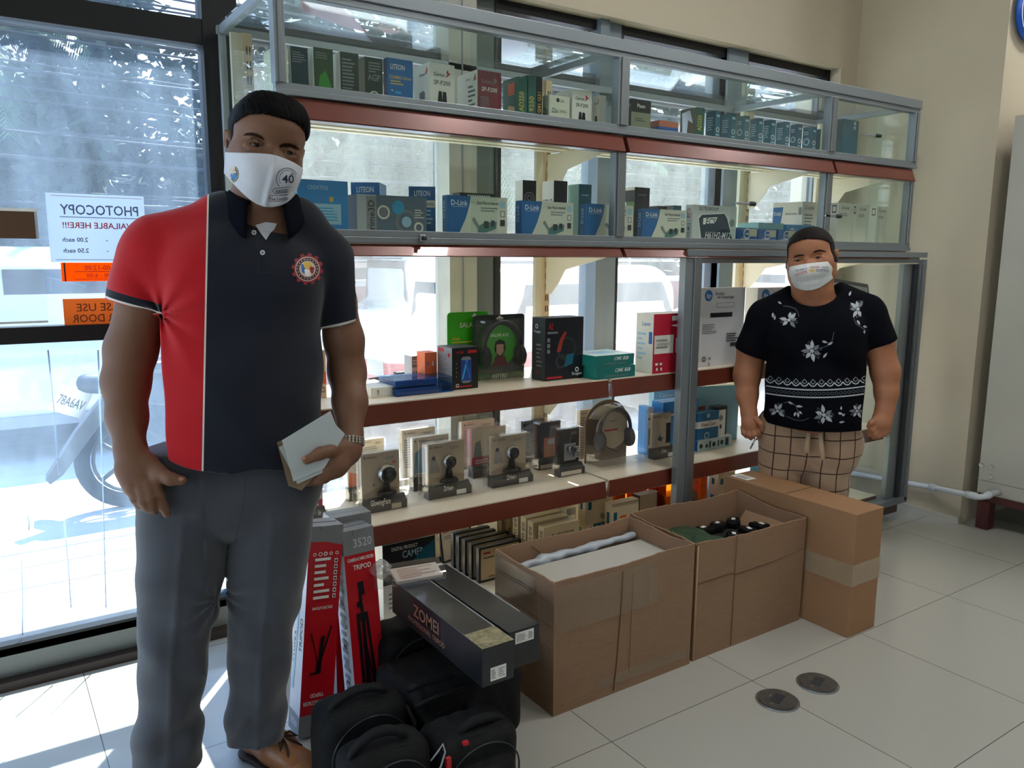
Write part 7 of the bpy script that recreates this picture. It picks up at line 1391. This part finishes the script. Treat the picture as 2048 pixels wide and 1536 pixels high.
# vehicles
M_CG = mat('car_glass', '1d2830', .05, spec=.8); M_TY = mat('tyre', '0c0d10', .9, spec=.1); M_CHR = mat('chrome', 'c9ccd0', .15, 1)
def car(x, y, rz, col, label, L=4.4, Wd=1.75, Hh=1.45, cab=(.1, 1.2), name='car', suv=False):
    e = empty(name, (x, y, GZ - .06), rz, label, 'car'); hl, hw = L / 2, Wd / 2; m = mat('car_paint_' + col, col, .2, coat=1)
    f = Field((-hl - .15, -hw - .15, .1), (hl + .15, hw + .15, Hh + .15), .035)
    f.rbox((0, 0, .58), (hl, hw, .32), .18, k=.02); ch = (Hh - .75) / 2 + .12
    f.rbox((cab[0], 0, Hh - ch), (cab[1], hw - .12, ch), .28, k=.22)
    for wx in (-hl * .62, hl * .62):
        for s in (-1, 1): f.cap((wx, s * hw * .85, .32), (wx, s * (hw + .2), .32), .37, k=.03, mode='sub')
    fobj('car_body', [relax(*f.mesh(), 2)], [m, mat('car_paint_glare_top', 'd6d8da', .2, coat=1)], e, (lambda C: (C[:, 2] > .72) * 1) if col == 'a02030' else None)  # red car's upper body coloured white to stand in for blown-out sun glare
    z0, z1 = .88, Hh - .13; a, b_ = cab[0] - cab[1] + .12, cab[0] + cab[1] - .12
    for (p, q_) in ((a, cab[0] - .04), (cab[0] + .04, b_)):
        for s in (-1, 1):
            MB().prism([(p if p > a else p + .02, z0), (q_ if q_ < b_ else q_ - .0, z0), (q_ - (.22 if q_ == b_ else 0), z1), (p + (.22 if p == a else 0), z1)], s * (hw - .115), s * (hw - .085), M_CG).build('side_window', e)
    MB().prism([(-hw + .25, z0), (hw - .25, z0), (hw - .35, z1), (-hw + .35, z1)], cab[0] - cab[1] - .03, cab[0] - cab[1] + .02, M_CG, axis='x').build('windscreen', e)
    MB().prism([(-hw + .25, z0), (hw - .25, z0), (hw - .35, z1), (-hw + .35, z1)], cab[0] + cab[1] - .02, cab[0] + cab[1] + .03, M_CG, axis='x').build('rear_window', e)
    for wx in (-hl * .62, hl * .62):
        for s in (-1, 1):
            w = MB().lathe([(.0, -.1), (.2, -.1), (.31, -.09), (.33, -.05), (.33, .05), (.31, .09), (.2, .1), (0, .1)], M_TY, (wx, s * (hw - .12), .33), 24, None, 'y').build('wheel', e)
            MB().lathe([(0, -.012), (.05, -.02), (.18, -.005), (.2, 0)], M_CHR, (wx, s * (hw - .12) - .1 if s < 0 else s * (hw - .12) + .1, .33), 16, None, 'y').build('hub_cap', w)
    MB().box((-hl * .45, -hw - .01, .28), (hl * .45, -hw + .02, .36), M_GRY).build('side_sill', e)
    MB().box((-hl - .01, -hw + .15, .6), (-hl + .06, -hw + .4, .72), M_CHR).box((-hl - .01, hw - .4, .6), (-hl + .06, hw - .15, .72), M_CHR).build('headlamp', e)
    return e
car(.0, 7.6, 0, 'c9ced2', 'white car parked across the road, seen through the left window', 4.7, 1.8, 1.55, (.15, 1.5))
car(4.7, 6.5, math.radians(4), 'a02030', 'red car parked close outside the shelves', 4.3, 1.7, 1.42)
car(9.6, 6.6, 0, 'd3d6d8', 'white car parked right of the red one', 4.5, 1.75, 1.45)
car(5.6, 9.6, 0, 'd9dadb', 'white car farther across the street behind the red one', 4.6, 1.8, 1.6)
car(14.5, 7.2, 0, 'cfd2d4', 'pale car farthest to the right in the street', 4.6, 1.8, 1.6)
# motorcycle
e = empty('motorcycle', (.72, 5.25, GZ - .06), math.radians(-4), 'motorcycle parked outside the left window, with a white number plate', 'motorcycle')
for wx in (0, 1.25):
    w = MB().tube([(wx + .26 * math.cos(t), 0, .3 + .26 * math.sin(t)) for t in np.linspace(0, 2 * math.pi, 33)[:-1]], .045, M_TY, 10, closed=True).build('wheel', e)
    r = MB().tube([(wx + .2 * math.cos(t), 0, .3 + .2 * math.sin(t)) for t in np.linspace(0, 2 * math.pi, 25)[:-1]], .012, M_DGRY, 6, closed=True)
    for k in range(5): t = k * 1.2566; r.tube([(wx, 0, .3), (wx + .2 * math.cos(t), 0, .3 + .2 * math.sin(t))], .014, M_DGRY, 6)
    r.lathe([(0, -.04), (.05, -.04), (.05, .04), (0, .04)], M_GRY, (wx, 0, .3), 12, None, 'y'); r.build('rim', w)
f = Field((-.5, -.25, .2), (1.6, .25, 1.2), .02)
f.cap((.15, 0, .72), (.75, 0, .62), .09, .12, k=.08, sy=1.1).cap((.75, 0, .62), (1.1, 0, .85), .11, .09, k=.08).cap((.45, 0, .42), (.8, 0, .42), .12, k=.06).cap((-.2, 0, .78), (.2, 0, .74), .06, .09, k=.06)
fobj('fairing', [relax(*f.mesh(), 1)], mat('bike_dark_body', '1a1d24', .6), e)
MB().box((-.05, -.12, .82), (.62, .12, .9), M_BLK, bev=.03).build('seat', e)
MB().tube([(1.05, -.33, 1.02), (1.1, -.1, 1.08), (1.1, .1, 1.08), (1.05, .33, 1.02)], .015, M_DGRY, 8).tube([(1.25, 0, .3), (1.08, 0, 1.05)], .025, M_GRY, 8).build('handlebar', e)
MB().tube([(0, -.09, .3), (.45, -.09, .38)], .025, M_DGRY, 8).tube([(.0, -.11, .32), (.05, -.11, .75)], .02, M_GRY, 8).build('swing_arm', e)
fd = MB().prism([(-.02, .66), (-.10, .60), (-.36, .26), (-.43, .21), (-.45, .24), (-.28, .50), (-.12, .70)], -.07, .07, mat('fender_dark', '30363f', .4)).build('fender', e)
pl = MB().box((-.10, -.006, -.08), (.10, .006, .08), M_WHT, Matrix.Translation((-.29, -.02, .68)) @ Matrix.Rotation(.5, 4, 'Y') @ Matrix.Rotation(.5, 4, 'Z'))
pl.text('78A6AV', .06, M_DGRY, Matrix.Translation((-.29, -.02, .68)) @ Matrix.Rotation(.5, 4, 'Y') @ Matrix.Rotation(.5, 4, 'Z') @ Matrix.Translation((0, -.0068, -.03)), fit=.17); pl.build('number_plate', e)
# trees
LEAFD = mat('dark_leaves', '1c3019', .6, var=.3, vscale=2); LEAFP = mat('palm_leaves', '3a5229', .55, var=.2, vscale=3); BARK = mat('bark', '5b5246', .9, bump=.4, bscale=20)
def tree(x, y, h, r, n, label, seed, zs=1.0):
    rd = random.Random(seed); e = empty('tree', (x, y, -.1), 0, label, 'tree', 'trees across the street')
    MB().tube([(0, 0, 0), (.1, 0, h * .35), (-.05, .1, h * .7), (.1, 0, h)], [.22, .16, .12, .05], BARK, 8).build('trunk', e)
    vs = []; fs = []
    cl = [(rd.gauss(0, r * .45), rd.gauss(0, r * .35), h + rd.gauss(0, r * .42 * zs), rd.uniform(.45, .9) * r * .45) for _ in range(26)]
    for i in range(n):
        c = cl[rd.randrange(26)]; d = Vector((rd.gauss(0, 1), rd.gauss(0, 1), rd.gauss(0, 1))).normalized() * c[3] * rd.uniform(.5, 1.05)
        p = Vector(c[:3]) + d; a = Vector((rd.gauss(0, 1), rd.gauss(0, 1), rd.gauss(0, .6))).normalized(); b_ = a.cross(Vector((rd.gauss(0, 1), rd.gauss(0, 1), rd.gauss(0, 1)))).normalized(); s = rd.uniform(.07, .14)
        k = len(vs); vs += [p - a * s, p + b_ * s * .5, p + a * s, p - b_ * s * .5]; fs.append((k, k + 1, k + 2, k + 3))
    MB().add(vs, fs, LEAFD).build('crown', e)
tr = [(-3.2, 11.5, 3.6, 2.6, 'dense dark tree at the far left across the street'), (.8, 11.8, 3.4, 2.6, 'dense dark tree behind the white car in the left window'), (4.6, 12.2, 3.2, 2.4, 'dense dark tree behind the man'), (8.6, 11.6, 3.6, 2.6, 'leafy dark tree seen over the network card boxes'), (12.6, 12, 3.4, 2.6, 'leafy dark tree seen over the white router boxes'), (17, 12, 3.6, 2.8, 'leafy dark tree farthest right across the street')]
for i, (x, y, h, r, lb) in enumerate(tr): tree(x, y, h, r, 11000, lb, i + 3)
def palm(x, y, h, n, label, seed, L=2.4):
    rd = random.Random(seed); e = empty('palm_tree', (x, y, -.1), 0, label, 'palm tree', 'palm trees across the street')
    MB().tube([(0, 0, 0), (.05, 0, h * .5), (.0, 0, h)], [.14, .11, .1], BARK, 10).build('trunk', e)
    m = MB()
    for i in range(n):
        a = 2 * math.pi * i / n + rd.uniform(-.15, .15); up = rd.uniform(.1, .9); pts = []
        for k in range(9):
            t = k / 8; pts.append(Vector((math.cos(a) * L * t * .8, math.sin(a) * L * t * .8, h + L * (up * t - .95 * t * t))))
        m.tube(pts, [.02 * (1 - t / 10) for t in range(9)], LEAFP, 4)
        for k in range(1, 8):
            for q in range(8):
                p = pts[k].lerp(pts[k + 1] if k < 8 else pts[k], q / 8); d = (pts[min(k + 1, 8)] - pts[k - 1]).normalized(); s = d.cross(Vector((0, 0, 1))).normalized(); ll = .5 * math.sin(math.pi * min(.95, (k + q / 8) / 8.5)) + .12
                for g_ in (-1, 1):
                    tip = p + s * g_ * ll * .8 + d * ll * .45 - Vector((0, 0, ll * .45)); m.add([p - d * .014, p + d * .014, tip], [(0, 1, 2)], LEAFP)
    m.build('fronds', e)
palm(.2, 10.6, 3.7, 10, 'palm with a grey trunk at the left edge of the left window', 5, 1.7); palm(5.5, 10.2, 3.3, 15, 'palm seen over the wide sound card box', 9, 2.2); palm(7.7, 10.0, 2.9, 14, 'palm seen between the aluminium posts', 12, 2.0)
# overhead cables
CBL = mat('cable_black', '1a1a1c', .7); rd = random.Random(4)
for i in range(22):
    z = 1.7 + i * .14 + rd.uniform(-.05, .05); y = 9.3 + rd.uniform(-.5, .5); s = rd.uniform(.15, .5); tl = rd.uniform(-.25, .25)
    o = MB().tube([(x, y, z - s * (1 - ((x - 6) / 16) ** 2) + tl * (x - 6) / 16) for x in np.linspace(-10, 22, 17)], .012 + .01 * (i % 3 == 0), CBL, 5).build('overhead_cable'); tag(o, 'black overhead cable sagging along the street', 'cable', 'overhead cables')
for (x, lb) in ((-8, 'concrete cable pole far to the left'), (17.5, 'concrete cable pole far to the right')):
    o = MB().tube([(x, 9.3, -.1), (x, 9.3, 7)], [.16, .11], mat('pole_concrete', '8e8b84', .8), 12).build('utility_pole'); tag(o, lb, 'pole')
# red banners hung outside the upper panes
M_BAN = mat('red_banner', 'd23a45', .6); M_BANP = mat('pink_banner', 'e88f96', .6)
def banner(pts, y, label, m, extra=()):
    V = [ony(px, py, y) for px, py in pts]; mb = MB(); mb.prism([(v[0], v[2]) for v in V], y, y + .004, m)
    for (q, mm) in extra: U = [ony(px, py, y - .001) for px, py in q]; mb.prism([(v[0], v[2]) for v in U], y - .002, y - .0005, mm)
    o = mb.build('banner'); tag(o, label, 'banner')
banner([(900, 36), (1064, 70), (1058, 100), (1015, 120), (898, 94)], 3.02, 'red banner hanging outside behind the top row near the maroon box', M_BANP, [([(900, 60), (1060, 86), (1058, 100), (1015, 120), (898, 94)], M_BAN), ([(998, 58), (1028, 64), (1028, 76), (998, 74)], M_DGRY)])
banner([(596, -25), (630, -22), (690, 20), (738, 66), (690, 52), (606, 22)], 3.02, 'red curved banner hanging outside above the green boxes', M_BAN)
# papers taped on the left window
yy = WY - .002
def note(name, TL, TRr, BL, label, m, deco_=(), mirror=True):
    a = ony(*TL, yy); b_ = ony(*TRr, yy); c = ony(*BL, yy); w = b_[0] - a[0]; h = a[2] - c[2]; e = MB(); e.box((0, -.001, 0), (w, 0, h), m)
    F = Matrix.Translation((w, -.0011, 0)) @ Matrix.Diagonal((-1, 1, 1, 1))
    deco(e, deco_, F, w, h); o = e.build(name); o.location = (a[0], yy, c[2]); return tag(o, label, 'sign')
PT = mat('translucent_paper', 'c3d2e4', .6)
_b = PT.node_tree.nodes['Principled BSDF']; _b.inputs['Transmission Weight'].default_value = .0
def transl(name, col, k=.45):
    m = bpy.data.materials.new(name); m.use_nodes = True; n = m.node_tree; n.nodes.clear(); o = n.nodes.new('ShaderNodeOutputMaterial'); d = n.nodes.new('ShaderNodeBsdfDiffuse'); t = n.nodes.new('ShaderNodeBsdfTranslucent'); x = n.nodes.new('ShaderNodeMixShader'); x.inputs[0].default_value = k
    d.inputs[0].default_value = lin(col); t.inputs[0].default_value = lin(col); n.links.new(d.outputs[0], x.inputs[1]); n.links.new(t.outputs[0], x.inputs[2]); n.links.new(x.outputs[0], o.inputs[0]); MATS[name] = m; return m
PT = transl('backlit_paper', 'd3deec', .5); PO = transl('backlit_orange_paper', 'ff7a10', .6); PO2 = transl('backlit_tan_paper', 'e08a45', .4); PINKI = mat('slate_ink', '5c6b92', .6); BRI = mat('brown_ink', '7a3a1c', .6); REDI = mat('red_ink', 'b02430', .6)
note('photocopy_notice', (90, 385), (287, 394), (108, 524), 'white photocopy price notice taped to the window, writing seen from behind', PT,
     [('t', 'PHOTOCOPY', .47, .70, .15, PINKI, .80), ('r', .06, .655, .88, .665, PINKI), ('t', 'AVAILABLE HERE!!!', .47, .50, .09, REDI, .84), ('t', '2.00 each', .74, .30, .065, M_DGRY, .3), ('t', '-', .42, .30, .065, M_DGRY), ('t', 'SHORT', .18, .30, .065, M_DGRY, .2), ('t', '2.50 each', .74, .14, .065, M_DGRY, .3), ('t', '-', .42, .14, .065, M_DGRY), ('t', 'A4', .2, .14, .065, M_DGRY, .1), ('r', .03, .03, .95, .037, PINKI), ('r', .02, .96, .95, .966, REDI)])
note('opening_hours_notice', (121, 525), (290, 527), (125, 563), 'orange opening hours notice under the photocopy notice', PO, [('t', '9:00-12:00', .55, .60, .26, BRI, .45), ('r', .25, .5, .85, .54, BRI), ('t', '1:00 - 6:00', .55, .20, .24, BRI, .45), ('r', .25, .1, .85, .13, BRI), ('r', .95, 0, .97, 1, M_DGRY)])
note('door_notice', (125, 598), (290, 598), (130, 656), 'tan notice about the other door, lowest on the left window', PO2, [('t', 'PLEASE USE', .48, .56, .28, BRI, .85), ('t', 'OTHER DOOR', .48, .18, .28, BRI, .85)])
note('torn_poster', (-40, 414), (74, 418), (-40, 476), 'brown and dark poster at the left edge of the window', transl('brown_poster', '6b5546', .3), [('r', -.0, .9, 1, 1, M_WHT), ('r', .0, .0, .06, .9, PT)])
note('clear_patch', (-40, 499), (84, 499), (-40, 650), 'clear plastic sleeve stuck low at the left edge of the window', M_PLAST, [('r', .0, .0, 1, .03, M_WHT)])
# run marks of dried tape and drips on the lower pane
DR = transl('dried_glue', 'cfe0f0', .5); m = MB()
for px0, px1, y0, y1 in [(96, 118, 700, 950), (196, 212, 700, 1215), (128, 142, 1040, 1215), (43, 45, 1120, 1270), (55, 58, 1030, 1060)]:
    a = ony(px0, y0, yy); b_ = ony(px1, y1, yy); m.tube([(a[0], yy - .001, a[2]), ((a[0] + b_[0]) / 2 + .002, yy - .001, (a[2] + b_[2]) / 2), (b_[0], yy - .001, b_[2])], [.0025, .0018, .0022], DR, 5)
o = m.build('trim_5'); st(o)
